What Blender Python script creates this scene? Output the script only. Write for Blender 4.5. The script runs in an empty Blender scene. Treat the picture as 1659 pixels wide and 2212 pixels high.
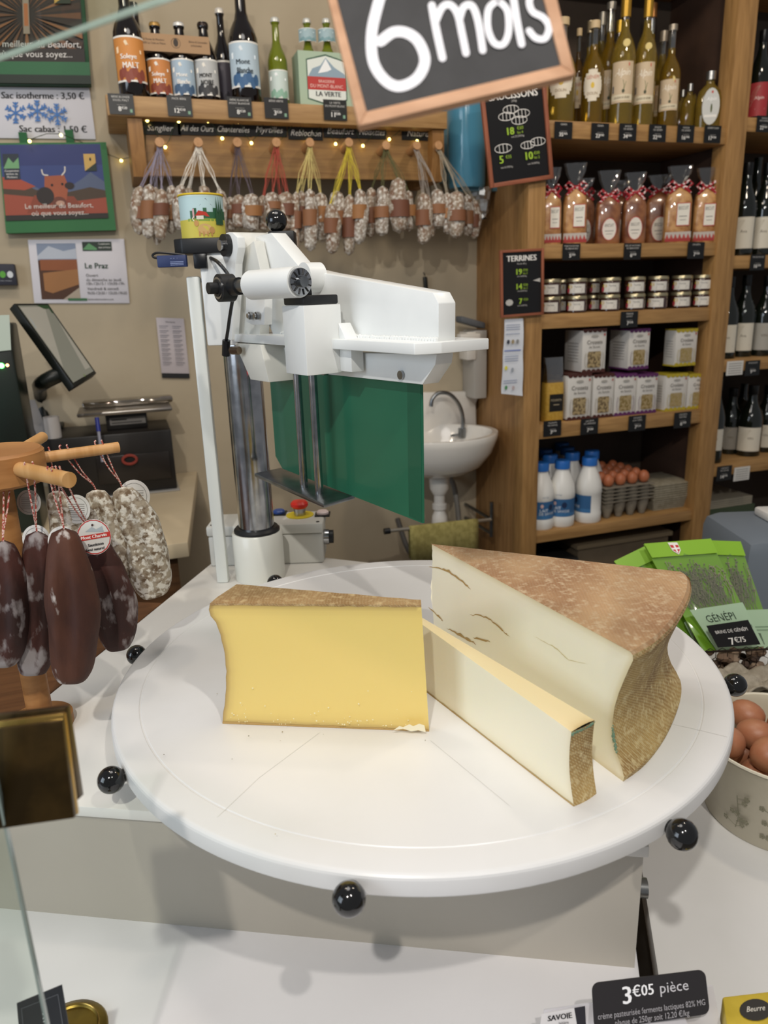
import bpy, bmesh, math, random
from mathutils import Vector, Matrix
random.seed(7)
PI = math.pi
V = Vector
SC = bpy.context.scene
COL = SC.collection

# ------------------------------------------------------------------ camera
FPX, PITCH, ROLL, YAW = 1600.0, 16.35, 1.9, 18.5
TZ = 0.95                        # height of the turntable top
CAMZ = TZ + 0.4235
p_, r_, y_ = (math.radians(a) for a in (PITCH, ROLL, YAW))
FW = V((math.sin(y_)*math.cos(p_), math.cos(y_)*math.cos(p_), -math.sin(p_)))
R0 = V((math.cos(y_), -math.sin(y_), 0)); U0 = R0.cross(FW)
RT = R0*math.cos(r_) - U0*math.sin(r_)
UP = RT.cross(FW)
CO = V((0, 0, CAMZ))
cam = bpy.data.cameras.new('camera')
cam.sensor_fit = 'VERTICAL'; cam.sensor_height = 36.0; cam.lens = FPX/2212*36.0
cam.clip_start = 0.02; cam.clip_end = 50
cam.dof.use_dof = True; cam.dof.focus_distance = 0.86; cam.dof.aperture_fstop = 7.0
co = bpy.data.objects.new('camera', cam); COL.objects.link(co)
mw = Matrix((RT, UP, -FW)).transposed().to_4x4(); mw.translation = CO
co.matrix_world = mw; SC.camera = co

# ------------------------------------------------------------------ light
w = bpy.data.worlds.new('world'); SC.world = w; w.use_nodes = True
w.node_tree.nodes['Background'].inputs[0].default_value = (0.93, 0.95, 1.0, 1)
w.node_tree.nodes['Background'].inputs[1].default_value = 0.22
def area(name, loc, target, size, power, col=(1, .93, .84), shape='DISK', spread=180):
    l = bpy.data.lights.new(name, 'AREA'); l.shape = shape; l.size = size; l.energy = power; l.color = col
    l.spread = math.radians(spread)
    o = bpy.data.objects.new(name, l); COL.objects.link(o); o.location = loc
    o.rotation_euler = (V(target)-V(loc)).to_track_quat('-Z', 'Y').to_euler(); return o
area('ceiling_spot_light', (-.43, -.50, 2.45), (.25, .75, .95), .05, 16, (1, .955, .89))
area('ceiling_spot_light', (.36, -.45, 2.45), (.3, .8, .95), .05, 9, (1, .94, .87))
area('ceiling_panel_light', (.2, .9, 2.75), (.2, 1.2, 0), .7, 6, (1, .95, .9))
area('ceiling_spot_light', (1.3, 1.0, 2.7), (1.5, 2.1, 1.0), .2, 7, (1, .86, .68))
area('ceiling_spot_light', (-.2, 1.2, 2.7), (.2, 2.3, 1.5), .2, 4.5, (1, .86, .68))
area('shop_window_light', (-2.3, .1, 1.75), (.2, .9, .95), 1.3, 24, (.76, .87, 1), 'SQUARE')
SC.view_settings.view_transform = 'Standard'; SC.view_settings.look = 'None'
SC.view_settings.gamma = 1; SC.view_settings.use_curve_mapping = False
SC.view_settings.exposure = 0.0

# ------------------------------------------------------------------ pixel rays -> real points on real planes
def ray(px, py): return FW + RT*((px-829.5)/FPX) - UP*((py-1106)/FPX)
def PY(px, py, y): d = ray(px, py); return CO + d*(y/d.y)
def PZ(px, py, z): d = ray(px, py); return CO + d*((z-CO.z)/d.z)
def PN(px, py, p0, n): d = ray(px, py); return CO + d*((V(p0)-CO).dot(n)/d.dot(n))
def over(px, py, b):           # point of the ray nearest to the vertical through b
    d = ray(px, py); t = (d.x*b[0]+d.y*b[1])/(d.x**2+d.y**2); return CO + d*t
def mpp(p): return (V(p)-CO).dot(FW)/FPX     # metres per pixel at p

# ------------------------------------------------------------------ materials
MC = {}
def srgb(c):
    if isinstance(c, str): c = tuple(int(c[i:i+2], 16)/255 for i in (0, 2, 4))
    return tuple((x/12.92 if x <= .04045 else ((x+.055)/1.055)**2.4) for x in c[:3]) + (1,)
def M(col, rough=.5, metal=0, col2=None, nscale=20, lo=.4, hi=.6, bump=0, bscale=60, stretch=(1, 1, 1), trans=0, ior=1.45,
      coat=0, sss=0, emit=0, alpha=1, col3=None, n3=60, lo3=.55, hi3=.62, detail=6, dist=0):
    key = (str(col), rough, metal, str(col2), nscale, lo, hi, bump, bscale, stretch, trans, ior, coat, sss, emit, alpha, str(col3), n3, lo3, hi3, detail, dist)
    if key in MC: return MC[key]
    m = bpy.data.materials.new('material'); m.use_nodes = True; nt = m.node_tree; b = nt.nodes['Principled BSDF']
    I = b.inputs
    I['Base Color'].default_value = srgb(col); I['Roughness'].default_value = rough; I['Metallic'].default_value = metal
    I['Transmission Weight'].default_value = trans; I['IOR'].default_value = ior; I['Coat Weight'].default_value = coat
    I['Alpha'].default_value = alpha
    if sss: I['Subsurface Weight'].default_value = sss; I['Subsurface Radius'].default_value = (.012, .008, .004); I['Subsurface Scale'].default_value = 1
    if emit: I['Emission Color'].default_value = srgb(col); I['Emission Strength'].default_value = emit
    tc = nt.nodes.new('ShaderNodeTexCoord'); mp = nt.nodes.new('ShaderNodeMapping'); mp.inputs['Scale'].default_value = stretch
    nt.links.new(tc.outputs['Object'], mp.inputs[0])
    def noise(s):
        n = nt.nodes.new('ShaderNodeTexNoise'); n.inputs['Scale'].default_value = s; n.inputs['Detail'].default_value = detail
        n.inputs['Distortion'].default_value = dist; nt.links.new(mp.outputs[0], n.inputs['Vector']); return n.outputs[0]
    def mixc(a, b2, s, l, h):
        rm = nt.nodes.new('ShaderNodeMapRange'); rm.inputs[1].default_value = l; rm.inputs[2].default_value = h
        nt.links.new(noise(s), rm.inputs[0])
        mx = nt.nodes.new('ShaderNodeMix'); mx.data_type = 'RGBA'
        if isinstance(a, str) or isinstance(a, tuple): mx.inputs['A'].default_value = srgb(a)
        else: nt.links.new(a, mx.inputs['A'])
        mx.inputs['B'].default_value = srgb(b2); nt.links.new(rm.outputs[0], mx.inputs['Factor']); return mx.outputs['Result']
    if col2:
        o = mixc(col, col2, nscale, lo, hi)
        if col3: o = mixc(o, col3, n3, lo3, hi3)
        nt.links.new(o, I['Base Color'])
    if bump:
        bn = nt.nodes.new('ShaderNodeBump'); bn.inputs['Strength'].default_value = bump; bn.inputs['Distance'].default_value = .002
        nt.links.new(noise(bscale), bn.inputs['Height']); nt.links.new(bn.outputs[0], I['Normal'])
    MC[key] = m; return m
def glass_mat(tint='e8f4ee', refl=.06, dens=.1):
    key = ('glass', tint, refl, dens)
    if key in MC: return MC[key]
    m = bpy.data.materials.new('material'); m.use_nodes = True; nt = m.node_tree; nt.nodes.clear()
    out = nt.nodes.new('ShaderNodeOutputMaterial'); mx = nt.nodes.new('ShaderNodeMixShader'); tr = nt.nodes.new('ShaderNodeBsdfTransparent')
    gl = nt.nodes.new('ShaderNodeBsdfGlossy'); gl.inputs['Roughness'].default_value = .04
    fr = nt.nodes.new('ShaderNodeLayerWeight'); fr.inputs[0].default_value = .25
    mr = nt.nodes.new('ShaderNodeMapRange'); mr.inputs[3].default_value = refl; mr.inputs[4].default_value = min(1, refl*5)
    c = V(srgb(tint)[:3]); tr.inputs[0].default_value = (*(c*(1-dens)), 1)
    nt.links.new(fr.outputs[1], mr.inputs[0]); nt.links.new(mr.outputs[0], mx.inputs[0]); nt.links.new(tr.outputs[0], mx.inputs[1]); nt.links.new(gl.outputs[0], mx.inputs[2]); nt.links.new(mx.outputs[0], out.inputs[0])
    MC[key] = m; return m
def wood(c1, c2, axis=0, rough=.5):
    st = [14, 14, 14]; st[axis] = 1.2
    return M(c1, rough, col2=c2, nscale=6, lo=.35, hi=.7, bump=.15, bscale=10, stretch=tuple(st), dist=.6)

# ------------------------------------------------------------------ mesh building
ORG = {}
class MB:
    def __init__(s): s.bm = bmesh.new(); s.mats = []
    def mi(s, m):
        if m not in s.mats: s.mats.append(m)
        return s.mats.index(m)
    def face(s, pts, m, smooth=False):
        vs = [s.bm.verts.new(p) for p in pts]
        try: f = s.bm.faces.new(vs)
        except ValueError: return
        f.material_index = s.mi(m); f.smooth = smooth; return f
    def grid(s, rows, m, close_u=False, smooth=True):       # rows: list of equal-length point lists
        i = s.mi(m); vv = [[s.bm.verts.new(p) for p in r] for r in rows]
        n = len(rows[0])
        for a in range(len(rows)-1):
            for b in range(n if close_u else n-1):
                c = (b+1) % n
                try: f = s.bm.faces.new((vv[a][b], vv[a][c], vv[a+1][c], vv[a+1][b]))
                except ValueError: continue
                f.material_index = i; f.smooth = smooth
        return vv
    def prism(s, poly, ext, m):                             # polygon pushed along ext
        ext = V(ext); a = [s.bm.verts.new(V(p)) for p in poly]; b = [s.bm.verts.new(V(p)+ext) for p in poly]; i = s.mi(m); n = len(a)
        fs = [s.bm.faces.new(a), s.bm.faces.new(b[::-1])]
        for k in range(n): fs.append(s.bm.faces.new((a[k], b[k], b[(k+1) % n], a[(k+1) % n])))
        for f in fs: f.material_index = i
        bmesh.ops.recalc_face_normals(s.bm, faces=fs); return fs
    def box(s, lo, hi, m, bevel=0):
        x0, y0, z0 = lo; x1, y1, z1 = hi
        fs = s.prism([(x0, y0, z0), (x1, y0, z0), (x1, y1, z0), (x0, y1, z0)], (0, 0, z1-z0), m)
        s._bev(fs, bevel); return fs
    def _bev(s, fs, bevel):
        if bevel:
            es = {e for f in fs for e in f.edges}
            bmesh.ops.bevel(s.bm, geom=list(es), offset=bevel, segments=2, affect='EDGES', profile=.5, clamp_overlap=True)
    def obox(s, c, ax, ay, az, m, bevel=0):                 # centre and three half-axes
        c, ax, ay, az = V(c), V(ax), V(ay), V(az)
        fs = s.prism([c-ax-ay-az, c+ax-ay-az, c+ax+ay-az, c-ax+ay-az], az*2, m); s._bev(fs, bevel)
    def cyl(s, p0, p1, r0, m, r1=None, n=20, caps=True):
        p0, p1 = V(p0), V(p1); r1 = r0 if r1 is None else r1; d = (p1-p0).normalized()
        a = d.orthogonal().normalized(); b = d.cross(a)
        rows = [[p+(a*math.cos(t*2*PI/n)+b*math.sin(t*2*PI/n))*r for t in range(n)] for p, r in ((p0, r0), (p1, r1))]
        vv = s.grid(rows, m, True)
        if caps:
            for k, row in enumerate(vv):
                f = s.bm.faces.new(row[::-1] if k == 0 else row); f.material_index = s.mi(m)
    def lathe(s, prof, m, c=(0, 0, 0), n=24, sx=1, sy=1):    # (r, z) profile about +Z
        c = V(c)
        rows = [[c+V((r*math.cos(t*2*PI/n)*sx, r*math.sin(t*2*PI/n)*sy, z)) for t in range(n)] for r, z in prof]
        s.grid(rows, m, True)
    def sphere(s, c, r, m, n=20, sz=1, squash=None):
        c = V(c); rows = []
        for i in range(n//2+1):
            ph = PI*i/(n//2); rr = max(math.sin(ph), 1e-4)*r
            rows.append([c+V((rr*math.cos(t*2*PI/n), rr*math.sin(t*2*PI/n), -math.cos(ph)*r*sz)) for t in range(n)])
        s.grid(rows, m, True)
    def tube(s, pts, r, m, n=8, caps=True, closed=False):
        pts = [V(p) for p in pts]; rows = []; ref = None
        for i, p in enumerate(pts):
            d = (pts[(i+1) % len(pts)] if (closed or i < len(pts)-1) else p) - (pts[i-1] if (closed or i) else p)
            d.normalize()
            if ref is None: ref = d.orthogonal().normalized()
            ref = (ref-d*ref.dot(d)).normalized(); b = d.cross(ref); rr = r[i] if isinstance(r, (list, tuple)) else r
            rows.append([p+(ref*math.cos(t*2*PI/n)+b*math.sin(t*2*PI/n))*rr for t in range(n)])
        if closed: rows.append(rows[0])
        vv = s.grid(rows, m, True)
        if caps and not closed:
            for k in (0, -1):
                f = s.bm.faces.new(vv[k][::-1] if k == 0 else vv[k]); f.material_index = s.mi(m)
    def build(s, name, parent=None, fix=True, angle=38, kind=None):
        if fix: bmesh.ops.remove_doubles(s.bm, verts=s.bm.verts, dist=1e-6); bmesh.ops.recalc_face_normals(s.bm, faces=s.bm.faces)
        org = ORG.get(parent, V((0, 0, 0)))
        if org.length: bmesh.ops.translate(s.bm, verts=s.bm.verts, vec=-org)
        la = math.radians(angle)
        for e in s.bm.edges:
            if len(e.link_faces) == 2 and e.calc_face_angle(0) > la: e.smooth = False
        for f in s.bm.faces: f.smooth = True
        me = bpy.data.meshes.new(name); s.bm.to_mesh(me); s.bm.free()
        for m in s.mats: me.materials.append(m)
        o = bpy.data.objects.new(name, me); COL.objects.link(o)
        if parent: o.parent = parent; ORG[o] = org
        if kind: o['kind'] = kind
        return o
def spline(pts, k=6):
    out = []; n = len(pts); P = [V(p) for p in pts]
    for i in range(n-1):
        a, b, c, d = P[max(i-1, 0)], P[i], P[i+1], P[min(i+2, n-1)]
        for j in range(k):
            t = j/k; out.append(.5*((2*b)+(c-a)*t+(2*a-5*b+4*c-d)*t*t+(-a+3*b-3*c+d)*t**3))
    out.append(P[-1]); return out
def thing(name, label, cat, loc=(0, 0, 0), group=None):
    o = bpy.data.objects.new(name, None); COL.objects.link(o); o.location = loc; o.empty_display_size = .05
    o['label'] = label; o['category'] = cat; ORG[o] = V(loc)
    if group: o['group'] = group
    return o
def tag(o, label, cat, group=None):
    o['label'] = label; o['category'] = cat
    if group: o['group'] = group
    return o
def struct(mb, name):
    o = mb.build(name); o['kind'] = 'structure'; return o
def dup(root, label, loc, rz=0, sc=None, group=None):
    r = root.copy(); COL.objects.link(r); r.location = loc; r.rotation_euler = (0, 0, rz); r['label'] = label
    if sc: r.scale = sc
    if group: r['group'] = group
    for ch in list(root.children):
        c = ch.copy(); COL.objects.link(c); c.parent = r
        for g in ch.children:
            d = g.copy(); COL.objects.link(d); d.parent = c
    return r

# ------------------------------------------------------------------ flat print (lettering, labels, pictures)
TX = {}
def text_geo(s):
    if s not in TX:
        cu = bpy.data.curves.new('t', 'FONT'); cu.body = s; cu.resolution_u = 2
        o = bpy.data.objects.new('t', cu); me = o.to_mesh()
        vs = [v.co.copy() for v in me.vertices]; fs = [list(p.vertices) for p in me.polygons]
        xs = [v.x for v in vs] or [0]
        TX[s] = (vs, fs, min(xs), max(xs)); o.to_mesh_clear(); bpy.data.objects.remove(o); bpy.data.curves.remove(cu)
    return TX[s]
class Print:
    """polygons in a local x/y frame, each a hair above the last, mapped on a flat or a round surface"""
    def __init__(s, fmap): s.f = fmap; s.mb = MB(); s.k = 0.0002
    @staticmethod
    def flat(O, X, Y): O, X, Y = V(O), V(X).normalized(), V(Y).normalized(); N = X.cross(Y); return Print(lambda x, y, k: O+X*x+Y*y+N*k)
    @staticmethod
    def round(r, c=(0, 0, 0)): c = V(c); return Print(lambda x, y, k: c+V(((r+k)*math.sin(x/r), -(r+k)*math.cos(x/r), y)))
    def mat(s, col): return M(col, .55) if isinstance(col, str) else col
    def poly(s, pts, col):
        s.mb.face([s.f(x, y, s.k) for x, y in pts], s.mat(col)); s.k += .00012
    def rect(s, x0, y0, x1, y1, col, n=1):
        n = max(1, n)
        s.mb.grid([[s.f(x0+(x1-x0)*i/n, y, s.k) for i in range(n+1)] for y in (y0, y1)], s.mat(col)); s.k += .00012
    def disc(s, x, y, r, col, ry=None, n=20):
        ry = ry or r; s.poly([(x+r*math.cos(2*PI*i/n), y+ry*math.sin(2*PI*i/n)) for i in range(n)], col)
    def ring(s, x, y, r, w, col, ry=None, n=18):
        ry = ry or r; s.line([(x+r*math.cos(2*PI*i/n), y+ry*math.sin(2*PI*i/n)) for i in range(n+1)], w, col, 1)
    def line(s, pts, w, col, k=5):
        P = [V((a, b, 0)) for a, b in pts]
        if k > 1: P = spline(P, k)
        L, Rr = [], []
        for i, p in enumerate(P):
            d = (P[min(i+1, len(P)-1)]-P[max(i-1, 0)]).normalized(); n = V((-d.y, d.x, 0))*w/2
            L.append(s.f(p.x+n.x, p.y+n.y, s.k)); Rr.append(s.f(p.x-n.x, p.y-n.y, s.k))
        s.mb.grid([L, Rr], s.mat(col))
        for p, sg in ((P[0], 1), (P[-1], 1)):
            s.mb.face([s.f(p.x+w/2*math.cos(a*PI/4), p.y+w/2*math.sin(a*PI/4), s.k+.00003) for a in range(8)], s.mat(col))
        s.k += .00008
    def text(s, t, x, y, h, col, al='c', wide=1, shear=0, bold=0, maxw=None):
        vs, fs, a, b = text_geo(t); sc = h/.7; W = (b-a)*sc*wide
        if maxw and W > maxw: wide *= maxw/W; W = maxw
        ox = x-(W/2 if al == 'c' else (W if al == 'r' else 0)); m = s.mat(col); i = s.mb.mi(m)
        for dx in ((0,) if not bold else (-bold, bold)):
            nv = [s.mb.bm.verts.new(s.f(ox+dx+((v.x-a)*wide+v.y*shear)*sc, y+v.y*sc, s.k)) for v in vs]
            for f in fs:
                try: q = s.mb.bm.faces.new([nv[j] for j in f]); q.material_index = i
                except ValueError: pass
            s.k += .00002
        s.k += .0001
    def build(s, name='print', parent=None):
        return s.mb.build(name, parent, fix=False, angle=180)
X3, Y3, Z3 = V((1, 0, 0)), V((0, 1, 0)), V((0, 0, 1))
WHITE, BLACK, CHALK = 'f2f0ea', '1b1a1b', 'e9e6e0'
exec_parts = None
# ================================================================== THE SETTING
YW, YF = 2.34, 2.0                # back wall plane, cabinet front plane
PLASTER = M('b9ab92', .85, col2='aa9c84', nscale=3, lo=.3, hi=.7, bump=.35, bscale=45)
m = MB(); m.box((-2.6, YW, 0), (3.6, YW+.12, 2.9), PLASTER); struct(m, 'wall_back')
m = MB(); m.box((-2.6, -1.2, -.1), (3.6, YW+.12, 0), M('8a7f73', .5, col2='7a6f63', nscale=5)); struct(m, 'floor')
PINE = wood('a87d4f', '8f6639', 2); PINEX = wood('b08655', '96703f', 0); PINEY = wood('a3794a', '8a6336', 1)

# ------------------------------------------------------------------ counters
WHITELAM = M('e6e3dd', .42, col2='dedad2', nscale=4, lo=.35, hi=.65)
D1 = V((.517, .856, 0)).normalized(); D2 = V((.89, -.4557, 0)).normalized()
TOPZ = .90; LOWZ = .76
A = V((-.2466, .7636, 0)); Bk = A + D1*.775
FR = V((.3835, .4410, 0))
cb = thing('machine_cabinet', 'white laminate cabinet block standing under the round cutting table', 'cabinet', (FR.x, FR.y, LOWZ))
m = MB(); bk = FR+D1*.60
m.prism([p+Z3*LOWZ for p in (A+D1*.004-D2*-.004, FR+D1*.004-D2*.004, bk-D2*.004, Bk+D2*.004)], (0, 0, TOPZ-LOWZ-.012), M('b9b2a6', .45, col2='b0a89b', nscale=3, lo=.3, hi=.7)); m.build('body', cb)
m = MB(); fs = m.prism([p+Z3*(TOPZ-.012) for p in (A, FR, bk, Bk)], (0, 0, .012), WHITELAM); m._bev(fs, .0015); m.build('top_panel', cb)
m = MB(); q = FR+D1*.02+Z3*(TOPZ-.062); m.cyl(q-D2*.003, q+D2*.004, .009, M('9a9a98', .3, 1), n=12); m.build('bolt', cb)
ct = thing('front_counter', 'low white counter running along the bottom of the picture', 'counter', (0, .4, 0))
m = MB(); Fl = A-D2*.9; Fr = FR+D2*0
fs = m.prism([p+Z3*(LOWZ-.03) for p in (Fl+D1*.03, Fr+D1*.03, Fr-D1*.42, Fl-D1*.42)], (0, 0, .03), M('e9e7e8', .4, col2='e3e1e2', nscale=4)); m._bev(fs, .002); m.build('worktop', ct)
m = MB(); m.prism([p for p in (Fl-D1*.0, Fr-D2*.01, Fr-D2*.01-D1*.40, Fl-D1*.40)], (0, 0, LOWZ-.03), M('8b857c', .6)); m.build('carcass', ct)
rc = thing('side_counter', 'white counter on the right carrying the egg basket and herb sachets', 'counter', (.7, .7, 0))
m = MB(); L0 = V((.4457, .5095, 0))*(.7535/.6235)+V((.001, 0, 0)); z = .62
fs = m.prism([p+Z3*(z-.03) for p in (L0-D1*.35, L0-D1*.35+V((.9, 0, 0)), L0+D1*.95+V((.55, .0, 0)), L0+D1*.95)], (0, 0, .03), M('e4e3e1', .4, col2='dcdbd8', nscale=4)); m._bev(fs, .002); m.build('worktop', rc)
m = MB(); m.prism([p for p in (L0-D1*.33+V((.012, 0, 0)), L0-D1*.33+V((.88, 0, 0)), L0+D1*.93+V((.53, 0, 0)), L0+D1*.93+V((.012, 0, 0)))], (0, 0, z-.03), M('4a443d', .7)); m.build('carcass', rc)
# brown wooden side table at the left
wt = thing('side_table', 'brown wooden table top under the dried sausage stand', 'table', (-.5, .9, 0))
m = MB(); a1 = A-D2*.004-D1*.08; a2 = A-D2*.004+D1*.50
fs = m.prism([p+Z3*(TOPZ-.032) for p in (a1, a2, a2-D2*.75, a1-D2*.75)], (0, 0, .03), wood('6b4424', '573418', 0, .45)); m._bev(fs, .002); m.build('worktop', wt)
for k, q in enumerate((a1-D2*.06+D1*.15, a2-D2*.05-D1*.05, a2-D2*.7-D1*.05, a1-D2*.7+D1*.15)):
    m = MB(); m.box((q.x-.025, q.y-.025, 0), (q.x+.025, q.y+.025, TOPZ-.032), wood('6b4424', '573418', 2)); m.build('leg', wt)

# ================================================================== TURNTABLE
TC = V((.2882, .757, 0)); TR = .35
tt = thing('turntable', 'large round white plastic cutting turntable with black ball knobs around its rim', 'turntable', (TC.x, TC.y, TOPZ))
PLAST = M('e0dfde', .33, col2='dbdad8', nscale=6, sss=.0, bump=.02, bscale=200)
m = MB(); m.lathe([(0, TZ), (.318, TZ), (.3188, TZ-.0007), (.3202, TZ-.0007), (.321, TZ), (TR-.006, TZ), (TR-.0042, TZ-.0003), (TR-.0026, TZ-.0010), (TR-.0011, TZ-.0024), (TR-.0003, TZ-.0042), (TR, TZ-.006), (TR, TZ-.016), (TR-.0004, TZ-.0185), (TR-.0020, TZ-.0207), (TR-.005, TZ-.022), (0, TZ-.022)], PLAST, TC, 160)
m.build('board', tt, angle=12)
m = MB(); m.lathe([(0, TOPZ), (.09, TOPZ), (.09, TZ-.0225), (0, TZ-.0225)], M('3a3a3a', .5), TC, 40); m.build('hub', tt)
BLK = M('121212', .12, coat=.5)
for k in range(8):
    a = math.radians(-164.8+45*k+.3*k); d = V((math.cos(a), math.sin(a), 0)); c = TC+Z3*(TZ-.012)
    m = MB(); m.sphere(c+d*.3625, .0130, BLK, 24); m.cyl(c+d*.346, c+d*.358, .0055, BLK, r1=.008, n=16); m.build('knob', tt)
m = MB()    # knife marks in the board
P = Print.flat(TC+Z3*TZ, X3, Y3)
def tl(pts): return [((PZ(*q, TZ)-TC).x, (PZ(*q, TZ)-TC).y) for q in pts]
for pts, wd in (([(690, 1583), (560, 1680), (470, 1765)], .0006), ([(1430, 1560), (1500, 1575), (1570, 1592)], .0005), ([(930, 1600), (1100, 1740)], .0004)):
    P.line(tl(pts), wd, 'd2d0cb', 1)
for i in range(40):
    a = random.uniform(0, 6.28); r = random.uniform(.12, .34); P.disc(r*math.cos(a), r*math.sin(a), random.uniform(.0003, .0008), random.choice(['8a7a5a', 'b9a878', '6a6252']), n=6)
P.build('crumb_marks', tt)['kind'] = 'stuff'

# ================================================================== CHEESES
def rim_mat(c_in, c_rim, rough=.42):
    m = bpy.data.materials.new('material'); m.use_nodes = True; nt = m.node_tree; b = nt.nodes['Principled BSDF']
    at = nt.nodes.new('ShaderNodeAttribute'); at.attribute_name = 'rim'
    mx = nt.nodes.new('ShaderNodeMix'); mx.data_type = 'RGBA'; mx.inputs['A'].default_value = srgb(c_in); mx.inputs['B'].default_value = srgb(c_rim)
    nt.links.new(at.outputs['Fac'], mx.inputs['Factor']); nt.links.new(mx.outputs['Result'], b.inputs['Base Color'])
    b.inputs['Roughness'].default_value = rough; b.inputs['Subsurface Weight'].default_value = .10
    b.inputs['Subsurface Radius'].default_value = (.006, .004, .0015); b.inputs['Subsurface Scale'].default_value = 1
    tc = nt.nodes.new('ShaderNodeTexCoord'); mp = nt.nodes.new('ShaderNodeMapping'); mp.inputs['Scale'].default_value = (1, 1, .25); nt.links.new(tc.outputs['Object'], mp.inputs[0])
    n = nt.nodes.new('ShaderNodeTexNoise'); n.inputs['Scale'].default_value = 220; nt.links.new(mp.outputs[0], n.inputs['Vector'])
    bp = nt.nodes.new('ShaderNodeBump'); bp.inputs['Strength'].default_value = .12; bp.inputs['Distance'].default_value = .001
    nt.links.new(n.outputs[0], bp.inputs['Height']); nt.links.new(bp.outputs[0], b.inputs['Normal']); return m
def weave_mat(c1, c2, c3, weave=.7, sc=900):
    m = bpy.data.materials.new('material'); m.use_nodes = True; nt = m.node_tree; b = nt.nodes['Principled BSDF']; L = nt.links.new
    tc = nt.nodes.new('ShaderNodeTexCoord')
    def noise(s, d=6):
        n = nt.nodes.new('ShaderNodeTexNoise'); n.inputs['Scale'].default_value = s; n.inputs['Detail'].default_value = d; L(tc.outputs['Object'], n.inputs['Vector']); return n.outputs[0]
    def mix(a, c, f):
        x = nt.nodes.new('ShaderNodeMix'); x.data_type = 'RGBA'
        if isinstance(a, str): x.inputs['A'].default_value = srgb(a)
        else: L(a, x.inputs['A'])
        x.inputs['B'].default_value = srgb(c); L(f, x.inputs['Factor']); return x.outputs['Result']
    def rng(v, lo, hi):
        r = nt.nodes.new('ShaderNodeMapRange'); r.inputs[1].default_value = lo; r.inputs[2].default_value = hi; L(v, r.inputs[0]); return r.outputs[0]
    o = mix(c1, c2, rng(noise(14), .38, .62)); o = mix(o, c3, rng(noise(160, 10), .50, .72))
    wv = []
    for rot in (.785, -.785):
        mp = nt.nodes.new('ShaderNodeMapping'); mp.inputs['Rotation'].default_value = (rot, rot*.6, rot); L(tc.outputs['Object'], mp.inputs[0])
        wn = nt.nodes.new('ShaderNodeTexWave'); wn.inputs['Scale'].default_value = sc/6.28; wn.inputs['Distortion'].default_value = 1.2; wn.inputs['Detail'].default_value = 1; wn.inputs['Detail Scale'].default_value = 3
        L(mp.outputs[0], wn.inputs['Vector']); wv.append(wn.outputs['Fac'])
    mm = nt.nodes.new('ShaderNodeMath'); mm.operation = 'MULTIPLY'; L(wv[0], mm.inputs[0]); L(wv[1], mm.inputs[1])
    dk = nt.nodes.new('ShaderNodeMath'); dk.operation = 'MULTIPLY'; dk.inputs[1].default_value = weave; L(mm.outputs[0], dk.inputs[0])
    o = mix(o, c3, dk.outputs[0]); L(o, b.inputs['Base Color']); b.inputs['Roughness'].default_value = .8
    bp = nt.nodes.new('ShaderNodeBump'); bp.inputs['Strength'].default_value = .5; bp.inputs['Distance'].default_value = .0012
    ad = nt.nodes.new('ShaderNodeMath'); L(mm.outputs[0], ad.inputs[0]); L(noise(120, 6), ad.inputs[1]); L(ad.outputs[0], bp.inputs['Height']); L(bp.outputs[0], b.inputs['Normal']); return m
RIND_TOP = weave_mat('b8946c', '9a7350', 'c4ab8a', .3)
RIND_DARK = weave_mat('a68458', '8f6d42', 'c4a97c', .5)
RIND_SIDE = weave_mat('ba9a5e', '8d6a3a', 'd9c594', .8, 950)
class Cheese:
    def __init__(s, root, c_in, c_rim): s.root = root; s.mb = MB(); s.lay = s.mb.bm.verts.layers.float.new('rim'); s.m = rim_mat(c_in, c_rim)
    def patch(s, f, nu, nv, dist, sc=.006):     # f(u, v) -> point, dist(u, v) -> metres to the rind
        vv = s.mb.grid([[f(i/nu, j/nv) for i in range(nu+1)] for j in range(nv+1)], s.m)
        for j in range(nv+1):
            for i in range(nu+1): vv[j][i][s.lay] = math.exp(-max(dist(i/nu, j/nv), 0)/sc)
    def done(s): return s.mb.build('paste', s.root, fix=True)
def lerp(a, b, t): return a+(b-a)*t
def jit(a): return random.uniform(-a, a)
# --- yellow wedge, left
Abl, Abr = V((.0496, .7009, TZ)), V((.2435, .6075, TZ)); hA = .1355
nA = V((-(Abr-Abl).y, (Abr-Abl).x, 0)).normalized(); dA = (Abr-Abl).normalized()
Bbl = Abl+nA*.048+dA*.012; Bbr = Abr+nA*.010-dA*.001
ch = thing('cheese_wedge', 'deep yellow mature cheese wedge standing alone on the left of the turntable', 'cheese', tuple(Abl))
def concA(v): return -.006*math.exp(-((v-.93)/.07)**2) + .0085*math.sin(PI*v)**1.2 + .0025*v
jj = [jit(.0005) for _ in range(40)]
def A_left(v, s): p = (Abl if s == 0 else Bbl); return p+dA*(concA(v)+jj[int(v*20)+s*10]*1.2)+Z3*hA*v
def A_right(v, s): p = (Abr if s == 0 else Bbr); return p+Z3*(hA+.002)*v-dA*(.0055*v)
c = Cheese(ch, 'ecd07c', 'b39358')
c.patch(lambda u, v: lerp(A_left(v, 0), A_right(v, 0), u), 40, 20, lambda u, v: min(u*.21, (1-v)*hA, v*hA), .0045)
c.patch(lambda u, v: lerp(A_left(v, 1), A_right(v, 1), u), 40, 20, lambda u, v: min(u*.21, (1-v)*hA, v*hA), .005)
c.patch(lambda u, v: lerp(A_right(v, 0), A_right(v, 1), u), 2, 20, lambda u, v: .05)
c.done()
m = MB()
m.grid([[lerp(A_left(j/20, 0), A_left(j/20, 1), i/6)-dA*(.0001+.0012*math.sin(PI*i/6)) for i in range(7)] for j in range(21)], RIND_DARK)
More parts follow.
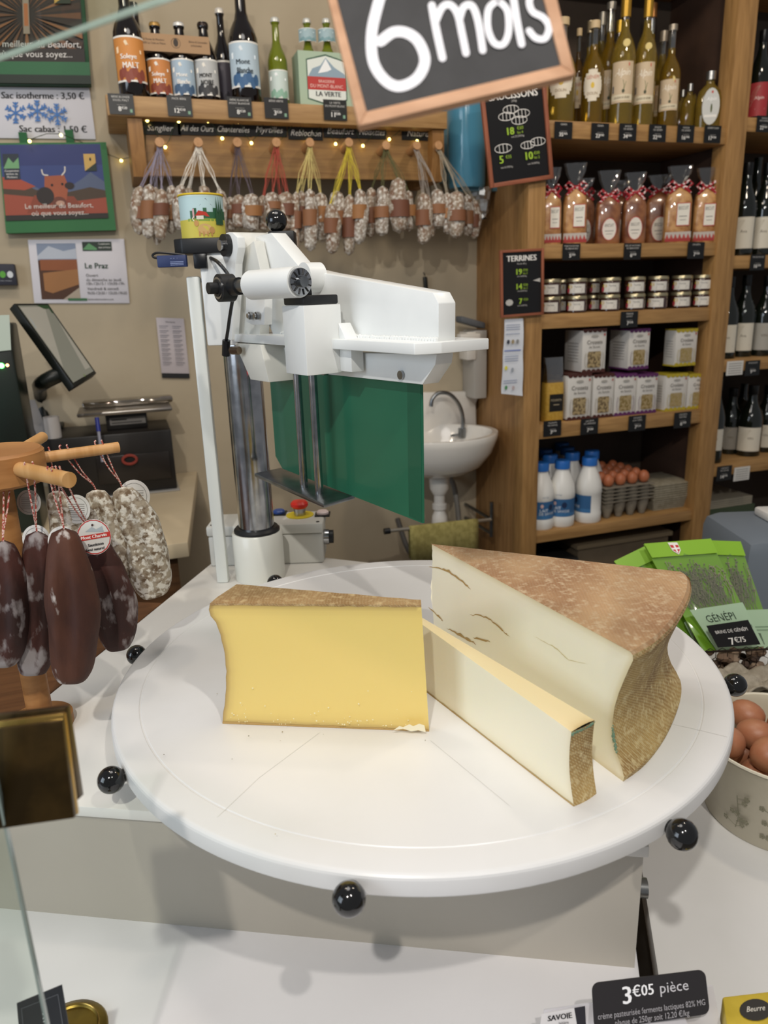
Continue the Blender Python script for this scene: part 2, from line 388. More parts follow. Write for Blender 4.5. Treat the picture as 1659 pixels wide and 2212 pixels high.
m.grid([[lerp(lerp(A_left(1, 0), A_left(1, 1), v), lerp(A_right(1, 0), A_right(1, 1), v), u/24)+Z3*(.0002+(.001+jit(.0003))*min(1, 4*v)) for u in range(25)] for v in (0, .25, .5, .75, 1)], RIND_DARK)
m.grid([[lerp(A_left(1, 0), A_right(1, 0), u/24)-nA*.0001+Z3*.0002 for u in range(25)], [lerp(A_left(1, 0), A_right(1, 0), u/24)-nA*.0004-Z3*.0016+V((0,0,jit(.0006))) for u in range(25)]], RIND_DARK)
m.grid([[lerp(Abl, Abr, u/24)-nA*.0006+Z3*.0002 for u in range(25)], [lerp(Abl, Abr, u/24)-nA*.0004+Z3*(.0022+jit(.0008)) for u in range(25)]], M('b8955a', .7))
m.build('rind', ch)
P = Print.flat(Abl-nA*.0006, dA, Z3)
for i in range(60): P.disc(random.uniform(.01, .2), random.expovariate(120)+.006, random.uniform(.0003, .0009), 'f0e4b8', n=6)
P.poly([(.180, .005), (.186, .010), (.190, .009), (.196, .0125), (.200, .0105), (.206, .0135), (.211, .012), (.2125, .004), (.205, .006), (.198, .0045), (.190, .007)], 'f1e7c8')
P.build('crumbs', ch)['kind'] = 'stuff'
# --- slab, middle
Sb = V((.3149, .4573, TZ)); Se = V((.2727, .668, TZ)); dS = (Se-Sb).normalized(); LS = (Se-Sb).length+.045
nS = V((dS.y, -dS.x, 0))
if nS.x < 0: nS = -nS
hS = .0735
ch = thing('cheese_slab', 'long narrow pale cheese slab lying between the yellow wedge and the big wedge', 'cheese', tuple(Sb))
def S_pt(u, v, k):     # u along, v up, k across
    wd = lerp(.0285, .008, u); p = Sb+dS*(LS*u)+nS*(wd*k)
    end = (1-u)**8
    return p + Z3*(hS*v*lerp(.985, 1.09, u)) + dS*(end*(.004*math.sin(PI*v)+.003*v)) - nS*(.004*v*(1-u)) + dS*.002*k*end
c = Cheese(ch, 'fbf3da', 'dccb9f')
c.patch(lambda u, v: S_pt(u, v, 0), 50, 14, lambda u, v: min(u*LS+.004, v*hS+.001), .0045)
c.patch(lambda u, v: S_pt(u, v, 1), 50, 14, lambda u, v: min(u*LS+.004, v*hS+.001), .005)
c.patch(lambda u, v: S_pt(1, u, v), 4, 3, lambda u, v: .05)
c.m = rim_mat('e6d3a6', 'c7ad78')
c.patch(lambda u, v: S_pt(u, 1, v)+Z3*(.0012*math.sin(PI*v)+(jit(.0002) if 0 < v < 1 else 0)), 50, 4, lambda u, v: min(u*LS, .05), .006)
c.done()
m = MB(); m.grid([[S_pt(0, j/14, i/8)-dS*(.0001+.0012*math.sin(PI*i/8)) for i in range(9)] for j in range(15)], RIND_SIDE)
m.grid([[S_pt(u/40, 0, 0)-nS*.0006+Z3*.0001 for u in range(41)], [S_pt(u/40, 0, 0)-nS*.0004+Z3*(.0016+jit(.0004)) for u in range(41)]], M('b39662', .8)); m.build('rind', ch)
m = MB()
for i in range(90):
    k = random.random(); p = S_pt(0, 1, k)-dS*.0015; m.sphere(p-Z3*(.0008+abs(jit(.0022)))+dS*.0008, random.uniform(.0004, .0009), M('74937c', .9), 6)
m.build('blue_mould', ch)['kind'] = 'stuff'
# --- big wedge, right
ztop = TZ+.127
Wt = PZ(932, 1176, ztop); T0 = V((Wt.x, Wt.y, TZ))
arc = [PZ(x, y, ztop) for x, y in [(1371, 1413), (1418, 1385), (1458, 1345), (1483, 1305), (1495, 1272), (1493, 1247), (1480, 1236)]]
arc = spline([(p.x, p.y, TZ) for p in arc], 6)
prof = [(0, .003), (.04, .002), (.10, .006), (.18, .0125), (.28, .0175), (.4, .0200), (.52, .0190), (.65, .0150), (.78, .0095), (.88, .0048), (.95, .0012), (.985, .002), (1, .005)]
def inset(v):
    for (a, x), (b, y) in zip(prof, prof[1:]):
        if v <= b: return x+(y-x)*(v-a)/(b-a)
    return .006
hW = ztop-TZ
def W_rim(i, v):
    p = arc[i]; d = (p-T0); d.z = 0; d.normalize(); return p-d*inset(v)+Z3*hW*v
def W_face(i, u, v):
    a = T0+Z3*hW*v + ((W_rim(i, .5)-T0).normalized()*(.002*math.sin(9*v)+jj[int(v*19)]*2))*1
    return lerp(a, W_rim(i, v), u)
vs_ = sorted(set([k/18 for k in range(19)]+[p[0] for p in prof]))
ch = thing('cheese_wedge', 'large pale cheese wedge with brown rind top and concave rind heel, on the right', 'cheese', tuple(T0))
c = Cheese(ch, 'faf2da', 'dccca4'); n_ = len(vs_)-1
for i in (0, len(arc)-1):
    L = (arc[i]-T0).length
    c.patch(lambda u, v: W_face(i, u, vs_[round(v*n_)]), 50, n_, lambda u, v: min((1-u)*L, (1-vs_[round(v*n_)])*hW, vs_[round(v*n_)]*hW), .0048)
c.done()
m = MB(); m.grid([[W_rim(i, v)+((W_rim(i, v)-T0).normalized()*(.0001+.0008*math.sin(PI*i/(len(arc)-1)))) for i in range(len(arc))] for v in vs_[:-1]], RIND_SIDE); m.build('side_rind', ch)
m = MB()
rows = []
for k in range(21):
    u = k/20; rows.append([lerp(T0+Z3*hW, W_rim(i, 1), u)+Z3*(.0001+(.0007+.0025*math.sin(PI*min(u*1.0, 1))*.6+jit(.0002))*math.sin(PI*i/(len(arc)-1))**.5) for i in range(len(arc))])
rows.append([W_rim(i, .96)+((W_rim(i, .96)-T0).normalized()*(.0002+.001*math.sin(PI*i/(len(arc)-1)))) for i in range(len(arc))])
m.grid(rows, RIND_TOP)
m.build('top_rind', ch)
dW = (W_rim(0, .5)-T0); dW.z = 0; dW.normalize(); nW = V((dW.y, -dW.x, 0))
if nW.x > 0: nW = -nW
CR = M('b3935c', .9); CRL = M('d8c99a', .8)
def cracks(n, O, nn, dd, lst, par):
    P = Print.flat(O+nn*.0004, dd, Z3) if dd.cross(Z3).dot(nn) > 0 else Print.flat(O+nn*.0004, -dd, Z3)
    sgn = 1 if dd.cross(Z3).dot(nn) > 0 else -1
    for pts, wd, cm in lst:
        q = [PN(x, y, O, nn) for x, y in pts]; L = [((p-O).dot(dd)*sgn, p.z-O.z) for p in q]
        S = spline([(a, b, 0) for a, b in L], 7); S = [(p.x+jit(.0008), p.y+jit(.0008)) for p in S]
        up = [(x, y+wd*math.sin(PI*i/(len(S)-1))*random.uniform(.3, .9)) for i, (x, y) in enumerate(S)]
        P.mb.grid([[P.f(x, y, P.k) for x, y in S], [P.f(x, y, P.k) for x, y in up]], cm); F_ = P.f; P.build('crack', par); P = Print(F_)
cracks('c', T0, nW, dW, [([(926, 1224), (960, 1232), (995, 1255), (1018, 1273)], .005, CR), ([(925, 1310), (950, 1335), (958, 1342)], .004, CR), ([(1015, 1328), (1050, 1334), (1085, 1362), (1102, 1375)], .0035, CR),
       ([(965, 1356), (1000, 1378), (1030, 1392)], .005, CR), ([(1022, 1377), (1060, 1388)], .0035, CR), ([(1150, 1372), (1200, 1400), (1230, 1425), (1272, 1436)], .0014, CRL)], ch)
m = MB()
dW0 = (W_rim(0, .3)-T0).normalized()
for i in range(170):
    v = random.triangular(.17, .38, .27); p = W_rim(0, v); m.sphere(p+(W_rim(2, v)-p)*random.random()**2*.22-dW0*random.random()**2*.002, random.uniform(.0004, .0009), M('74937c', .9), 6)
m.build('blue_mould', ch)['kind'] = 'stuff'
nSf = -nS
cracks('c', Sb, nSf, dS, [([(945, 1412), (985, 1440), (1018, 1466), (1030, 1480)], .0016, CR), ([(1040, 1500), (1090, 1550), (1140, 1590)], .0007, CRL)], bpy.data.objects['cheese_slab'])

# ================================================================== CHEESE CUTTER
c0 = V((.19, 1.22, 0)); uM = V((.2850, -.9585, 0)).normalized(); nM = V((uM.y, -uM.x, 0))
if nM.dot(V((0, -1, 0))) < 0: nM = -nM
def MP(px, py, off): return PN(px, py, c0+nM*off, nM)
WP = M('e9ebe9', .3, col2='e2e4e2', nscale=8, coat=.2); WP2 = M('c8c8c0', .35, coat=.1); CHROME = M('b8b9bb', .16, 1, col2='9a9c9f', nscale=30); STEEL = M('8f9294', .32, 1, col2='7c7f82', nscale=40)
BKP = M('17181a', .45); mc = thing('cheese_cutter', 'white enamelled wheel-cheese cutter with green blade and chrome column behind the turntable', 'cheese cutter', (.18, 1.239, TOPZ))
CB = V((.18, 1.239, 0))
m = MB(); m.lathe([(0, TOPZ), (.0425, TOPZ), (.0435, TOPZ+.002), (.0435, .984), (.042, .986), (0, .986)], M('dcdcd2', .35, coat=.2), CB, 40); m.build('column_base', mc)
m = MB(); m.lathe([(.030, .985), (.0395, .985), (.0395, .990), (.036, .994), (.030, .994)], BKP, CB, 36); m.build('gasket', mc)
m = MB(); m.lathe([(0, .984), (.0305, .984), (.0305, 1.36), (0, 1.36)], CHROME, CB, 48); m.build('column', mc)
# upright pole left
pb = PZ(483, 1256, TOPZ)
m = MB(); fw = V((FW.x, FW.y, 0)).normalized(); rt = V((fw.y, -fw.x, 0)); m.obox(pb+Z3*.255, rt*.0100, fw*.008, Z3*.255, M('d9dcd6', .3, coat=.2), .003); m.build('guide_pole', mc)
# square rear tube
q1 = over(470, 745, (CB.x-.052, CB.y+.0)); tz = q1.z; m = MB(); tx = V((q1.x, q1.y, 0)); m.obox(tx+rt*.012+Z3*((tz+TZ+.50)/2), rt*.024, fw*.02, Z3*((TZ+.50-tz)/2), WP, .003); m.build('rear_tube', mc)
def plate(name, pts, off, th, mat, bevel=.001, par=None):    # polygon seen at pixels on the machine plane, thickness th away from the viewer
    m = MB(); fs = m.prism([MP(x, y, off) for x, y in pts], -nM*th, mat); m._bev(fs, bevel); return m.build(name, par or mc)
plate('pivot_bracket', [(476, 528), (480, 512), (489, 503), (502, 502), (512, 512), (514, 535), (508, 570), (506, 640), (500, 735), (488, 735), (492, 640), (488, 575), (478, 548)], .050, .012, WP)
plate('bracket_body', [(500, 560), (548, 520), (566, 600), (560, 735), (498, 738)], .030, .016, M('cfcfc8', .35, coat=.2))
m = MB(); pv = MP(497, 530, .046); pv2 = pv-nM*.062; m.cyl(pv, pv2, 27*mpp(pv), M('dcdcd6', .3, coat=.2), n=32); m.build('pivot_tube', mc)
plate('rear_lug', [(560, 508), (575, 502), (586, 508), (590, 545), (580, 575), (562, 560)], -.016, .012, WP)
plate('arm_web', [(548, 512), (585, 503), (648, 578), (700, 590), (935, 632), (947, 655), (947, 745), (690, 745), (600, 745), (552, 640)], .012, .024, WP)
plate('mounting_plate', [(530, 630), (572, 640), (571, 702), (545, 702), (532, 696)], .058, .012, WP)
for x in (544, 558):
    m = MB(); p = MP(x, 682, .060); m.cyl(p, p+nM*.004, .0052, STEEL, n=14); m.cyl(p+nM*.003, p+nM*.007, .0035, CHROME, n=12); m.build('bolt', mc)
# horizontal flange
f0 = MP(895, 748, .045); zf = f0.z
sL = (MP(500, 735, .045)-c0).dot(uM); sR = (f0-c0).dot(uM)
m = MB(); fs = m.prism([c0+uM*s+nM*o+Z3*(zf-.009) for s, o in ((sL, .045), (sR, .045), (sR+.012, .018), (sR+.012, -.050), (sL, -.050))], (0, 0, .012), WP); m._bev(fs, .0012); m.build('flange', mc)
m = MB()      # weld bead
for i in range(70):
    s = lerp(.14, sR-.002, i/69); m.sphere(c0+uM*s+nM*(.0135+jit(.0006))+Z3*(zf+.0042+jit(.0006)), .0033, WP, 6)
m.build('weld_bead', mc)['kind'] = 'stuff'
plate('blade_clamp', [(563, 745), (722, 762), (943, 765), (940, 788), (912, 831), (700, 808), (567, 791)], .014, .024, WP)
for q in ((868, 810), (572, 778)):
    m = MB(); p = MP(*q, .0145); m.cyl(p, p+nM*.003, .0052, CHROME, n=14); m.build('bolt', mc)
# green blade
GRN = M('1f6148', .34, col2='24694e', nscale=5, lo=.4, hi=.6, coat=.2)
zb = .95+.1605; bt = [MP(583, 793, .0), MP(912, 829, 0)]
pA = MP(598, 1006, 0); pB = MP(915, 1130, 0); pC = MP(597, 985, 0)
m = MB(); fs = m.prism([bt[0]+nM*.0015, bt[1]+nM*.0015, pB+nM*.0015, MP(612, 1012, 0)+nM*.0015, pC+nM*.0015], -nM*.003, GRN); m.build('blade', mc)
m = MB(); m.prism([MP(x, y, 0)+nM*.0020 for x, y in ((882, 828), (911, 830), (914, 1127), (886, 1114))], -nM*.0004, M('1b5841', .3, coat=.2)); m.build('cutting_bevel', mc)
# lower light wedge behind the clamp
plate('carriage', [(507, 742), (562, 745), (581, 826), (541, 820)], .05, .055, M('d4d3ca', .35))
m = MB(); p = MP(574, 816, .012); m.sphere(p, .004, M('ff2a2a', .3, emit=4), 10); m.build('red_lamp', mc)
# clamping box with rods and foot
k0 = MP(655, 660, .082); sN = (k0-c0).dot(uM); zt_ = k0.z; zb_ = MP(662, 812, .082).z
lW = (MP(608, 657, .082)-c0).dot(uM); oW = .082-.052
m = MB()
cs = [c0+uM*sN+nM*.082, c0+uM*lW+nM*.082, c0+uM*lW+nM*.030, c0+uM*sN+nM*.030]
fs = m.prism([p+Z3*zb_ for p in cs], (0, 0, zt_-zb_), WP); m._bev(fs, .0012); m.build('clamp_housing', mc)
m = MB(); cc = sum(cs, V((0, 0, 0)))/4
fs = m.prism([cc+(p-cc)*.93+Z3*(zt_+.0005) for p in cs], (0, 0, .011), BKP); m._bev(fs, .002); m.build('housing_cap', mc)
m = MB(); fs = m.prism([p for p in (c0+uM*sN+nM*.035+Z3*(zb_+.002), c0+uM*(sN+.026)+nM*.035+Z3*(zb_+.002), c0+uM*(sN+.026)+nM*.035+Z3*(zb_+.028), c0+uM*(sN)+nM*.035+Z3*(zb_+.06))], -nM*.018, WP); m._bev(fs, .001); m.build('side_bracket', mc)
m = MB(); p = MP(706, 800, .036); m.cyl(p, p+nM*.006, .006, STEEL, n=14); m.build('bolt', mc)
zp = TZ+.160; ft = [PZ(x, y, zp) for x, y in ((549, 1022), (607, 1010), (767, 1069), (699, 1089))]
m = MB(); fs = m.prism([p-Z3*.006 for p in ft], (0, 0, .006), STEEL); m._bev(fs, .0015); m.build('press_foot', mc)
for x1 in ((657, 1052), (690, 1066)):
    p = PZ(*x1, zp); m = MB(); m.cyl(p, V((p.x, p.y, zb_+.004)), .0058, CHROME, n=20); m.build('rod', mc)
# lever cylinder, piston, bearing
e1 = MP(646, 609, .085); e0 = MP(545, 616, .100); ax = (e1-e0).normalized()
m = MB(); rC = 33*mpp(e1); m.cyl(e0, e1, rC, WP, n=36); m.build('gas_cylinder', mc)
m = MB(); m.cyl(e1, e1+ax*.004, rC*.88, CHROME, n=32); m.cyl(e1+ax*.004, e1+ax*.010, rC*.36, STEEL, n=20)
pp = ax.orthogonal().normalized(); qq = ax.cross(pp)
for k in range(12):
    a = k*PI/6; d = pp*math.cos(a)+qq*math.sin(a); m.cyl(e1+ax*.0045+d*rC*.45, e1+ax*.0045+d*rC*.82, .0009, BKP, n=6)
m.build('end_cap', mc)
bq = MP(484, 622, .112)
m = MB(); m.cyl(e0-ax*.03, e0+ax*.002, .0085, STEEL, n=18); m.build('piston_rod', mc)
m = MB(); m.cyl(bq-nM*.012, bq+nM*.008, .0175, BKP, n=28); m.cyl(bq+nM*.008, bq+nM*.0095, .014, CHROME, n=28); m.cyl(bq+nM*.0095, bq+nM*.0105, .011, BKP, n=24); m.cyl(bq+nM*.01, bq+nM*.022, .0075, BKP, n=12)
m.cyl(bq-nM*.004, e0-ax*.028, .011, BKP, n=16); m.build('rod_bearing', mc)
pv = MP(493, 530, .05); m = MB(); m.cyl(pv-nM*.01, pv+nM*.008, .0155, BKP, n=28); m.cyl(pv+nM*.008, pv+nM*.014, .0075, CHROME, n=16); m.build('pivot_pin', mc)
pv = MP(662, 600, .028); m = MB(); m.cyl(pv-nM*.02, pv+nM*.004, .019, WP, n=28); m.cyl(pv+nM*.004, pv+nM*.008, .011, STEEL, n=16); m.build('rod_eye', mc)
pv = MP(648, 634, .060); m = MB(); m.cyl(pv-nM*.01, pv+nM*.01, .012, BKP, n=20); m.build('spacer', mc)
# top black block with clamp
def fp(px, py, y=pb.y): return PN(px, py, V((0, y, 0))*1+V((pb.x, 0, 0)), fw)
bz0, bz1 = over(407, 550, pb).z, over(407, 517, pb).z
m = MB(); bl = over(405, 530, pb); c_ = V((bl.x, bl.y, (bz0+bz1)/2))
fs = m.prism([V((bl.x, bl.y, bz0))-fw*.022+rt*a+fw*b for a, b in ((-.018, .010), (-.004, 0), (.075, 0), (.075, .05), (-.018, .05))], (0, 0, bz1-bz0), BKP); m._bev(fs, .002); m.build('top_block', mc)
m = MB(); cp = over(470, 560, pb+rt*.03); m.obox(V((bl.x, bl.y, bz0-.011))+rt*.022-fw*.012, rt*.010, fw*.012, Z3*.011, M('0e1014', .3), .002); m.build('sensor_clamp', mc)
sc_ = thing('label_sensor', 'small dark blue sensor box clipped at the top of the white pole', 'sensor', (bl.x, bl.y, bz0))
m = MB(); sp = V((bl.x, bl.y, bz0-.0105))-rt*.018-fw*.030; m.obox(sp, rt*.022, fw*.005, Z3*.0085, M('26345f', .5), .0012); m.build('housing', sc_)
P = Print.flat(sp-fw*.0052, rt, Z3); P.text('⋅⋅ ⋅⋅  ⋅', .004, .002, .004, 'aab4d0')
for k in range(3): P.rect(-.002, -.006+k*.0022, .018, -.0052+k*.0022, '8f9cc4')
P.build('print', sc_)
cable = M('0f1013', .4)
m = MB(); m.tube(spline([sp+rt*.02, sp-rt*.026+Z3*.006, sp-rt*.02+Z3*.013, sp+rt*.02+Z3*.008], 6), .0018, cable); m.build('loop', sc_)
m = MB(); m.tube(spline([over(452, 556, pb)+fw*0, MP(470, 566, .075), MP(492, 592, .07), MP(500, 612, .07)], 6), .0026, cable); m.build('cable', mc)
m = MB(); m.tube(spline([MP(502, 650, .075), MP(497, 680, .072), MP(492, 715, .07), MP(488, 738, .068)], 6), .0026, cable); m.tube([MP(489, 735, .068), MP(488, 768, .068)], .006, cable); m.build('cable', mc)
m = MB(); m.tube([MP(500, 757, .066), MP(517, 757, .06)], .006, M('7a6a58', .35, 1)); m.build('connector', mc)
m = MB(); m.tube([over(447, 585, pb+fw*.02)+rt*.018*math.cos(a)+Z3*.018*math.sin(a) for a in [k*PI/10 for k in range(-8, 8)]], .0026, cable); m.build('cable_coil', mc)
# rear post, black block, ball
g = MP(612, 535, -.03); m = MB(); gb = V((g.x, g.y, 0)); g2 = MP(612, 500, -.03); ht = g2.z-g.z
m.obox(gb+Z3*(g.z-.05), rt*.0150, fw*.015, Z3*.05, M('d7d7cd', .35), .001); m.build('rear_post', mc)
m = MB(); m.obox(gb+Z3*(g.z+ht/2), rt*.0190, fw*.018, Z3*ht/2, BKP, .002); m.build('post_cap', mc)
m = MB(); kb = MP(597, 477, -.02); m.sphere(V((kb.x, kb.y, kb.z)), 23.5*mpp(kb), BLK, 28); m.cyl(V((kb.x, kb.y, g2.z-.004)), V((kb.x, kb.y, kb.z-.008)), .006, BLK, n=14); m.build('ball_knob', mc)

# painted tin on the top block
tb = V((bl.x, bl.y, bz1))+rt*.024+fw*.012; s_ = mpp(tb); tr_ = 46*s_; th_ = over(440, 424, tb).z-tb.z
tn = thing('decorated_tin', 'round printed tin with alpine meadow and cow, yellow rim, on the cutter', 'tin', tuple(tb))
m = MB(); m.lathe([(0, tb.z), (tr_, tb.z), (tr_, tb.z+th_), (tr_*.96, tb.z+th_), (tr_*.96, tb.z+.004), (0, tb.z+.004)], M('cfe0dc', .3), (tb.x, tb.y, 0), 40); m.build('body', tn)
m = MB(); m.tube([V((tb.x+tr_*math.cos(a), tb.y+tr_*math.sin(a), tb.z+th_)) for a in [k*PI/20 for k in range(40)]], .0016, M('d9b92a', .35), closed=True); m.build('rim', tn)
az = math.atan2(fw.x, fw.y)
def rotp(P_, c, a):
    f0 = P_.f
    def f(x, y, k):
        v = f0(x, y, k); d = v-c; return c+V((d.x*math.cos(a)+d.y*math.sin(a), -d.x*math.sin(a)+d.y*math.cos(a), d.z))
    P_.f = f; return P_
P = rotp(Print.round(tr_, (tb.x, tb.y, tb.z)), V((tb.x, tb.y, 0)), 0.15); T = tr_; h = th_
P.rect(-1.4*T, 0, 1.5*T, h*.95, 'b8d2d4', 16); P.poly([(-.3*T, .6*h), (0, .75*h), (.25*T, .9*h), (.5*T, .75*h), (.8*T, .62*h)], '8793a3')
for i in range(12): P.rect(-.5*T+i*.15*T, .35*h, -.34*T+i*.15*T, (.62+.06*math.sin(i*2))*h, '2f5f40', 2)
P.rect(-1.2*T, 0, 1.3*T, .42*h, 'c8bc4e', 14); P.rect(-.6*T, .38*h, 1.1*T, .44*h, '7f9a3c', 8)
P.poly([(-.25*T, .5*h), (-.1*T, .62*h), (.22*T, .58*h), (.36*T, .48*h)], 'c23b2c'); P.rect(-.36*T, .44*h, -.28*T, .66*h, 'c9a0a0', 1); P.rect(-.2*T, .42*h, .1*T, .5*h, 'd8d0c0', 2)
P.disc(.12*T, .2*h, .30*T, 'c9a468', .12*h); P.disc(-.22*T, .33*h, .10*T, 'c08f52', .07*h); P.disc(.42*T, .17*h, .12*T, 'b98d55', .08*h)
for i in range(4): P.rect((-.15+.17*i)*T, .04*h, (-.09+.17*i)*T, .14*h, 'b98a52')
for i in range(3): P.poly([(.62*T+i*.12*T, .3*h), (.7*T+i*.12*T, .95*h), (.8*T+i*.12*T, .3*h)], '2b5236')
P.line([(-.3*T, .38*h), (-.36*T, .44*h), (-.3*T, .47*h)], .001, 'efe6cc', 3)
P.build('print', tn)

# control box behind
cbp = PZ(690, 1216, TOPZ); kd = rt
c1_ = PZ(700, 1216, TOPZ); 
cx = thing('control_box', 'light grey electric control box with red emergency button beside the chrome column', 'control box', (c1_.x, c1_.y, TOPZ))
bw = .105; bd = .04; zt2 = over(690, 1130, c1_).z
bc = V((c1_.x, c1_.y, 0))-rt*bw+fw*bd
GRY = M('cfcec6', .4)
m = MB(); m.obox(bc+Z3*(TOPZ+(zt2-TOPZ)*.37), rt*bw, fw*bd, Z3*(zt2-TOPZ)*.37, GRY, .004); m.build('body', cx)
m = MB(); m.obox(bc+Z3*(TOPZ+(zt2-TOPZ)*.875), rt*(bw+.002), fw*(bd+.002), Z3*(zt2-TOPZ)*.125, GRY, .004); m.build('lid', cx)
def onlid(px, py): return PZ(px, py, zt2)
p = onlid(648, 1113); m = MB(); m.lathe([(0, zt2), (.026, zt2), (.026, zt2+.0015), (0, zt2+.0015)], M('d9c426', .5), (p.x, p.y, 0), 28); m.lathe([(.011, zt2), (.011, zt2+.016), (0, zt2+.016)], M('b9b9b9', .3, 1), (p.x, p.y, 0), 20)
m.lathe([(0, zt2+.015), (.013, zt2+.015), (.0165, zt2+.019), (.0165, zt2+.024), (.013, zt2+.028), (0, zt2+.029)], M('d0281c', .35), (p.x, p.y, 0), 24); o = m.build('emergency_button', cx); o['label'] = 'red mushroom button on a yellow disc'
for px, py, cc_, nn in ((603, 1110, '2f4f95', 'blue_button'), (697, 1112, 'e2cfcc', 'white_button')):
    p = onlid(px, py); m = MB(); m.obox(V((p.x, p.y, zt2+.001)), rt*.014, fw*.014, Z3*.0015, BKP); m.lathe([(.0115, zt2), (.0115, zt2+.006), (.009, zt2+.0085), (0, zt2+.0095)], M(cc_, .35), (p.x, p.y, 0), 20); m.build('button', cx)
for s1 in (-1, 1):
    for s2 in (-1, 1):
        p = bc+rt*(bw-.008)*s1+fw*(bd-.008)*s2; m = MB(); m.cyl(V((p.x, p.y, zt2-.001)), V((p.x, p.y, zt2+.0008)), .0032, BKP, n=10); m.build('screw', cx)
p = bc+rt*(bw)+Z3*(TOPZ+.042)-fw*.012; m = MB(); m.cyl(p, p+rt*.010, .0145, CHROME, n=20); m.cyl(p+rt*.010, p+rt*.018, .0125, BKP, n=20); m.build('side_knob', cx)

# ================================================================== WALL SHELF WITH BOTTLES
SY = 2.12
sx0, sx1 = PY(228, 212, SY).x, PY(966, 262, SY).x; sz = .912+.95-.95+TZ-.0+0.0
sz = TZ+.912
ws = thing('wall_shelf', 'light pine wall shelf with a peg board below it, above the hanging sausages', 'shelf', (sx0, YW, sz-.3))
m = MB(); m.box((sx0, SY, sz-.046), (sx1, YW, sz), wood('b08a5a', '977246', 0), .002); m.build('shelf_board', ws)
YB = 2.17; bz = PY(600, 384, YB).z
m = MB(); m.box((sx0+.075, YB, bz), (sx1-.005, YB+.02, sz-.047), wood('94703f', '7d5a31', 0)); m.build('peg_board', ws)
for x0 in (sx0+.045, sx1-.04):
    m = MB(); m.prism([(x0, SY+.012, sz-.047), (x0, SY+.012, sz-.10), (x0, YB-.02, bz-.006), (x0, YW, bz-.006), (x0, YW, sz-.047)], (.035, 0, 0), wood('9a6f3e', '80592e', 2)); m.build('bracket', ws)
PEGS = [345, 428, 512, 596, 668, 752, 832, 898, 945]
pegp = []
for x in PEGS:
    p = PY(x, 314 if x < 800 else 320, YB-.045); pegp.append(p)
    m = MB(); m.cyl((p.x, YB, p.z-.002), (p.x, YB-.055, p.z+.006), .0115, wood('b98a5c', 'a5774a', 1), n=14); m.build('peg', ws)

def face_cam(x, y): return -math.atan2(x, y)     # rotation that turns local -Y to the camera
def lathe_bottle(name, label, cat, px, yt, wpx, Y, zb, prof, mat, group, label_spec=None, cap=None, neck=None, extra=None, xoff=0):
    ym = 0
    b0 = PY(px, yt, Y); h = b0.z-zb; depth = mpp((b0.x, Y, (b0.z+zb)/2)); R = wpx*depth/2
    t = thing(name, label, cat, (0, 0, 0), group)
    m = MB(); m.lathe([(r*R, z*h) for r, z in prof if z is not None], mat, n=24); m.build('body', t)
    if label_spec: label_spec(t, R, h)
    if cap: cap(t, R, h)
    t.location = (b0.x, Y, zb); t.rotation_euler = (0, 0, face_cam(b0.x, Y)); return t
BEER = [(0, 0), (.92, 0), (1, .015), (1, .50), (.97, .55), (.80, .62), (.52, .69), (.38, .76), (.35, .93), (.42, .94), (.42, .965), (.38, .97), (.38, .995), (0, 1)]
SMALL = [(0, 0), (.92, 0), (1, .02), (1, .52), (.95, .60), (.72, .70), (.45, .80), (.38, .92), (.44, .93), (.46, .96), (.42, 1), (0, 1)]
SLIM = [(0, 0), (.94, 0), (1, .015), (1, .50), (.95, .56), (.78, .62), (.52, .67), (.36, .71), (.33, .78)]
NECK = [(.33, .78), (.33, .93), (.40, .935), (.40, .95), (.30, .955)]
WINE = [(0, 0), (.95, 0), (1, .02), (1, .50), (.96, .56), (.80, .64), (.55, .72), (.40, .79), (.36, .86), (.35, .97), (.38, .975), (.38, .995), (0, 1)]
DARKG = M('140d0a', .1, coat=.6)
def beer_label(bg, fg, c3, txt, z0=.13, z1=.50, white=True, tcol='f4efe6'):
    def f(t, R, h):
        P = Print.round(R+.0004); A_ = R*1.25
        P.rect(-A_, z0*h, A_, z1*h, bg, 14)
        H_ = (z1-z0)*h
        P.rect(-A_, z0*h, A_, z0*h+.045*H_, 'efece4', 14); P.rect(-A_, z1*h-.04*H_, A_, z1*h, 'efece4', 14)
        for i in range(7): P.disc((-.75+.25*i)*R, z0*h+(.16+.07*math.sin(i*2.1))*H_, .2*R, c3, .13*H_, 10)
        P.poly([(-R*.9, z0*h+.75*H_), (-R*.2, z0*h+.9*H_), (R*.8, z0*h+.7*H_), (R*.8, z0*h+.62*H_), (-R*.1, z0*h+.8*H_), (-R*.9, z0*h+.62*H_)], fg)
        a, b = txt
        if a: P.text(a, -.1*R, z0*h+.50*H_, .11*H_, tcol, maxw=1.05*R, bold=.0004); P.text(b, 0, z0*h+.30*H_, .13*H_, tcol, maxw=1.05*R, bold=.0004)
        P.build('label', t)
    return f
def crown(col):
    def f(t, R, h):
        m = MB(); m.lathe([(.47*R, .955*h), (.47*R, .985*h), (.40*R, 1.003*h), (0, 1.005*h)], M(col, .35, .3), n=18); m.build('cap', t)
    return f
G = 'beer bottles on the wall shelf'
BY = SY+.075
lathe_bottle('beer_bottle', 'dark beer bottle half hidden directly behind the orange-labelled one at the shelf end', 'bottle', 285, 6, 60, BY+.085, sz, BEER, DARKG, G)
lathe_bottle('beer_bottle', 'large dark beer bottle with orange mountain label, leftmost on the wall shelf', 'bottle', 261, -52, 63, BY-.02, sz, BEER, DARKG, G, beer_label('d08a45', 'e8d2ae', '8b4636', ('Soleye', 'MALT')))
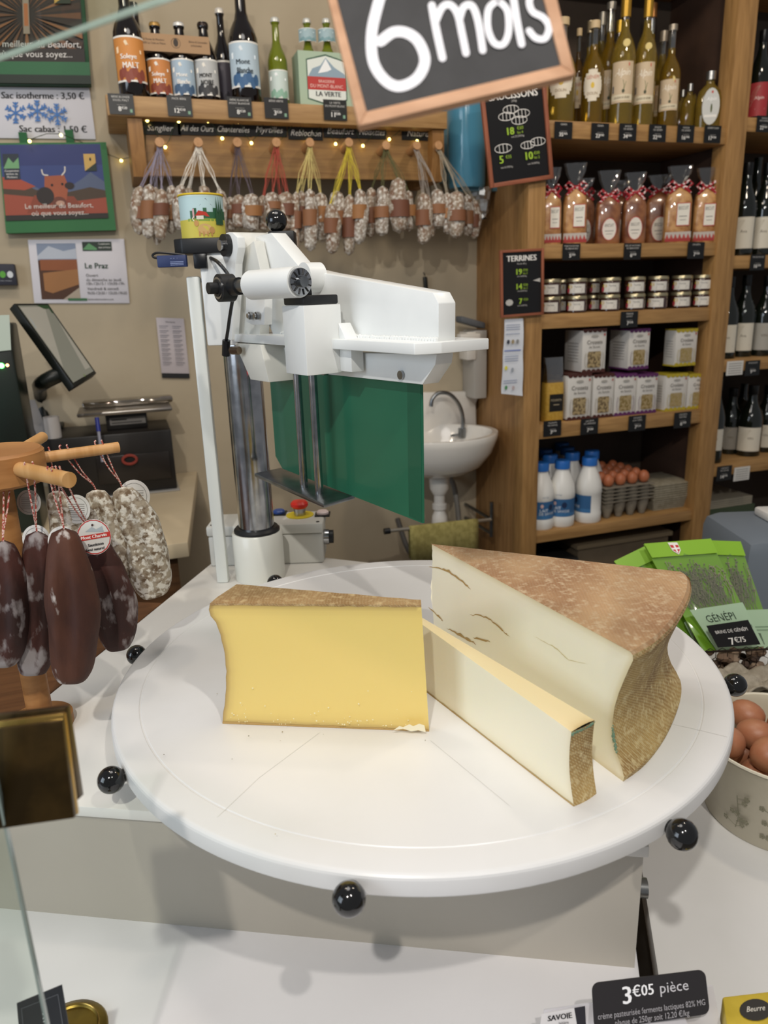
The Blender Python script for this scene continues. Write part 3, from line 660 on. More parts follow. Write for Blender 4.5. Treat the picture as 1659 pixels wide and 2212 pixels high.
lathe_bottle('beer_bottle', 'tall slim dark bottle with grey label and pale cap, standing behind the blue-labelled bottle', 'bottle', 473, 20, 42, BY+.085, sz, BEER, DARKG, G, beer_label('4a4650', '56525c', '2e2a33', ('', ''), .05, .5), crown('d8d2c8'))
lathe_bottle('beer_bottle', 'large dark beer bottle with pale blue and white label', 'bottle', 515, -40, 64, BY-.02, sz, BEER, DARKG, G, beer_label('b9cbd6', 'dfe6ea', '3f648c', ('Mont', 'Blanche'), tcol='27353f'))
GREENG = M('7f8a22', .08, coat=.5, trans=.35)
lathe_bottle('beer_bottle', 'single green glass beer bottle with red and white mountain label', 'bottle', 593, 40, 42, BY, sz, BEER, GREENG, G, beer_label('c9d6cf', 'eef0ee', '8fb6a0', ('', ''), .1, .42), crown('cfcfc8'))
# three-bottle carrier
car = thing('beer_carrier', 'brown cardboard carrier band holding three small beers', 'carrier', tuple(PY(376, 90, BY)))
cz0, cz1 = PY(376, 114, BY-.03).z, PY(376, 76, BY-.03).z; cx0, cx1 = PY(305, 95, BY-.03).x, PY(452, 95, BY-.03).x
m = MB(); m.box((cx0, BY-.034, cz0), (cx1, BY-.032, cz1), M('ab8a68', .8)); m.box((cx0, BY+.033, cz0), (cx1, BY+.035, cz1), M('ab8a68', .8)); m.box((cx0, BY-.032, cz0), (cx1, BY+.033, cz0+.002), M('8d6f50', .8)); m.build('band', car)
P = Print.flat(((cx0+cx1)/2, BY-.0342, (cz0+cz1)/2), X3, Z3); P.disc(.0, .002, .006, '33281f', .009); P.ring(0, .001, .011, .0008, '33281f'); 
P.text('223 Route de Moutiers', -.055, .004, .0045, '4a382a', maxw=.055); P.text('73600 La Côte en Plaine', -.055, -.004, .0045, '4a382a', maxw=.06); P.text('Bières & Limonades', .055, .004, .0045, '4a382a', maxw=.045); P.text('artisanales', .05, -.004, .0045, '4a382a'); P.build('print', car)
for x, bg, c3, lb, cc_, tx in ((333, 'c98347', '8a4432', 'small beer with orange label in the cardboard carrier', 'b08a4a', ('Soleye', 'MALT')), (385, 'a8bccb', '46617f', 'small beer with pale blue label, middle of the cardboard carrier', 'e4e2dc', ('Mont', 'Blanche')), (437, 'b9bab8', '3a3a3c', 'small beer with black and white label in the cardboard carrier', '2a1d18', ('MONT', 'NOIRE'))):
    lathe_bottle('small_beer_bottle', lb, 'bottle', x, 50, 50, BY, sz, SMALL, DARKG, 'small beers in the carrier', beer_label(bg, 'e6e0d4', c3, tx, .1, .54, tcol='f2eee6' if bg != 'b9bab8' else '1d1d1d'), crown(cc_))
# green pack
gp = PY(702, 118, BY); gx0, gx1 = PY(645, 150, BY-.035).x, PY(762, 150, BY-.035).x; gz = PY(700, 112, BY-.035).z
pk = thing('beer_pack', 'pale green card pack with red band reading LA VERTE', 'pack', (gx0, BY, sz))
m = MB(); m.box((gx0, BY-.035, sz), (gx1, BY-.033, gz), M('a9bba2', .6)); m.box((gx0, BY+.035, sz), (gx1, BY+.037, gz), M('a9bba2', .6)); m.box((gx0, BY-.033, sz), (gx0+.002, BY+.035, gz), M('94a88f', .6)); m.box((gx1-.002, BY-.033, sz), (gx1, BY+.035, gz), M('94a88f', .6)); m.build('carton', pk)
P = Print.flat(((gx0+gx1)/2, BY-.0352, sz), X3, Z3); W_ = gx1-gx0; H_ = gz-sz; w2 = W_/2
P.poly([(-.72*w2, .86*H_), (0, .96*H_), (.75*w2, .86*H_), (.75*w2, .16*H_), (0, .06*H_), (-.72*w2, .16*H_)], '3f5f4c'); P.poly([(-.68*w2, .84*H_), (0, .93*H_), (.71*w2, .84*H_), (.71*w2, .18*H_), (0, .09*H_), (-.68*w2, .18*H_)], 'dfe3da')
P.poly([(-.68*w2, .55*H_), (-.5*w2, .7*H_), (-.2*w2, .76*H_), (0, .9*H_), (.3*w2, .74*H_), (.7*w2, .62*H_), (.7*w2, .5*H_)], '8fa3b0'); P.poly([(-.3*w2, .62*H_), (0, .88*H_), (.2*w2, .7*H_), (.05*w2, .66*H_)], 'f2f2f0')
P.rect(-.7*w2, .33*H_, .72*w2, .56*H_, 'b83a34'); P.text('BRASSERIE', 0, .46*H_, .05*H_, 'e9c9bd', maxw=1.1*w2); P.text('DU MONT-BLANC', 0, .37*H_, .06*H_, 'e9c9bd', maxw=1.2*w2); P.text('LA VERTE', .05*w2, .22*H_, .085*H_, '262626', bold=.0005, maxw=1.1*w2)
P.disc(.05*w2, .12*H_, .05*w2, 'b83a34'); P.build('print', pk)
for x in (662, 704):
    lathe_bottle('beer_bottle', 'green glass bottle in the LA VERTE pack, %s one' % ('left' if x == 662 else 'right'), 'bottle', x, 42, 38, BY, sz+.0015, BEER, GREENG, G, beer_label('9fb6ba', 'b9cacb', '7fa0a4', ('', ''), .74, .88), crown('cfcfc8'))

# ------------------------------------------------------------------ price cards
def price_card(px, py, Y, wpx, hpx, price, lines, label, where='shelf edge', sup=True, tone='171717'):
    c = PY(px, py, Y-.004); s = mpp(c); W_, H_ = wpx*s, hpx*s
    t = thing('price_card', label, 'price card', tuple(c), 'black price cards')
    m = MB(); m.box((c.x-W_/2, c.y-.001, c.z-H_/2), (c.x+W_/2, c.y, c.z+H_/2), M(tone, .4)); m.build('card', t)
    P = Print.flat(c-Y3*.0012, X3, Z3)
    for i, l in enumerate(lines): P.text(l, 0, H_*(.30-.16*i), H_*.10, 'c9c6c0', maxw=W_*.85)
    a, b = price; P.text(a, -.02*W_, -H_*.34, H_*.23, CHALK, 'r', bold=.0004); P.text(b, .0*W_, -H_*.24, H_*.12, CHALK, 'l', bold=.0002)
    if tone == '171717' and px < 800 : P.rect(.32*W_, -.40*H_, .42*W_, -.24*H_, '7fa58a')
    P.rect(-.18*W_, -.05*H_, .18*W_, -.035*H_, 'a8a5a0')
    P.build('lettering', t); return t
for x, y, pr, ln, lb in ((262, 225, ('8', '€20'), ('BIÈRE BLONDE', 'SOLEIL MALT'), 'black price card 8€20 under the orange-labelled beer'), (388, 229, ('12', '€10'), ('PACK BIÈRE', ''), 'black price card 12€10 under the three-beer carrier'), (518, 232, ('8', '€20'), ('BIÈRE BLANCHE', 'MONT BLANCHE'), 'black price card 8€20 under the blue-labelled beer'),
                         (597, 234, ('3', '€20'), ('BIÈRE VERTE',), 'black price card with light glare under the single green bottle'), (724, 238, ('11', '€00'), ('LA VERTE', 'DU MONT-BLANC'), 'black price card 11€00 under the green card pack')):
    price_card(x, y, SY, 52, 40, pr, ln, lb)
# name strips
for x, y, wd, tx in ((345, 277, 88, 'Sanglier'), (425, 278, 80, 'Ail des Ours'), (503, 280, 80, 'Chanterelles'), (581, 281, 78, 'Myrtilles'), (660, 288, 76, 'Reblochon'), (735, 284, 74, 'Beaufort'), (803, 286, 66, 'Noisettes'), (902, 289, 72, 'Nature')):
    c = PY(x, y, YB-.004); s = mpp(c); W_, H_ = wd*s, 26*s
    t = thing('name_strip', 'black strip with white script reading %s under the wall shelf' % tx, 'name strip', tuple(c), 'flavour name strips')
    m = MB(); m.box((c.x-W_/2, c.y, c.z-H_/2), (c.x+W_/2, YB-.001, c.z+H_/2), M('121110', .6)); m.build('strip', t)
    P = Print.flat(c-Y3*.0002, X3, Z3); P.text(tx, 0, -.2*H_, .46*H_, 'd8d2c8', shear=.3, maxw=.86*W_); P.build('lettering', t)
# fairy lights
fl = thing('fairy_lights', 'string of small warm yellow fairy lights along the peg board', 'string lights', tuple(PY(600, 290, YW-.05)))
FLP = [(262, 347), (305, 320), (313, 362), (318, 260), (357, 318), (386, 262), (449, 262), (480, 299), (514, 264), (543, 309), (577, 263), (603, 307), (641, 266), (665, 305), (704, 268), (725, 311), (762, 272), (784, 315), (826, 270), (841, 301), (884, 271), (901, 305), (941, 274), (947, 325), (64, 305), (132, 292)]
FLP.sort()
LAMP = M('ffe27a', .4, emit=9); pts = []
for x, y in FLP:
    p = PY(x, y, YB-.012 if x > 290 else YW-.012 if x > 200 else YW-.055); pts.append(p+Z3*.003); m = MB(); m.sphere(p, .0042, LAMP, 8); m.build('bulb', fl)
m = MB(); m.tube(spline(pts, 3), .0009, M('2c3a22', .5), n=5); m.build('wire', fl)

# ------------------------------------------------------------------ hanging sausages
MOULD = M('77583f', .85, col2='a79d90', nscale=55, lo=.36, hi=.58, col3='d6d0c6', n3=130, lo3=.48, hi3=.6, bump=.8, bscale=90)
MOULD2 = M('80604a', .85, col2='988a78', nscale=50, lo=.35, hi=.6, col3='cdc5b9', n3=120, lo3=.48, hi3=.62, bump=.8, bscale=90)
BANDS = ['7d5136', '8a5d3c', '6e4430', '9a6a3e']
ORD = ['first', 'second', 'third', 'fourth', 'fifth', 'sixth', 'seventh']
STR = {0: ('purple-grey', '8b8494'), 1: ('white', 'ded8cc'), 2: ('dark grey-violet', '5b5058'), 3: ('red', 'a8483a'), 4: ('pale yellow', 'd2c07a'), 5: ('bright yellow', 'cdb93a'), 6: ('olive-black', '5b5a36'), 7: ('thin grey', '9c938a'), 8: ('thin beige', 'a39884')}
SAUS = [(0, 303, 402, 508, 25), (0, 323, 398, 516, 28), (0, 349, 408, 520, 27), (0, 371, 400, 505, 22), (0, 336, 404, 530, 20), (1, 392, 398, 500, 24), (1, 408, 404, 515, 22), (1, 475, 408, 505, 22), (1, 440, 400, 490, 24), (2, 497, 425, 500, 22), (2, 516, 420, 494, 27), (2, 545, 418, 500, 34),
        (3, 568, 422, 500, 22), (3, 590, 415, 486, 28), (3, 620, 414, 498, 28), (3, 606, 420, 520, 22), (4, 640, 414, 540, 18), (4, 669, 408, 543, 26), (4, 651, 412, 524, 22), (4, 692, 416, 524, 31), (5, 714, 440, 549, 28), (5, 728, 412, 518, 30), (5, 755, 420, 552, 27), (5, 777, 408, 528, 27), (6, 802, 405, 514, 24), (6, 826, 402, 510, 29),
        (6, 860, 384, 504, 36), (6, 882, 412, 500, 26), (7, 914, 416, 528, 30), (7, 944, 408, 494, 30), (7, 928, 430, 515, 22), (8, 966, 416, 506, 24), (8, 987, 412, 516, 34), (8, 1010, 420, 510, 22), (8, 1024, 430, 516, 20)]
cnt = {}; nper = {}
for s_ in SAUS: nper[s_[0]] = nper.get(s_[0], 0)+1
order = sorted(range(len(SAUS)), key=lambda i: SAUS[i][1]); rank = {}
for i in order: k = SAUS[i][0]; rank[i] = cnt.get(k, 0); cnt[k] = rank[i]+1
def sausage_body(m, top, bot, R, mat, bend=.0, wob=.06, n=18, k=18, crease=0, seed=0, taper=0):
    rnd = random.Random(seed); ax_ = bot-top; L = ax_.length; d = ax_.normalized(); a = V((1, 0, 0)); a = (a-d*a.dot(d)).normalized(); b = d.cross(a)
    ph = [rnd.uniform(0, 6.28) for _ in range(6)]; rows = []
    for i in range(k+1):
        t = i/k; r = R*max(.06, min(1, (math.sin(PI*min(t*1.0, 1)))**.24))*(1+.05*math.sin(5*t+ph[0]))
        r *= 1-taper*(1-t)**1.3
        if i in (0, k): r = R*.08
        c = top+d*(L*t)+a*(bend*math.sin(PI*t))
        row = []
        for j in range(n):
            th = j/n*2*PI; q = 1+wob*(.6*math.sin(3*th+7*t+ph[1])+.5*math.sin(2*th-11*t+ph[2])+.3*math.sin(5*th+19*t+ph[3]))
            if crease: q *= 1-crease*math.exp(-((math.cos(th-crease_dir)-1)/.05)**2)*math.sin(PI*t)
            row.append(c+(a*math.cos(th)+b*math.sin(th))*r*q)
        rows.append(row)
    m.grid(rows, mat, True)
crease_dir = PI/2
for i, (g, x, y0, y1, wd) in enumerate(SAUS):
    Y = YB-.040-(i % 3)*.016+(.02 if i % 5 == 4 else 0); top = PY(x, y0, Y); bot = PY(x+jit(4), y1, Y); s = mpp(top); R = wd*s/2*1.18
    t = thing('hanging_sausage', '%s from the left of the mould-white sausages on the %s strings' % (ORD[rank[i]], STR[g][0]), 'sausage', tuple(top), 'cured sausages hanging under the wall shelf')
    m = MB(); sausage_body(m, top, bot, R, MOULD if i % 2 else MOULD2, bend=jit(.008), seed=i, wob=.09); m.build('body', t)
    f0_ = random.uniform(.28, .42); f1_ = f0_+random.uniform(.22, .34)
    m = MB(); rows = []
    for k in range(4):
        f = lerp(f0_, f1_, k/3); c = lerp(top, bot, f); rows.append([c+V((R*1.10*math.sin(a), -R*1.13*math.cos(a), 0)) for a in [(-1.35+2.7*q/10) for q in range(11)]])
    m.grid(rows, M(BANDS[i % 4], .6)); m.build('paper_band', t)
    m = MB(); pg = pegp[g]
    for k in range(7):
        sx_ = jit(.009); m.tube([pg+V((jit(.008), -.004, -.004)), lerp(pg, top, .6)+V((sx_, -.004, 0)), top+V((jit(.005), 0, -.004))], .0006, M(STR[g][1], .8), n=4, caps=False)
    o = m.build('string', t, kind='stuff')

# ------------------------------------------------------------------ blue dispenser, foil
c = PY(1008, 330, YW-.12); s = mpp(c); Rb = 42*s; z0, z1 = PY(1008, 408, YW-.12).z, PY(1008, 215, YW-.12).z
bd_ = thing('roll_dispenser', 'translucent blue round paper roll dispenser on the wall right of the sausages', 'dispenser', (c.x, c.y, z0))
BLU = M('4f8aa4', .18, coat=.4, sss=.0)
m = MB(); m.lathe([(0, z0+.004), (Rb*.9, z0), (Rb*.97, z0+.01), (Rb, z1), (0, z1+.01)], BLU, (c.x, c.y, 0), 36); m.box((c.x-.04, c.y, z0+.03), (c.x+.04, YW, z1-.01), BLU); m.build('cover', bd_)
m = MB(); m.box((c.x+Rb*.6, c.y-.03, z1-.13), (c.x+Rb*1.25, c.y+.03, z1-.02), M('6fa0b4', .3), .004); m.box((c.x-.02, c.y-.02, z0-.008), (c.x+Rb*1.7, c.y+.05, z0+.003), M('5b8698', .3), .003); m.build('bracket', bd_)
m = MB(); p = PY(1042, 425, YW-.12)
rows = []
for k in range(9):
    rows.append([p+V((math.cos(a)*(.035-.0028*k+jit(.006)), math.sin(a)*(.03-.002*k+jit(.005)), .025-k*.011+jit(.003))) for a in [q*PI/7 for q in range(14)]])
m.grid(rows, M('cfcfcd', .22, .85), True); tag(m.build('foil_bag', fix=True, angle=10), 'crumpled silver foil hanging just below the blue dispenser', 'foil')

# ------------------------------------------------------------------ chalk boards on the cabinet post
def chalk_board(name, label, pts, Y, draw, fw_=.011):
    q = [PY(x, y, Y) for x, y in pts]; c = sum(q, V((0, 0, 0)))/4      # tl, tr, br, bl
    t = thing(name, label, 'chalkboard', tuple(c)); X = (q[1]-q[0]).normalized(); Yd = X.cross(Y3); Yd = -Yd if Yd.z < 0 else Yd
    W_ = ((q[1]-q[0]).length+(q[2]-q[3]).length)/2; H_ = ((q[0]-q[3]).length+(q[1]-q[2]).length)/2
    FRM = wood('9a5a40', '7d4630', 2)
    m = MB(); m.obox(c+Y3*.003, X*(W_/2-.003), Y3*.002, Yd*(H_/2-.003), M('151415', .35)); m.build('panel', t)
    for sx_ in (-1, 1):
        m = MB(); m.obox(c+X*(sx_*(W_/2-fw_/2)), X*fw_/2, Y3*.005, Yd*H_/2, FRM, .001); m.build('frame_side', t)
        m = MB(); m.obox(c+Yd*(sx_*(H_/2-fw_/2)), X*(W_/2-fw_), Y3*.005, Yd*fw_/2, wood('9a5a40', '7d4630', 0), .001); m.build('frame_side', t)
    P = Print.flat(c+Y3*.0006, X, Yd); draw(P, W_, H_); P.build('lettering', t); return t
LIME = '9fc23c'
def draw_sauc(P, w, h):
    P.text('SAUCISSONS', 0, .315*h, .075*h, CHALK, maxw=.74*w, bold=.0008); P.text('(200g)', 0, .283*h, .018*h, 'c9c6c0')
    def loaf(x, y, r):
        P.ring(x, y, r, .0016, CHALK, r*.42)
        for k in (-.45, 0, .45): P.line([(x+k*r, y+.34*r), (x+k*r, y-.34*r)], .0016, CHALK, 1)
    for x, y in ((-.06, .215), (-.14, .155), (.10, .165), (.05, .105)): loaf(x*w, y*h, .12*w)
    P.text('18', -.05*w, -.02*h, .07*h, LIME, 'r', bold=.001); P.text('€60', .0*w, .018*h, .032*h, LIME, 'l'); P.text('les 4', .0*w, -.02*h, .026*h, LIME, 'l'); P.text('soit 23,25€/kg', 0, -.05*h, .018*h, 'c9c6c0')
    loaf(-.24*w, -.14*h, .13*w); loaf(.14*w, -.14*h, .11*w); loaf(.30*w, -.12*h, .12*w)
    P.text('5', -.26*w, -.28*h, .075*h, LIME, 'r', bold=.001); P.text('€55', -.22*w, -.24*h, .03*h, LIME, 'l'); P.text('10', .2*w, -.28*h, .075*h, LIME, 'r', bold=.001); P.text('€00', .22*w, -.24*h, .03*h, LIME, 'l'); P.text('les 2', .22*w, -.28*h, .026*h, LIME, 'l')
    P.text('soit 27,75€/kg', -.22*w, -.33*h, .017*h, 'c9c6c0', maxw=.34*w); P.text('soit 25,00€/kg', .2*w, -.33*h, .017*h, 'c9c6c0', maxw=.34*w)
chalk_board('price_board', 'tall chalkboard headed SAUCISSONS in a reddish wooden frame', [(1046, 176), (1188, 160), (1184, 396), (1046, 398)], YF-.012, draw_sauc)
def draw_ter(P, w, h):
    P.text('TERRINES', 0, .33*h, .085*h, CHALK, maxw=.76*w, bold=.0007); P.text('Pot de 180 g', 0, .28*h, .022*h, 'c9c6c0')
    for y, a, b, c_ in ((.13, '19', '€90', 'les 3'), (-.09, '14', '€00', 'les 2'), (-.31, '7', '€50', '')):
        P.text(a, 0, y*h, .085*h, LIME, 'r', bold=.0008); P.text(b, .03*w, (y+.045)*h, .035*h, LIME, 'l'); P.text(c_ or '', .03*w, y*h, .03*h, LIME, 'l'); P.text('soit 36,85€/kg', 0, (y-.035)*h, .02*h, 'c9c6c0', maxw=.4*w)
    P.disc(-.3*w, -.28*h, .09*w, 'b9b6b0', .05*h, 8); P.poly([(.25*w, .03*h), (.42*w, .06*h), (.42*w, 0)], 'b9b6b0')
chalk_board('price_board', 'small chalkboard headed TERRINES in a reddish frame on the cabinet post', [(1079, 541), (1175, 536), (1172, 680), (1082, 686)], YF-.012, draw_ter, .007)
# paper strip
q = [PY(x, y, YF-.006) for x, y in ((1090, 690), (1130, 688), (1128, 855), (1082, 850))]
m = MB(); PAPER = M('d5d8de', .7); rows = []
for k in range(13):
    f = k/12; a = lerp(q[0], q[3], f); b = lerp(q[1], q[2], f); off = -.004*abs(math.sin(f*7)); rows.append([a+Y3*off, lerp(a, b, .5)+Y3*off*.4, b+Y3*off])
m.grid(rows, PAPER); r2 = [[p+Y3*.0008 for p in r] for r in rows]; m.grid(r2, PAPER)
ps = thing('instruction_strip', 'curling white paper strip with small drawings below the TERRINES board', 'notice', tuple(q[0])); m.build('paper', ps)
P = Print.flat(lerp(q[0], q[3], .5)-Y3*.006, X3, (q[0]-q[3])); w_ = (q[1]-q[0]).length; h_ = (q[0]-q[3]).length
for yy in (.42, .39, .36, .30, .0, -.03, -.06, -.33, -.36): P.rect(.05*w_, yy*h_, .8*w_, (yy+.008)*h_, '7c8aa8')
for x, y, cc_ in ((.2, .2, '3b3f4a'), (.45, .2, '9a8a6a'), (.7, .2, '8a8a8a'), (.15, -.15, 'd8cf4a'), (.5, -.18, '9aa0a8'), (.2, -.42, '4f8a5a'), (.6, -.43, 'b8a8a8')): P.disc(x*w_, y*h_, .08*w_, cc_, .03*h_, 10)
P.rect(0, .075*h_, .9*w_, .09*h_, '6478b8'); P.build('print', ps)

# ================================================================== PINE SHELVING CABINET
PL, PLi, PRi, PR = 1.131, 1.186, 1.809, 1.880
SHZ = [(TZ+.875, .045), (TZ+.549, .040), (TZ+.351, .042), (TZ+.020, .046), (TZ-.333, .036)]
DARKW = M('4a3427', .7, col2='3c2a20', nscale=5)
cab = thing('shelving_cabinet', 'tall open pine shelving cabinet full of local produce, right of the sink', 'cabinet', (PL, YF, 0))
PW = wood('ac8350', '8f6a3d', 2)
for x0, x1, nm in ((PL, PLi, 'post'), (PRi, PR, 'post')):
    m = MB(); m.box((x0, YF, 0), (x1, YF+.06, 2.62), PW, .002); m.build(nm, cab)
m = MB(); m.box((PL+.004, YF+.06, 0), (PL+.03, YW, 2.6), wood('a27a4c', '86623a', 2)); m.build('side_panel', cab)
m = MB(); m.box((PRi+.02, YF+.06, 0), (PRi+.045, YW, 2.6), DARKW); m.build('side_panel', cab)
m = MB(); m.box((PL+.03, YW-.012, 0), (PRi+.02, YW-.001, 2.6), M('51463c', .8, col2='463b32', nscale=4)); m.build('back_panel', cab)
for z, th in SHZ+[(2.30, .04)]:
    m = MB(); m.box((PLi-.02, YF+.006, z-th), (PRi+.012, YW-.013, z), wood('ae8653', '916c40', 0), .0015); m.build('shelf_board', cab)
wr = thing('wine_rack', 'pine wine shelving at the right edge of the picture with dark interior', 'cabinet', (PR+.3, YF, 0))
WZ = [TZ+.945, TZ+.520, TZ+.202, TZ-.175]
WZ = [PY(1640, 253, YF).z, PY(1640, 551, YF).z, PY(1640, 773, YF).z, PY(1600, 1000, YF).z]
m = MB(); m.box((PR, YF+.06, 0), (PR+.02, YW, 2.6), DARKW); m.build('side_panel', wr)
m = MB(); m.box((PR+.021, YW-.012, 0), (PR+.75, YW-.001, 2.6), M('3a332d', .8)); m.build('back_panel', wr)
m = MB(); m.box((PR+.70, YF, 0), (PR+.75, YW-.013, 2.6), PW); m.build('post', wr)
for z in WZ+[TZ-.62, 2.3]:
    m = MB(); m.box((PR+.001, YF+.006, z-.04), (PR+.70, YW-.013, z), wood('ae8653', '916c40', 0), .0015); m.build('shelf_board', wr)
# ---- price cards on the cabinet
for x, y, pr, ln, lb in ((1217, 282, ('35', '€05'), ('GÉNÉPI',), 'black price card 35€05, leftmost under the herb liqueurs'), (1296, 285, ('23', '€00'), ('GÉNÉPI',), 'black price card 23€00 under the liqueur with white oval label'), (1356, 286, ('34', '€00'), ('SAVEUR', 'DE GÉNÉPI'), 'black price card 34€00 under the tall slim liqueur bottles'),
                         (1420, 288, ('22', '€00'), ('SAVEUR', 'DE GÉNÉPI'), 'black price card 22€00 under the slim liqueur bottles'), (1481, 289, ('16', '€00'), ('SAVEUR', 'DE GÉNÉPI'), 'black price card 16€00 under the shorter liqueur bottle'), (1539, 290, ('17', '€00'), ('GÉNÉPI FLASK',), 'black price card 17€00 under the flat flask'),
                         (1234, 544, ('5', '€90'), ('PAIN DE SAVOIE', 'AU BEAUFORT'), 'black price card 5€90 under the leftmost bread biscuit bags'), (1366, 543, ('6', '€20'), ('BISCUIT SAVOYARD', 'AU BEAUFORT'), 'black price card 6€20 under the round-labelled biscuit bags'), (1503, 541, ('7', '€00'), ('CROZETS', ''), 'black price card 7€00 at the right end of the biscuit shelf'),
                         (1359, 690, ('7', '€50'), ('TERRINE', 'LE POT'), 'black price card 7€50 under the terrine jars'), (1193, 925, ('3', '€70'), ('POLENTA', 'DE SAVOIE'), 'black price card 3€70 under the yellow polenta bag'), (1273, 921, ('7', '€00'), ('CROZETS', 'AU SARRASIN'), 'black price card 7€00 under the brown-edged pasta cartons'),
                         (1376, 914, ('7', '€10'), ('CROZETS', 'AUX CÈPES'), 'black price card 7€10 under the purple-edged pasta cartons'), (1474, 907, ('6', '€90'), ('CROZETS', 'NATURE'), 'black price card 6€90 under the yellow-edged pasta cartons')):
    price_card(x, y, YF+.006, 44, 34, pr, ln, lb, tone='161616')
for x, y, pr, ln, lb in ((1650, 268, ('22', '€00'), ('SAVEUR', 'DE POMMIER'), 'black price card 22€00 on the top wine shelf'), (1636, 567, ('16', '€50'), ('VIN DE SAVOIE',), 'black price card 16€50 on the second wine shelf'), (1625, 795, ('9', '€90'), ('MONDEUSE',), 'black price card 9€90 on the third wine shelf'), (1564, 1022, ('14', '€90'), ('CRÉMANT', 'DE SAVOIE'), 'black price card 14€90 on the lowest wine shelf')):
    price_card(x, y, YF+.006, 40, 32, pr, ln, lb, tone='161616')
for x, y, w_, lb in ((1587, 795, 44, 'white lettered note card on the third wine shelf edge'), (1602, 1023, 42, 'white lettered note card on the lowest wine shelf edge')):
    c = PY(x, y, YF+.002); s = mpp(c); t = thing('note_card', lb, 'note card', tuple(c)); m = MB(); m.box((c.x-w_/2*s, c.y-.001, c.z-15*s), (c.x+w_/2*s, c.y, c.z+15*s), M('d9d6cf', .6)); m.build('card', t)
    P = Print.flat(c-Y3*.0012, X3, Z3)
    for k in range(5): P.rect(-.4*w_*s, (9-5*k)*s, .4*w_*s, (10.2-5*k)*s, '7a7670')
    P.build('lettering', t)

# ---- herb liqueurs on the top shelf
OLIVE = M('a8862a', .05, coat=.6, trans=.75, ior=1.25); OLIVE2 = M('c4a848', .05, coat=.6, trans=.8, ior=1.25); CLEAR = glass_mat('eef0e6', .25, .12); AMBER = M('6a4a14', .06, coat=.6, trans=.4, ior=1.3)
def art_label(t, R, h, z0=.17, z1=.47):
    P = Print.round(R+.0004); A_ = R*.98; H_ = (z1-z0)*h; P.rect(-A_, z0*h, A_, z1*h, 'c9b394', 12); P.rect(-A_, z0*h+.06*H_, A_, z0*h+.2*H_, 'd9cdb0', 12)
    P.text('Alpin', -.05*R, z0*h+.66*H_, .17*H_, 'f0e8d8', shear=.35, maxw=1.3*R); P.rect(.48*R, z0*h+.88*H_, .56*R, z0*h+.96*H_, 'c23a30'); P.line([(.1*R, z0*h+.28*H_), (.14*R, z0*h+.42*H_), (.05*R, z0*h+.55*H_)], .0012, '5f6a3a', 3); P.line([(.12*R, z0*h+.3*H_), (.3*R, z0*h+.5*H_)], .0012, '5f6a3a', 2)
    P.disc(.1*R, z0*h+.28*H_, .12*R, '3c4028', .05*H_, 10); P.rect(-.85*R, z0*h+.25*H_, -.72*R, z0*h+.42*H_, '55585f'); P.text('LIQUEUR DE GÉNÉPI', 0, z0*h+.1*H_, .05*H_, '7a6a52', maxw=1.3*R); P.build('label', t)
def seal(t, R, h, z=.60, r=.30, x=.2):
    m = MB(); c = V((x*R, -R*.86, z*h)); m.cyl(c, c+V((0, -.003, 0)), r*R, M('d8c27a', .5), n=18); m.build('neck_seal', t)
def slim_parts(lab, sealz=.60, cap_col='b08a34', tall=True, foil=None):
    def f(t, R, h):
        m = MB(); m.lathe([(r*R, z*h) for r, z in NECK], CLEAR, n=18); m.build('neck', t)
        fz = foil*h if foil else (.90*h if tall else .945*h)
        m = MB(); m.lathe([(0, fz), (.42*R, fz), (.42*R, h), (0, h)], M(cap_col, .3, .6), n=18); m.build('stopper', t)
        if lab: art_label(t, R, h)
        if sealz: seal(t, R, h, sealz)
    return f
def oval_label(t, R, h, z=.38):
    P = Print.round(R+.0006); ww, hh = .86*R, .15*h
    for i in range(9):
        y = -hh+2*hh*i/9; y2 = y+2*hh/9; xx = ww*math.sqrt(max(0, 1-((y+y2)/2/hh)**2)); P.rect(-xx, z*h+y, xx, z*h+y2, 'ddd2bd', 8); P.k -= .00012
    P.k += .0002; P.text('GÉNÉPI', 0, z*h+.4*hh, .22*hh, 'b5552f', maxw=1.1*R); P.disc(0, z*h, .16*R, 'd8b53a', .2*hh, 8); P.text('DOLIN', 0, z*h-.6*hh, .18*hh, '8a6a3a', maxw=.9*R)
    P.build('label', t)
def oval_parts(t, R, h):
    m = MB(); m.lathe([(r*R, z*h) for r, z in NECK], CLEAR, n=18); m.build('neck', t); m = MB(); m.lathe([(0, .93*h), (.46*R, .93*h), (.46*R, h), (0, h)], M('c9b088', .5), n=18); m.build('stopper', t); oval_label(t, R, h)
GL = 'herb liqueur bottles on the top cabinet shelf'; LZ = SHZ[0][0]; LY = YF+.06
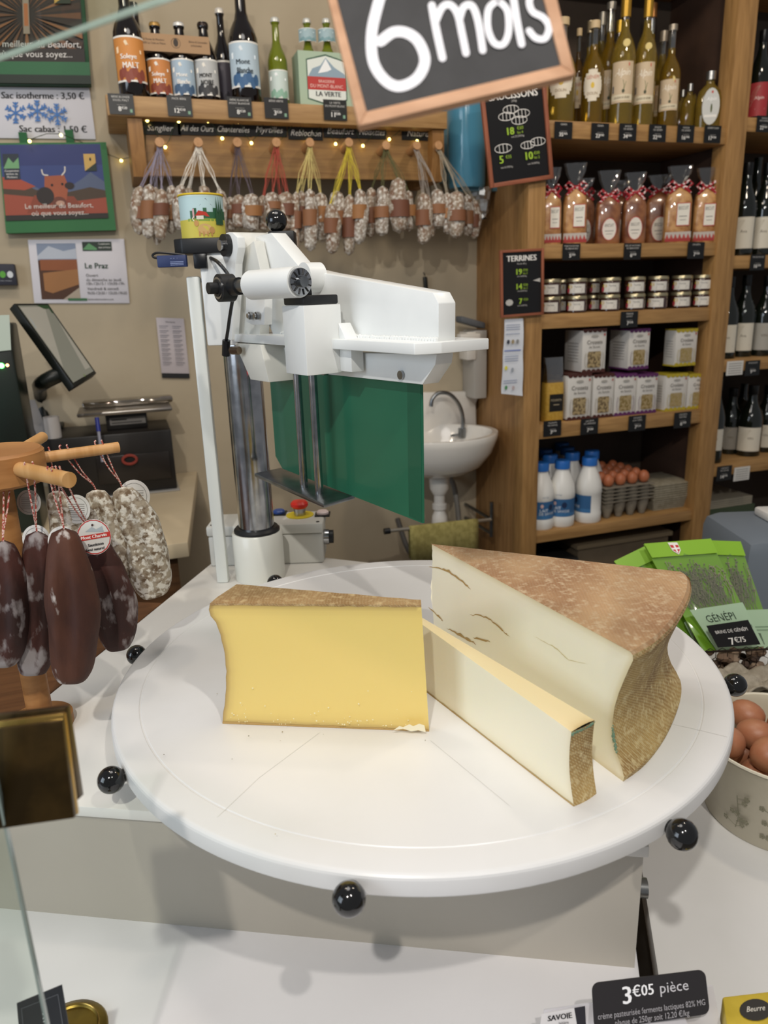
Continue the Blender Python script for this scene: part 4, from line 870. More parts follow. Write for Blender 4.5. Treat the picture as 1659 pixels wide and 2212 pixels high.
for x, yt, wd, dy, lb, mat, parts in (
    (1412, 8, 40, .16, 'slim liqueur bottle at the back between the two gold-capped ones', OLIVE2, slim_parts(0, 0, 'a5713f')), (1302, 28, 40, .17, 'back liqueur bottle with silver cap behind the white oval label', OLIVE2, slim_parts(0, 0, '9a958a')), (1340, 45, 36, .18, 'back liqueur bottle with bright gold neck foil between tall ones', AMBER, slim_parts(0, 0, 'c9a23a')),
    (1276, 46, 34, .15, 'small back liqueur bottle left of the oval-labelled one', OLIVE2, slim_parts(0, 0, 'b9a98a')), (1216, 40, 62, .0, 'large olive liqueur bottle with pale round label, partly behind the hanging sign', OLIVE2, oval_parts), (1252, 62, 26, .10, 'tiny amber liqueur bottle with yellow label beside the hanging sign', AMBER, oval_parts),
    (1286, 46, 48, .01, 'squat olive liqueur bottle with white oval label and cork stopper', OLIVE, oval_parts), (1322, 6, 48, .075, 'tall dark olive liqueur bottle standing behind the left art-labelled one', OLIVE, slim_parts(1, 0, '8f8a80', False)), (1355, -24, 50, .0, 'tall slim liqueur bottle with gold neck and cream art label, left one of the pair', OLIVE2, slim_parts(1, .60, foil=.80)),
    (1404, -24, 46, .0, 'tall slim liqueur bottle with gold neck and cream art label, right one of the pair', OLIVE2, slim_parts(1, .58, foil=.80)), (1435, 68, 40, .08, 'shorter liqueur bottle standing behind the brown-labelled one', OLIVE2, slim_parts(1, 0, '9a8f80')), (1455, 54, 44, .0, 'shorter liqueur bottle with brown label and small gold seal', OLIVE, slim_parts(1, .47, '9a8f80', False))):
    lathe_bottle('liqueur_bottle', lb, 'bottle', x, yt, wd, LY+dy*.9, LZ, SLIM, mat, GL, parts)
def flask(px, yt, wd, dy, lb, lab):
    Y = LY+dy; b0 = PY(px, yt, Y); h = b0.z-LZ; R = wd*mpp((b0.x, Y, LZ+h/2))/2; t = thing('flask', lb, 'bottle', (0, 0, 0), 'flat flasks on the top cabinet shelf')
    m = MB(); m.lathe([(0, 0), (.95*R, .0), (R, .03*h), (R, .55*h), (.85*R, .68*h), (.4*R, .78*h), (.32*R, .80*h), (.32*R, .88*h)], OLIVE2, n=24, sy=.55); m.build('body', t)
    m = MB(); m.lathe([(0, .86*h), (.38*R, .86*h), (.38*R, h), (0, h)], M('a8a8a6', .3, .9), n=18); m.build('cap', t)
    if lab:
        P = Print.flat(V((0, -.55*R-.001, .40*h)), X3, Z3); P.disc(0, 0, .70*R, 'c9cac6', .31*h); P.text('Alpin', 0, .10*h, .06*h, 'f4f4f2', shear=.3); P.disc(.05*R, -.03*h, .08*R, '5a6040', .08*h, 8); P.rect(-.5*R, -.18*h, .5*R, -.14*h, 'e8e6e0'); P.rect(-.03, .2*h, -.027, .22*h, 'c23a30') if 0 else P.rect(-.02*R, .22*h, .12*R, .26*h, 'c23a30'); P.build('label', t)
    t.location = (b0.x, Y, LZ); t.rotation_euler = (0, 0, face_cam(b0.x, Y)*.6)
flask(1476, 195, 26, .1, 'small flask with silver cap next to the brown-labelled liqueur', 0); flask(1492, 182, 34, .05, 'small flask with silver cap, middle of the flask row', 0); flask(1512, 168, 34, .12, 'back flask behind the oval-labelled one', 0); flask(1537, 155, 52, 0, 'flat clear green flask with grey oval label', 1)

# ---- biscuit bags
BZ = SHZ[1][0]
def biscuit_bag(px, yt, yneck, wd, dy, lb, style, tilt=0):
    Y = YF+.055+dy; c = PY(px, yneck, Y); s = mpp(c); Wd = wd*s/2; hn = c.z-BZ; ht = PY(px, yt, Y).z-BZ; X0 = PY(px, 480, Y).x
    t = thing('biscuit_bag', lb, 'biscuit bag', (0, 0, 0), 'biscuit bags tied with red ribbon')
    def ringp(wx, wy, z, n=24, wv=0): return [V((math.copysign(abs(math.cos(a))**.6, math.cos(a))*wx*(1+wv*math.sin(7*a)), math.copysign(abs(math.sin(a))**.6, math.sin(a))*wy*(1+wv*math.cos(5*a)), z)) for a in [q*2*PI/n for q in range(n)]]
    base = {'bread': M('a5703f', .35, col2='c99a62', nscale=40, lo=.4, hi=.6, coat=.8, bump=.5, bscale=60), 'dark': M('6a3a22', .3, col2='94603a', nscale=26, lo=.4, hi=.6, coat=.8, bump=.5, bscale=50)}[style]
    m = MB(); m.grid([ringp(Wd*a, Wd*b, z*hn, wv=wv) for a, b, z, wv in ((.02, .02, 0, 0), (.95, .6, 0, 0), (1, .65, .03, 0), (.98, .64, .5, .01), (.97, .62, .74, .02), (.8, .5, .88, .05), (.22, .2, .98, .08), (.16, .16, 1, .08))], base, True); m.build('pouch', t)
    m = MB(); m.grid([ringp(Wd*a, Wd*b, hn+z*(ht-hn), wv=wv, n=28) for a, b, z, wv in ((.16, .16, 0, .1), (.35, .2, .2, .15), (.7, .25, .6, .12), (.85, .22, 1, .1))], glass_mat('f2efe8', .16, .08), True); m.build('film_top', t)
    RB = M('a01f2a', .45, col2='e8d9d4', nscale=160, lo=.62, hi=.64, detail=0)
    m = MB(); m.tube([V((.2*Wd*math.cos(a), .2*Wd*math.sin(a), hn)) for a in [q*PI/6 for q in range(12)]], .005, RB, closed=True)
    for sg in (-1, 1):
        m.tube([V((sg*.15*Wd, -.2*Wd, hn)), V((sg*.6*Wd, -.34*Wd, hn+.014)), V((sg*.85*Wd, -.3*Wd, hn+.004)), V((sg*.55*Wd, -.32*Wd, hn-.008)), V((sg*.15*Wd, -.2*Wd, hn))], .0045, RB, n=6)
        m.tube([V((sg*.1*Wd, -.25*Wd, hn)), V((sg*.45*Wd, -.45*Wd, hn-.012)), V((sg*.75*Wd, -.42*Wd, hn-.022))], .004, RB, n=6)
    m.build('ribbon', t)
    P = Print.flat(V((0, -.665*Wd, 0)), X3, Z3)
    if style == 'bread':
        P.rect(-.92*Wd, .01, .92*Wd, .2*hn, 'b9b0a8'); P.rect(-.92*Wd, .006, .92*Wd, .09*hn, '9c2f2c')
        for k in range(6): P.poly([((-.9+.3*k)*Wd, .08*hn), ((-.78+.3*k)*Wd, .17*hn), ((-.62+.3*k)*Wd, .08*hn)], 'a8443e')
        P.rect(-.2*Wd, .30*hn, .75*Wd, .70*hn, 'b33b30'); P.rect(-.16*Wd, .315*hn, .71*Wd, .685*hn, 'e2ddd0'); P.text('BISCUIT', .27*Wd, .58*hn, .06*hn, '2a2a2a', maxw=.7*Wd); P.rect(0, .46*hn, .55*Wd, .475*hn, '8a8680'); P.rect(.05*Wd, .40*hn, .5*Wd, .41*hn, '8a8680')
    else:
        P.disc(.05*Wd, .3*hn, .58*Wd, 'b33b30', .23*hn); P.disc(.05*Wd, .3*hn, .54*Wd, 'd9d2c6', .215*hn); P.text('BISCUIT', .05*Wd, .35*hn, .06*hn, '2a2a2a', maxw=.7*Wd); P.rect(-.3*Wd, .26*hn, .4*Wd, .275*hn, '8a8680'); P.rect(-.2*Wd, .2*hn, .3*Wd, .21*hn, '8a8680')
    P.build('label', t); t.location = (X0, Y, BZ); t.rotation_euler = (0, tilt, face_cam(X0, Y)*.7)
for a in ((1262, 385, 418, 42, .12, 'dark biscuit bag in shadow behind the gap right of the first bags', 'dark'), (1420, 378, 412, 62, .10, 'shadowed biscuit bag standing behind, between the round-labelled and square-labelled bags', 'dark'), (1336, 390, 420, 50, .13, 'dark biscuit bag behind the two round-labelled bags', 'dark'),
          (1190, 362, 412, 44, .0, 'bread biscuit bag partly hidden behind the cabinet post', 'bread'), (1240, 352, 405, 54, .005, 'bread biscuit bag with square label, second from the left post', 'bread'), (1312, 368, 422, 54, .0, 'dark biscuit bag with round-bottomed label, left of the two', 'dark'),
          (1368, 372, 416, 52, .0, 'dark biscuit bag with round-bottomed label, right of the two', 'dark'), (1462, 358, 402, 58, .01, 'bread biscuit bag with square label and bent film top', 'bread'), (1520, 362, 404, 50, .0, 'bread biscuit bag with square label beside the right post', 'bread')):
    biscuit_bag(*a)

# ---- terrine jars
JZ = SHZ[2][0]
jw = 44*mpp((1.5, YF+.05, JZ)); JR = jw/2; JH = PY(1420, 632, YF+.05).z-JZ; JH2 = .0
jar = thing('terrine_jar', 'x', 'jar', (0, 0, 0), 'terrine jars in two layers')
m = MB(); m.lathe([(0, 0), (JR*.9, 0), (JR, JH*.06), (JR, JH*.72), (JR*.93, JH*.79), (0, JH*.79)], M('3a2018', .12, coat=.7), n=24); m.build('glass', jar)
m = MB(); m.lathe([(JR*.95, JH*.78), (JR*1.0, JH*.80), (JR*1.0, JH*.94), (JR*.95, JH*.985), (0, JH*.985)], M('b8ad8c', .3, .8), n=24); m.build('lid', jar)
P = Print.round(JR+.0004); P.rect(-.75*JR, .14*JH, .85*JR, .66*JH, 'd9d4ca', 8); P.disc(-.62*JR, .5*JH, .2*JR, 'c8a83c', .12*JH, 8); P.disc(-.8*JR, .3*JH, .14*JR, 'a83a44', .16*JH, 8); P.text('Terrine', .1*JR, .46*JH, .1*JH, '4a4744', maxw=.9*JR); P.rect(-.2*JR, .34*JH, .55*JR, .38*JH, '6a6662'); P.rect(-.25*JR, .24*JH, .5*JR, .28*JH, '6a6662'); P.build('label', jar)
first = True
NTH = ['leftmost', 'second from left', 'third from left', 'fourth from left', 'fifth from left', 'sixth from left', 'rightmost']
for lay in (0, 1):
    for k, x in enumerate((1188, 1245, 1317, 1370, 1419, 1470, 1516)):
        X0 = PY(x, 640, YF+.05).x; loc = (X0+jit(.002), YF+.05, JZ+lay*JH); lb = 'terrine jar with gold lid, %s in the %s layer' % (NTH[k], ('lower', 'upper')[lay]); rz = face_cam(X0, 2.05)+jit(.25)
        if first: jar.location = loc; jar.rotation_euler = (0, 0, rz); jar['label'] = lb; first = False
        else: dup(jar, lb, loc, rz)
for lay in (0, 1):
    for k, x in enumerate((1214, 1281)):
        X0 = PY(x, 640, YF+.14).x; dup(jar, 'shadowed terrine jar standing back %s, %s layer' % (('between the first two columns', 'behind the gap after the second column')[k], ('lower', 'upper')[lay]), (X0, YF+.14, JZ+lay*JH), 0)

# ---- pasta cartons
CZ = SHZ[3][0]
def carton(xl, xr, yt, yb, dy, zb, col, lb, win='7d6a48', depth=.075):
    Y = YF+.025+dy; a = PY(xl, yb, Y); b = PY(xr, yb, Y); h = PY(xl, yt, Y).z-zb; W_ = b.x-a.x
    t = thing('pasta_carton', lb, 'carton', (a.x, Y, zb), 'small pasta cartons on the fourth shelf')
    m = MB(); m.box((a.x, Y, zb), (b.x, Y+depth, zb+h), M('d3cfc8', .55), .001); m.build('carton', t)
    m = MB(); m.box((a.x-.0006, Y-.0006, zb+h-.004), (b.x+.0006, Y+depth, zb+h+.0008), M(col, .5)); m.build('coloured_band', t); m = MB(); m.box((a.x-.0006, Y-.0006, zb), (b.x+.0006, Y+depth, zb+.005), M(col, .5)); m.build('coloured_band', t)
    P = Print.flat(V((a.x+W_/2, Y-.0008, zb)), X3, Z3)
    for k in range(5): P.disc((-.4+.2*k)*W_, h-.005, .1*W_, col, .006, 10); P.disc((-.4+.2*k)*W_, .006, .1*W_, col, .006, 10)
    P.text('Croûtes' if col == 'b3a02c' else 'Crozets', 0, .66*h, .09*h, '4a4540', maxw=.7*W_); P.text('de Savoie', 0, .57*h, .055*h, '6a655f', maxw=.6*W_); P.disc(0, .84*h, .16*W_, 'a8a49c', .03*h, 8); P.rect(.38*W_, .84*h, .44*W_, .89*h, 'b04038')
    WM = M(win, .6, col2='a8946c', nscale=150, lo=.45, hi=.55, detail=1, bump=.6, bscale=150)
    P.poly([(-.26*W_, .12*h), (.26*W_, .12*h), (.29*W_, .16*h), (.27*W_, .3*h), (.29*W_, .44*h), (.25*W_, .49*h), (-.25*W_, .49*h), (-.29*W_, .44*h), (-.27*W_, .3*h), (-.29*W_, .16*h)], WM)
    for sg in (-1, 1): P.line([(sg*.36*W_, .12*h), (sg*.4*W_, .3*h), (sg*.36*W_, .46*h)], .0012, col if col != '4a2620' else '8a7a5a', 3)
    P.build('print', t)
    P = Print.flat(V((a.x-.0008, Y+depth/2, zb)), -Y3, Z3)
    for k in range(7): P.rect(-.3*depth, (.25+.07*k)*h, .3*depth, (.265+.07*k)*h, 'a09a92')
    P.build('side_print', t); return h
hl = 0
for k, (xl, xr, cc_, lb, wn) in enumerate(((1224, 1274, '4a2620', 'brown-edged pasta carton, first of the lower row', '6b5a40'), (1279, 1322, '4a2620', 'brown-edged pasta carton, second of the lower row', '6b5a40'), (1325, 1370, '5c2a5c', 'purple-edged pasta carton, left one in the lower row', '85703f'), (1372, 1415, '5c2a5c', 'purple-edged pasta carton, right one in the lower row', '85703f'), (1433, 1478, 'b3a02c', 'yellow-edged pasta carton, left one in the lower row', 'a08c58'), (1481, 1526, 'b3a02c', 'yellow-edged pasta carton at the right end of the lower row', 'a08c58'))):
    hl = max(hl, carton(xl, xr, 810, 905, 0, CZ, cc_, lb, wn))
for xl, xr, cc_, lb, wn in ((1256, 1306, '4a2620', 'brown-edged pasta carton standing on top, left', '6b5a40'), (1355, 1399, '5c2a5c', 'purple-edged pasta carton standing on top, middle', '85703f'), (1455, 1500, 'b3a02c', 'yellow-edged pasta carton standing on top, right', 'a08c58')):
    carton(xl, xr, 712, 803, 0, CZ+hl+.001, cc_, lb, wn, .055 if xl > 1400 else .10)
X0 = PY(1193, 860, YF+.05).x; hp = PY(1193, 772, YF+.05).z-CZ; pw = 23*mpp((X0, 2.05, CZ))
t = thing('polenta_bag', 'yellow polenta bag with black label and clear crinkled top', 'bag', (X0, YF+.05, CZ))
def rr(wx, wy, z, wv=0): return [V((X0+math.copysign(abs(math.cos(a))**.5, math.cos(a))*wx*(1+wv*math.sin(7*a)), YF+.05+math.copysign(abs(math.sin(a))**.5, math.sin(a))*wy, z)) for a in [q*2*PI/24 for q in range(24)]]
m = MB(); m.grid([rr(pw*a, pw*b, CZ+z*hp) for a, b, z in ((.02, .02, 0), (.95, .65, 0), (1, .7, .04), (.98, .68, .5), (.95, .6, .63), (.02, .02, .65))], M('b88f34', .5, col2='c39c40', nscale=120, coat=.4), True); m.build('pouch', t)
m = MB(); m.grid([rr(pw*a, pw*b, CZ+z*hp, w_) for a, b, z, w_ in ((.96, .62, .62, 0), (.92, .4, .8, .04), (.98, .12, 1, .03))], glass_mat('e0dcd0', .25, .3), True); m.build('film_top', t)
P = Print.flat(V((X0, YF+.05-.72*pw, CZ)), X3, Z3); P.rect(-.72*pw, .17*hp, .72*pw, .44*hp, '17130f'); P.text('POLENTA', 0, .33*hp, .035*hp, 'b9a98a', maxw=1.1*pw); P.rect(-.3*pw, .27*hp, .3*pw, .28*hp, 'b9a98a'); P.build('label', t)

# ---- milk bottles
MZ = SHZ[4][0]
MR = 29*mpp((1.25, YF+.06, MZ+.08)); MH = PY(1213, 994, YF+.06).z-MZ
MILK = M('e6e4de', .35); mb = thing('milk_bottle', 'x', 'bottle', (0, 0, 0), 'blue-capped milk bottles on the lowest shelf')
m = MB(); m.lathe([(0, 0), (.93, .0), (1, .02), (1, .15), (.965, .165), (.965, .445), (1, .46), (.98, .55), (.90, .64), (.74, .72), (.60, .78), (.50, .82), (.48, .86), (.48, .91), (0, .91)] and [(r*MR, z*MH) for r, z in [(0, 0), (.93, 0), (1, .02), (1, .15), (.965, .165), (.965, .445), (1, .46), (.98, .55), (.90, .64), (.74, .73), (.60, .80), (.52, .84), (.48, .87), (.48, .91), (0, .91)]], MILK, n=28); m.build('body', mb)
m = MB(); m.lathe([(0, .88*MH), (.56*MR, .88*MH), (.56*MR, .985*MH), (.53*MR, MH), (0, MH)], M('2668b8', .4), n=28); m.build('cap', mb)
P = Print.round(.965*MR+.0006); A_ = 1.5*MR; P.rect(-A_, .17*MH, A_, .44*MH, '33618f', 18); P.rect(-A_, .17*MH, A_, .23*MH, '3f74a6', 18); P.disc(-.45*MR, .375*MH, .12*MR, 'd8b6b0', .03*MH, 8); P.text('LAIT', -.3*MR, .285*MH, .045*MH, 'e6ecf2'); P.text('DE SAVOIE', .0, .235*MH, .04*MH, 'e6ecf2', maxw=1.3*MR); P.disc(.25*MR, .35*MH, .2*MR, '1f2f52', .05*MH, 8); P.text('Lait frais', -.2*MR, .5*MH, .02*MH, '6a7a98', shear=.3); P.build('label', mb)
first = True
for x, dy, lb, rz in ((1213, 0, 'milk bottle with blue cap standing in front, middle', 0), (1168, .0, 'milk bottle with blue cap half behind the cabinet post', .6), (1271, .0, 'milk bottle with blue cap, rightmost beside the egg trays', -1.3), (1186, .10, 'milk bottle in the second row, left', 0), (1233, .10, 'milk bottle in the second row between the two front ones', 0), (1275, .09, 'milk bottle directly behind the rightmost one', 0), (1175, .19, 'milk bottle at the back left', 0), (1222, .19, 'milk bottle at the back between the columns', 0), (1222, .272, 'rearmost milk bottle against the back panel', 0)):
    Y = YF+.06+dy*.93; X0 = PY(x, 1060, Y).x if dy < .27 else PY(1210, 1060, Y).x; r = face_cam(X0, Y)+rz
    if first: mb.location = (X0, Y, MZ); mb.rotation_euler = (0, 0, r); mb['label'] = lb; first = False
    else: dup(mb, lb, (X0, Y, MZ), r)
# ---- egg trays
PULP = M('877f70', .9, col2='7a7264', nscale=60, bump=.6, bscale=120); PULP2 = M('9a927f', .9, col2='8b836f', nscale=60, bump=.6, bscale=120)
EGGP = [(0, -.022), (.008, -.0212), (.0145, -.018), (.0192, -.012), (.0214, -.004), (.0216, .004), (.0198, .012), (.016, .019), (.0105, .0245), (.005, .0272), (0, .028)]
EGG = M('a9603f', .45, col2='b8704c', nscale=30, lo=.3, hi=.7, bump=.05, bscale=300)
ex0, ex1 = PY(1302, 1110, YF+.04).x, PY(1402, 1110, YF+.04).x; ey0, ey1 = YF+.03, YF+.25; eh = PY(1350, 1048, YF+.04).z-MZ
et = thing('egg_tray', 'grey pulp egg tray stack filled with brown eggs on the lowest shelf', 'egg tray', (ex0, ey0, MZ))
ncol, nrow = 4, 5; cw = (ex1-ex0)/ncol; cd = (ey1-ey0)/nrow
for k in range(5):
    m = MB(); z1 = MZ+eh*(.55+.11*k)
    for i in range(ncol):
        for j in range(nrow):
            if k and 0 < j: continue
            cx, cy = ex0+(i+.5)*cw, ey0+(j+.5)*cd
            m.lathe([(cw*.48, z1), (cw*.42, z1-eh*.25 if k else MZ+eh*.3), (cw*.22, MZ+.002 if not k else z1-eh*.4), (0, MZ+.001 if not k else z1-eh*.41)], PULP, (cx, cy, 0), 10)
    m.box((ex0-.004, ey0-.004, z1-.002), (ex1+.004, ey1, z1), PULP); m.build('tray', et)['kind'] = 'stuff'
egg = None; ns = 0
for i in range(ncol):
    for j in range(nrow):
        loc = (ex0+(i+.5)*cw, ey0+(j+.5)*cd, MZ+eh+.018)
        lb = 'brown egg on the shelf tray, %s row from the front, %s from left' % (ORD[j], ORD[i])
        if egg is None:
            m = MB(); m.lathe(EGGP, EGG, n=18); egg = m.build('egg', angle=80); tag(egg, lb, 'egg', 'brown eggs on the shelf tray'); egg.location = loc; egg.scale = (.86,)*3
        else: o = dup(egg, lb, loc, 0, (.86,)*3, 'brown eggs on the shelf tray')
gx0, gx1 = PY(1406, 1105, YF+.05).x, PY(1485, 1105, YF+.05).x
es = thing('carton_stack', 'stack of nested empty grey pulp egg cartons beside the filled tray', 'egg cartons', (gx0, YF+.04, MZ))
nc = 12; ch_ = (PY(1445, 1043, YF+.05).z-MZ)/nc
for k in range(nc):
    m = MB(); ins = .012*max(0, 1-k/5); m.box((gx0+ins+jit(.001), YF+.04+ins, MZ+k*ch_+.0004), (gx1-ins+jit(.001), YF+.20, MZ+(k+1)*ch_-.0018), PULP2, .0015); m.build('carton', es)
# ---- wine bottles at the right edge
def wine_label(bg='d8d0be', z0=.08, z1=.42, txt='VIN', dark='6a5f4c'):
    def f(t, R, h):
        P = Print.round(R+.0004); P.rect(-1.05*R, z0*h, 1.05*R, z1*h, bg, 12); H_ = (z1-z0)*h; P.text(txt, .1*R, z0*h+.5*H_, .10*H_, dark, maxw=1.3*R); P.rect(-.2*R, z0*h+.2*H_, .7*R, z0*h+.225*H_, dark)
        for k in range(3): P.line([(-.7*R, z0*h+(.3+.15*k)*H_), (-.3*R, z0*h+(.6+.12*k)*H_), (.1*R, z0*h+.9*H_)], .0007, 'b3a78e', 3)
        P.build('label', t)
        m = MB(); m.lathe([(.39*R, .87*h), (.41*R, .875*h), (.41*R, 1.0*h), (0, 1.003*h)], M('101010', .3), n=16); m.build('capsule', t)
    return f
WD = M('12160f', .08, coat=.7)
for x, yt, wd, dy, k, lb, spec in ((1652, 66, 44, 0, 0, 'clear-necked bottle with red label on the top wine shelf', wine_label('a8363a', .05, .42, 'Alpin', 'f0e0d8')), (1618, 352, 50, 0, 1, 'dark wine bottle with cream label on the second wine shelf', wine_label(txt='Ava')), (1662, 352, 48, .0, 1, 'dark wine bottle at the picture edge on the second wine shelf', wine_label(txt='Ava')), (1640, 340, 46, .12, 1, 'dark wine bottle standing behind the two cream-labelled ones', None),
                                   (1580, 598, 46, 0, 2, 'wine bottle beside the cabinet post on the third wine shelf', wine_label(txt='Ava')), (1616, 594, 48, .02, 2, 'second wine bottle from the cabinet post on the third wine shelf', wine_label(txt='Ava')), (1662, 596, 46, 0, 2, 'wine bottle at the picture edge on the third wine shelf', wine_label('a8a49a')),
                                   (1554, 820, 40, -.005, 3, 'slim sparkling wine bottle with pale foil neck on the lowest wine shelf', wine_label('cfc9ba', .16, .42)), (1586, 838, 46, .09, 3, 'shadowed wine bottle with grey label on the lowest wine shelf', wine_label('8f8a80')), (1630, 832, 50, .03, 3, 'wine bottle with cream drawn label on the lowest wine shelf', wine_label()), (1610, 828, 44, .2, 3, 'dark wine bottle at the back of the lowest wine shelf', None), (1663, 832, 46, .06, 3, 'wine bottle at the picture edge on the lowest wine shelf', wine_label())):
    lathe_bottle('wine_bottle', lb, 'bottle', x, yt, wd, YF+.065+dy, WZ[k], WINE, WD, 'wine bottles in the right rack', spec)
# things on the floor of the cabinet
bz_ = PY(1330, 1300, YF+.1).z
t = thing('storage_box', 'grey-brown cardboard box under the lowest cabinet shelf', 'box', (1.5, YF+.06, 0))
m = MB(); m.box((PLi+.20, YF+.06, 0), (PRi-.05, YW-.03, MZ-.10), M('6a5c49', .8, col2='5c4f3e', nscale=6)); m.build('box', t)
m = MB(); m.box((PLi+.19, YF+.05, MZ-.10), (PRi-.04, YW-.02, MZ-.085), M('75664f', .8)); m.build('lid', t)
t = thing('dark_crate', 'black plastic crate in the dark under the lowest cabinet shelf', 'crate', (1.25, YF+.06, 0))
m = MB(); m.box((PLi+.01, YF+.03, 0), (PLi+.185, YW-.03, MZ-.12), M('1d1c1b', .5), .004); m.build('crate', t)
t = thing('paper_stack', 'stack of papers and folders under the wine shelves', 'papers', (1.95, YF+.06, 0))
m = MB(); m.box((PR+.03, YF+.05, 0), (PR+.25, YW-.05, TZ-.36), M('3e4a35', .8)); m.build('box', t)
m = MB(); [m.box((PR+.035+.004*k, YF+.055, TZ-.359+.008*k), (PR+.24, YW-.06, TZ-.353+.008*k), M('9a9280', .8)) for k in range(4)]; m.build('sheets', t, kind='stuff')

# ================================================================== SINK CORNER
SINKC = V((.92, 2.17, 0)); zr = over(1000, 950, (.92, 2.05)).z
CER = M('ded9d0', .15, coat=.5)
sk = thing('wash_basin', 'small white ceramic wash basin on the wall beside the pine cabinet', 'basin', (SINKC.x, YW, zr-.2))
def basin_ring(f, z, dep=.17, w_=.195): return [V((SINKC.x+w_*f*math.cos(a), YW-.0 - dep-.0 + dep*0 + (dep*f*math.sin(a)), z)) for a in [q*2*PI/40 for q in range(40)]]
m = MB(); m.grid([basin_ring(f, zr+dz) for f, dz in ((.12, -.135), (.45, -.13), (.72, -.105), (.9, -.06), (.98, -.02), (1, -.002), (.99, .003), (.90, .003), (.86, -.004), (.78, -.04), (.6, -.085), (.3, -.10), (.05, -.102))], CER, True); m.build('bowl', sk, fix=True)
m = MB(); q = [PY(x, y, YW-.03) for x, y in ((915, 848), (1040, 845), (1084, 868), (1088, 955), (915, 950))]; q[3].x = min(q[3].x, 1.125); q[2].x = min(q[2].x, 1.12)
fs = m.prism(q, (0, .028, 0), CER); m._bev(fs, .006); m.build('upstand', sk)
m = MB(); m.lathe([(.02, zr-.13), (.034, zr-.14), (.032, zr-.18), (.022, zr-.20)], CER, (SINKC.x-.0, 2.17, 0), 20); m.build('outlet', sk)
dz_ = zr-.20; pc = V((SINKC.x, 2.17, 0)); WPL = M('d8d3ca', .35)
sp_ = thing('waste_trap', 'white plastic bottle trap and pipes under the wash basin', 'pipe', (pc.x, pc.y, zr-.4))
m = MB(); m.lathe([(.018, dz_), (.018, dz_-.03), (.024, dz_-.034), (.024, dz_-.05), (.017, dz_-.055), (.025, dz_-.075), (.027, dz_-.10), (.020, dz_-.12), (.018, dz_-.16), (.018, dz_-.22), (.02, dz_-.25), (0, dz_-.25)], WPL, pc, 20); m.build('trap', sp_)
m = MB(); m.tube(spline([pc+Z3*(dz_-.12)+X3*.03, pc+V((.09, .05, dz_-.15)), pc+V((.10, .10, dz_-.02)), pc+V((.10, .165, dz_+.02))], 6), .009, M('7d7a74', .5)); m.build('hose', sp_)
m = MB(); m.tube(spline([pc+Z3*(dz_-.2)-X3*.02, pc+V((-.08, .06, dz_-.22)), pc+V((-.09, .165, dz_-.12))], 6), .009, M('4d4a46', .5)); m.build('hose', sp_)
fz_ = PY(998, 940, 2.27)
tp = thing('tap', 'grey metal swan-neck tap over the wash basin', 'tap', tuple(fz_))
m = MB(); m.tube(spline([PY(x, y, 2.25) for x, y in ((998, 938), (1000, 905), (992, 875), (972, 852), (948, 849), (934, 862), (931, 878))], 6), .0065, STEEL, n=12); m.build('spout', tp)
m = MB(); m.cyl(PY(998, 944, 2.25), PY(998, 925, 2.25), .013, STEEL, n=16); m.obox(PY(985, 940, 2.25), X3*.018, Y3*.004, Z3*.004, STEEL); m.build('base', tp)
q0, q1 = PY(1040, 858, 2.27), PY(1040, 712, 2.27); 
dp = thing('soap_dispenser', 'tall light grey soap dispenser on the wall above the wash basin', 'dispenser', tuple(q0))
x0, x1 = PY(1022, 780, 2.25).x, min(PY(1072, 780, 2.25).x, 1.125)
m = MB(); m.box((x0, 2.24, q0.z), (x1, YW-.006, q1.z), M('a9a49c', .4), .004); m.build('case', dp)
m = MB(); m.box((PY(1008, 780, 2.24).x, 2.235, PY(1010, 778, 2.24).z), (x0+.004, 2.30, q1.z-.004), WPL, .003); m.box((PY(994, 725, 2.22).x, 2.215, PY(994, 736, 2.22).z), (x0+.01, 2.25, PY(994, 722, 2.22).z), WPL, .004); m.build('lever', dp)
m = MB(); a = PY(990, 692, 2.24); b = PY(1042, 706, 2.26); m.obox((a+b)/2+Z3*.004, (b-a)/2+Z3*.0, Y3*.025, Z3*.010, M('5c5f63', .8, bump=.5), .005); tag(m.build('scouring_pad'), 'dark grey scouring brush lying on top of the soap dispenser', 'brush')
m = MB(); a = PY(918, 598, YW-.012); b = PY(921, 640, YW-.012); m.obox((a+b)/2, X3*.006, Y3*.006, (b-a)/2, M('1e201c', .4), .002); m.cyl(a+Z3*.006, a+Z3*.014+Y3*.012, .002, STEEL, n=8); tag(m.build('hanging_tool'), 'thin black handle hanging on the wall behind the cutter arm', 'tool')
rl = thing('towel_rail', 'metal towel rail with black end stop below the basin', 'rail', tuple(PY(1040, 1125, 2.20)))
a, b = PY(838, 1147, 2.04), PY(1062, 1122, 2.13); b.x = min(b.x, 1.12)
m = MB(); m.cyl(a, b, .006, M('b5aea0', .35, .7), n=12); m.build('bar', rl)
m = MB(); m.cyl(a-X3*.012, a+X3*.006, .0095, BKP, n=14); m.build('end_stop', rl)
m = MB(); m.cyl(b-Z3*.06+Y3*.0, b+Z3*.06, .007, STEEL, n=12); m.cyl(b, V((b.x, YW-.005, b.z)), .006, STEEL, n=10); m.cyl(b-Z3*.05, V((b.x, YW-.005, b.z-.05)), .006, STEEL, n=10); m.build('wall_mount', rl)
m = MB(); d_ = (b-a); rows = []
for k in range(13):
    f = .19+.66*k/12; p = a+d_*f; w1 = .004*math.sin(k*1.3); rows.append([p+V((0, .009+w1, -.10)), p+V((0, .009, -.004)), p+V((0, .006, .007)), p+V((0, -.0, .009)), p+V((0, -.008, .004)), p+V((0, -.010-w1*.5, -.04)), p+V((0, -.012-w1, -.12+.004*math.sin(k)))])
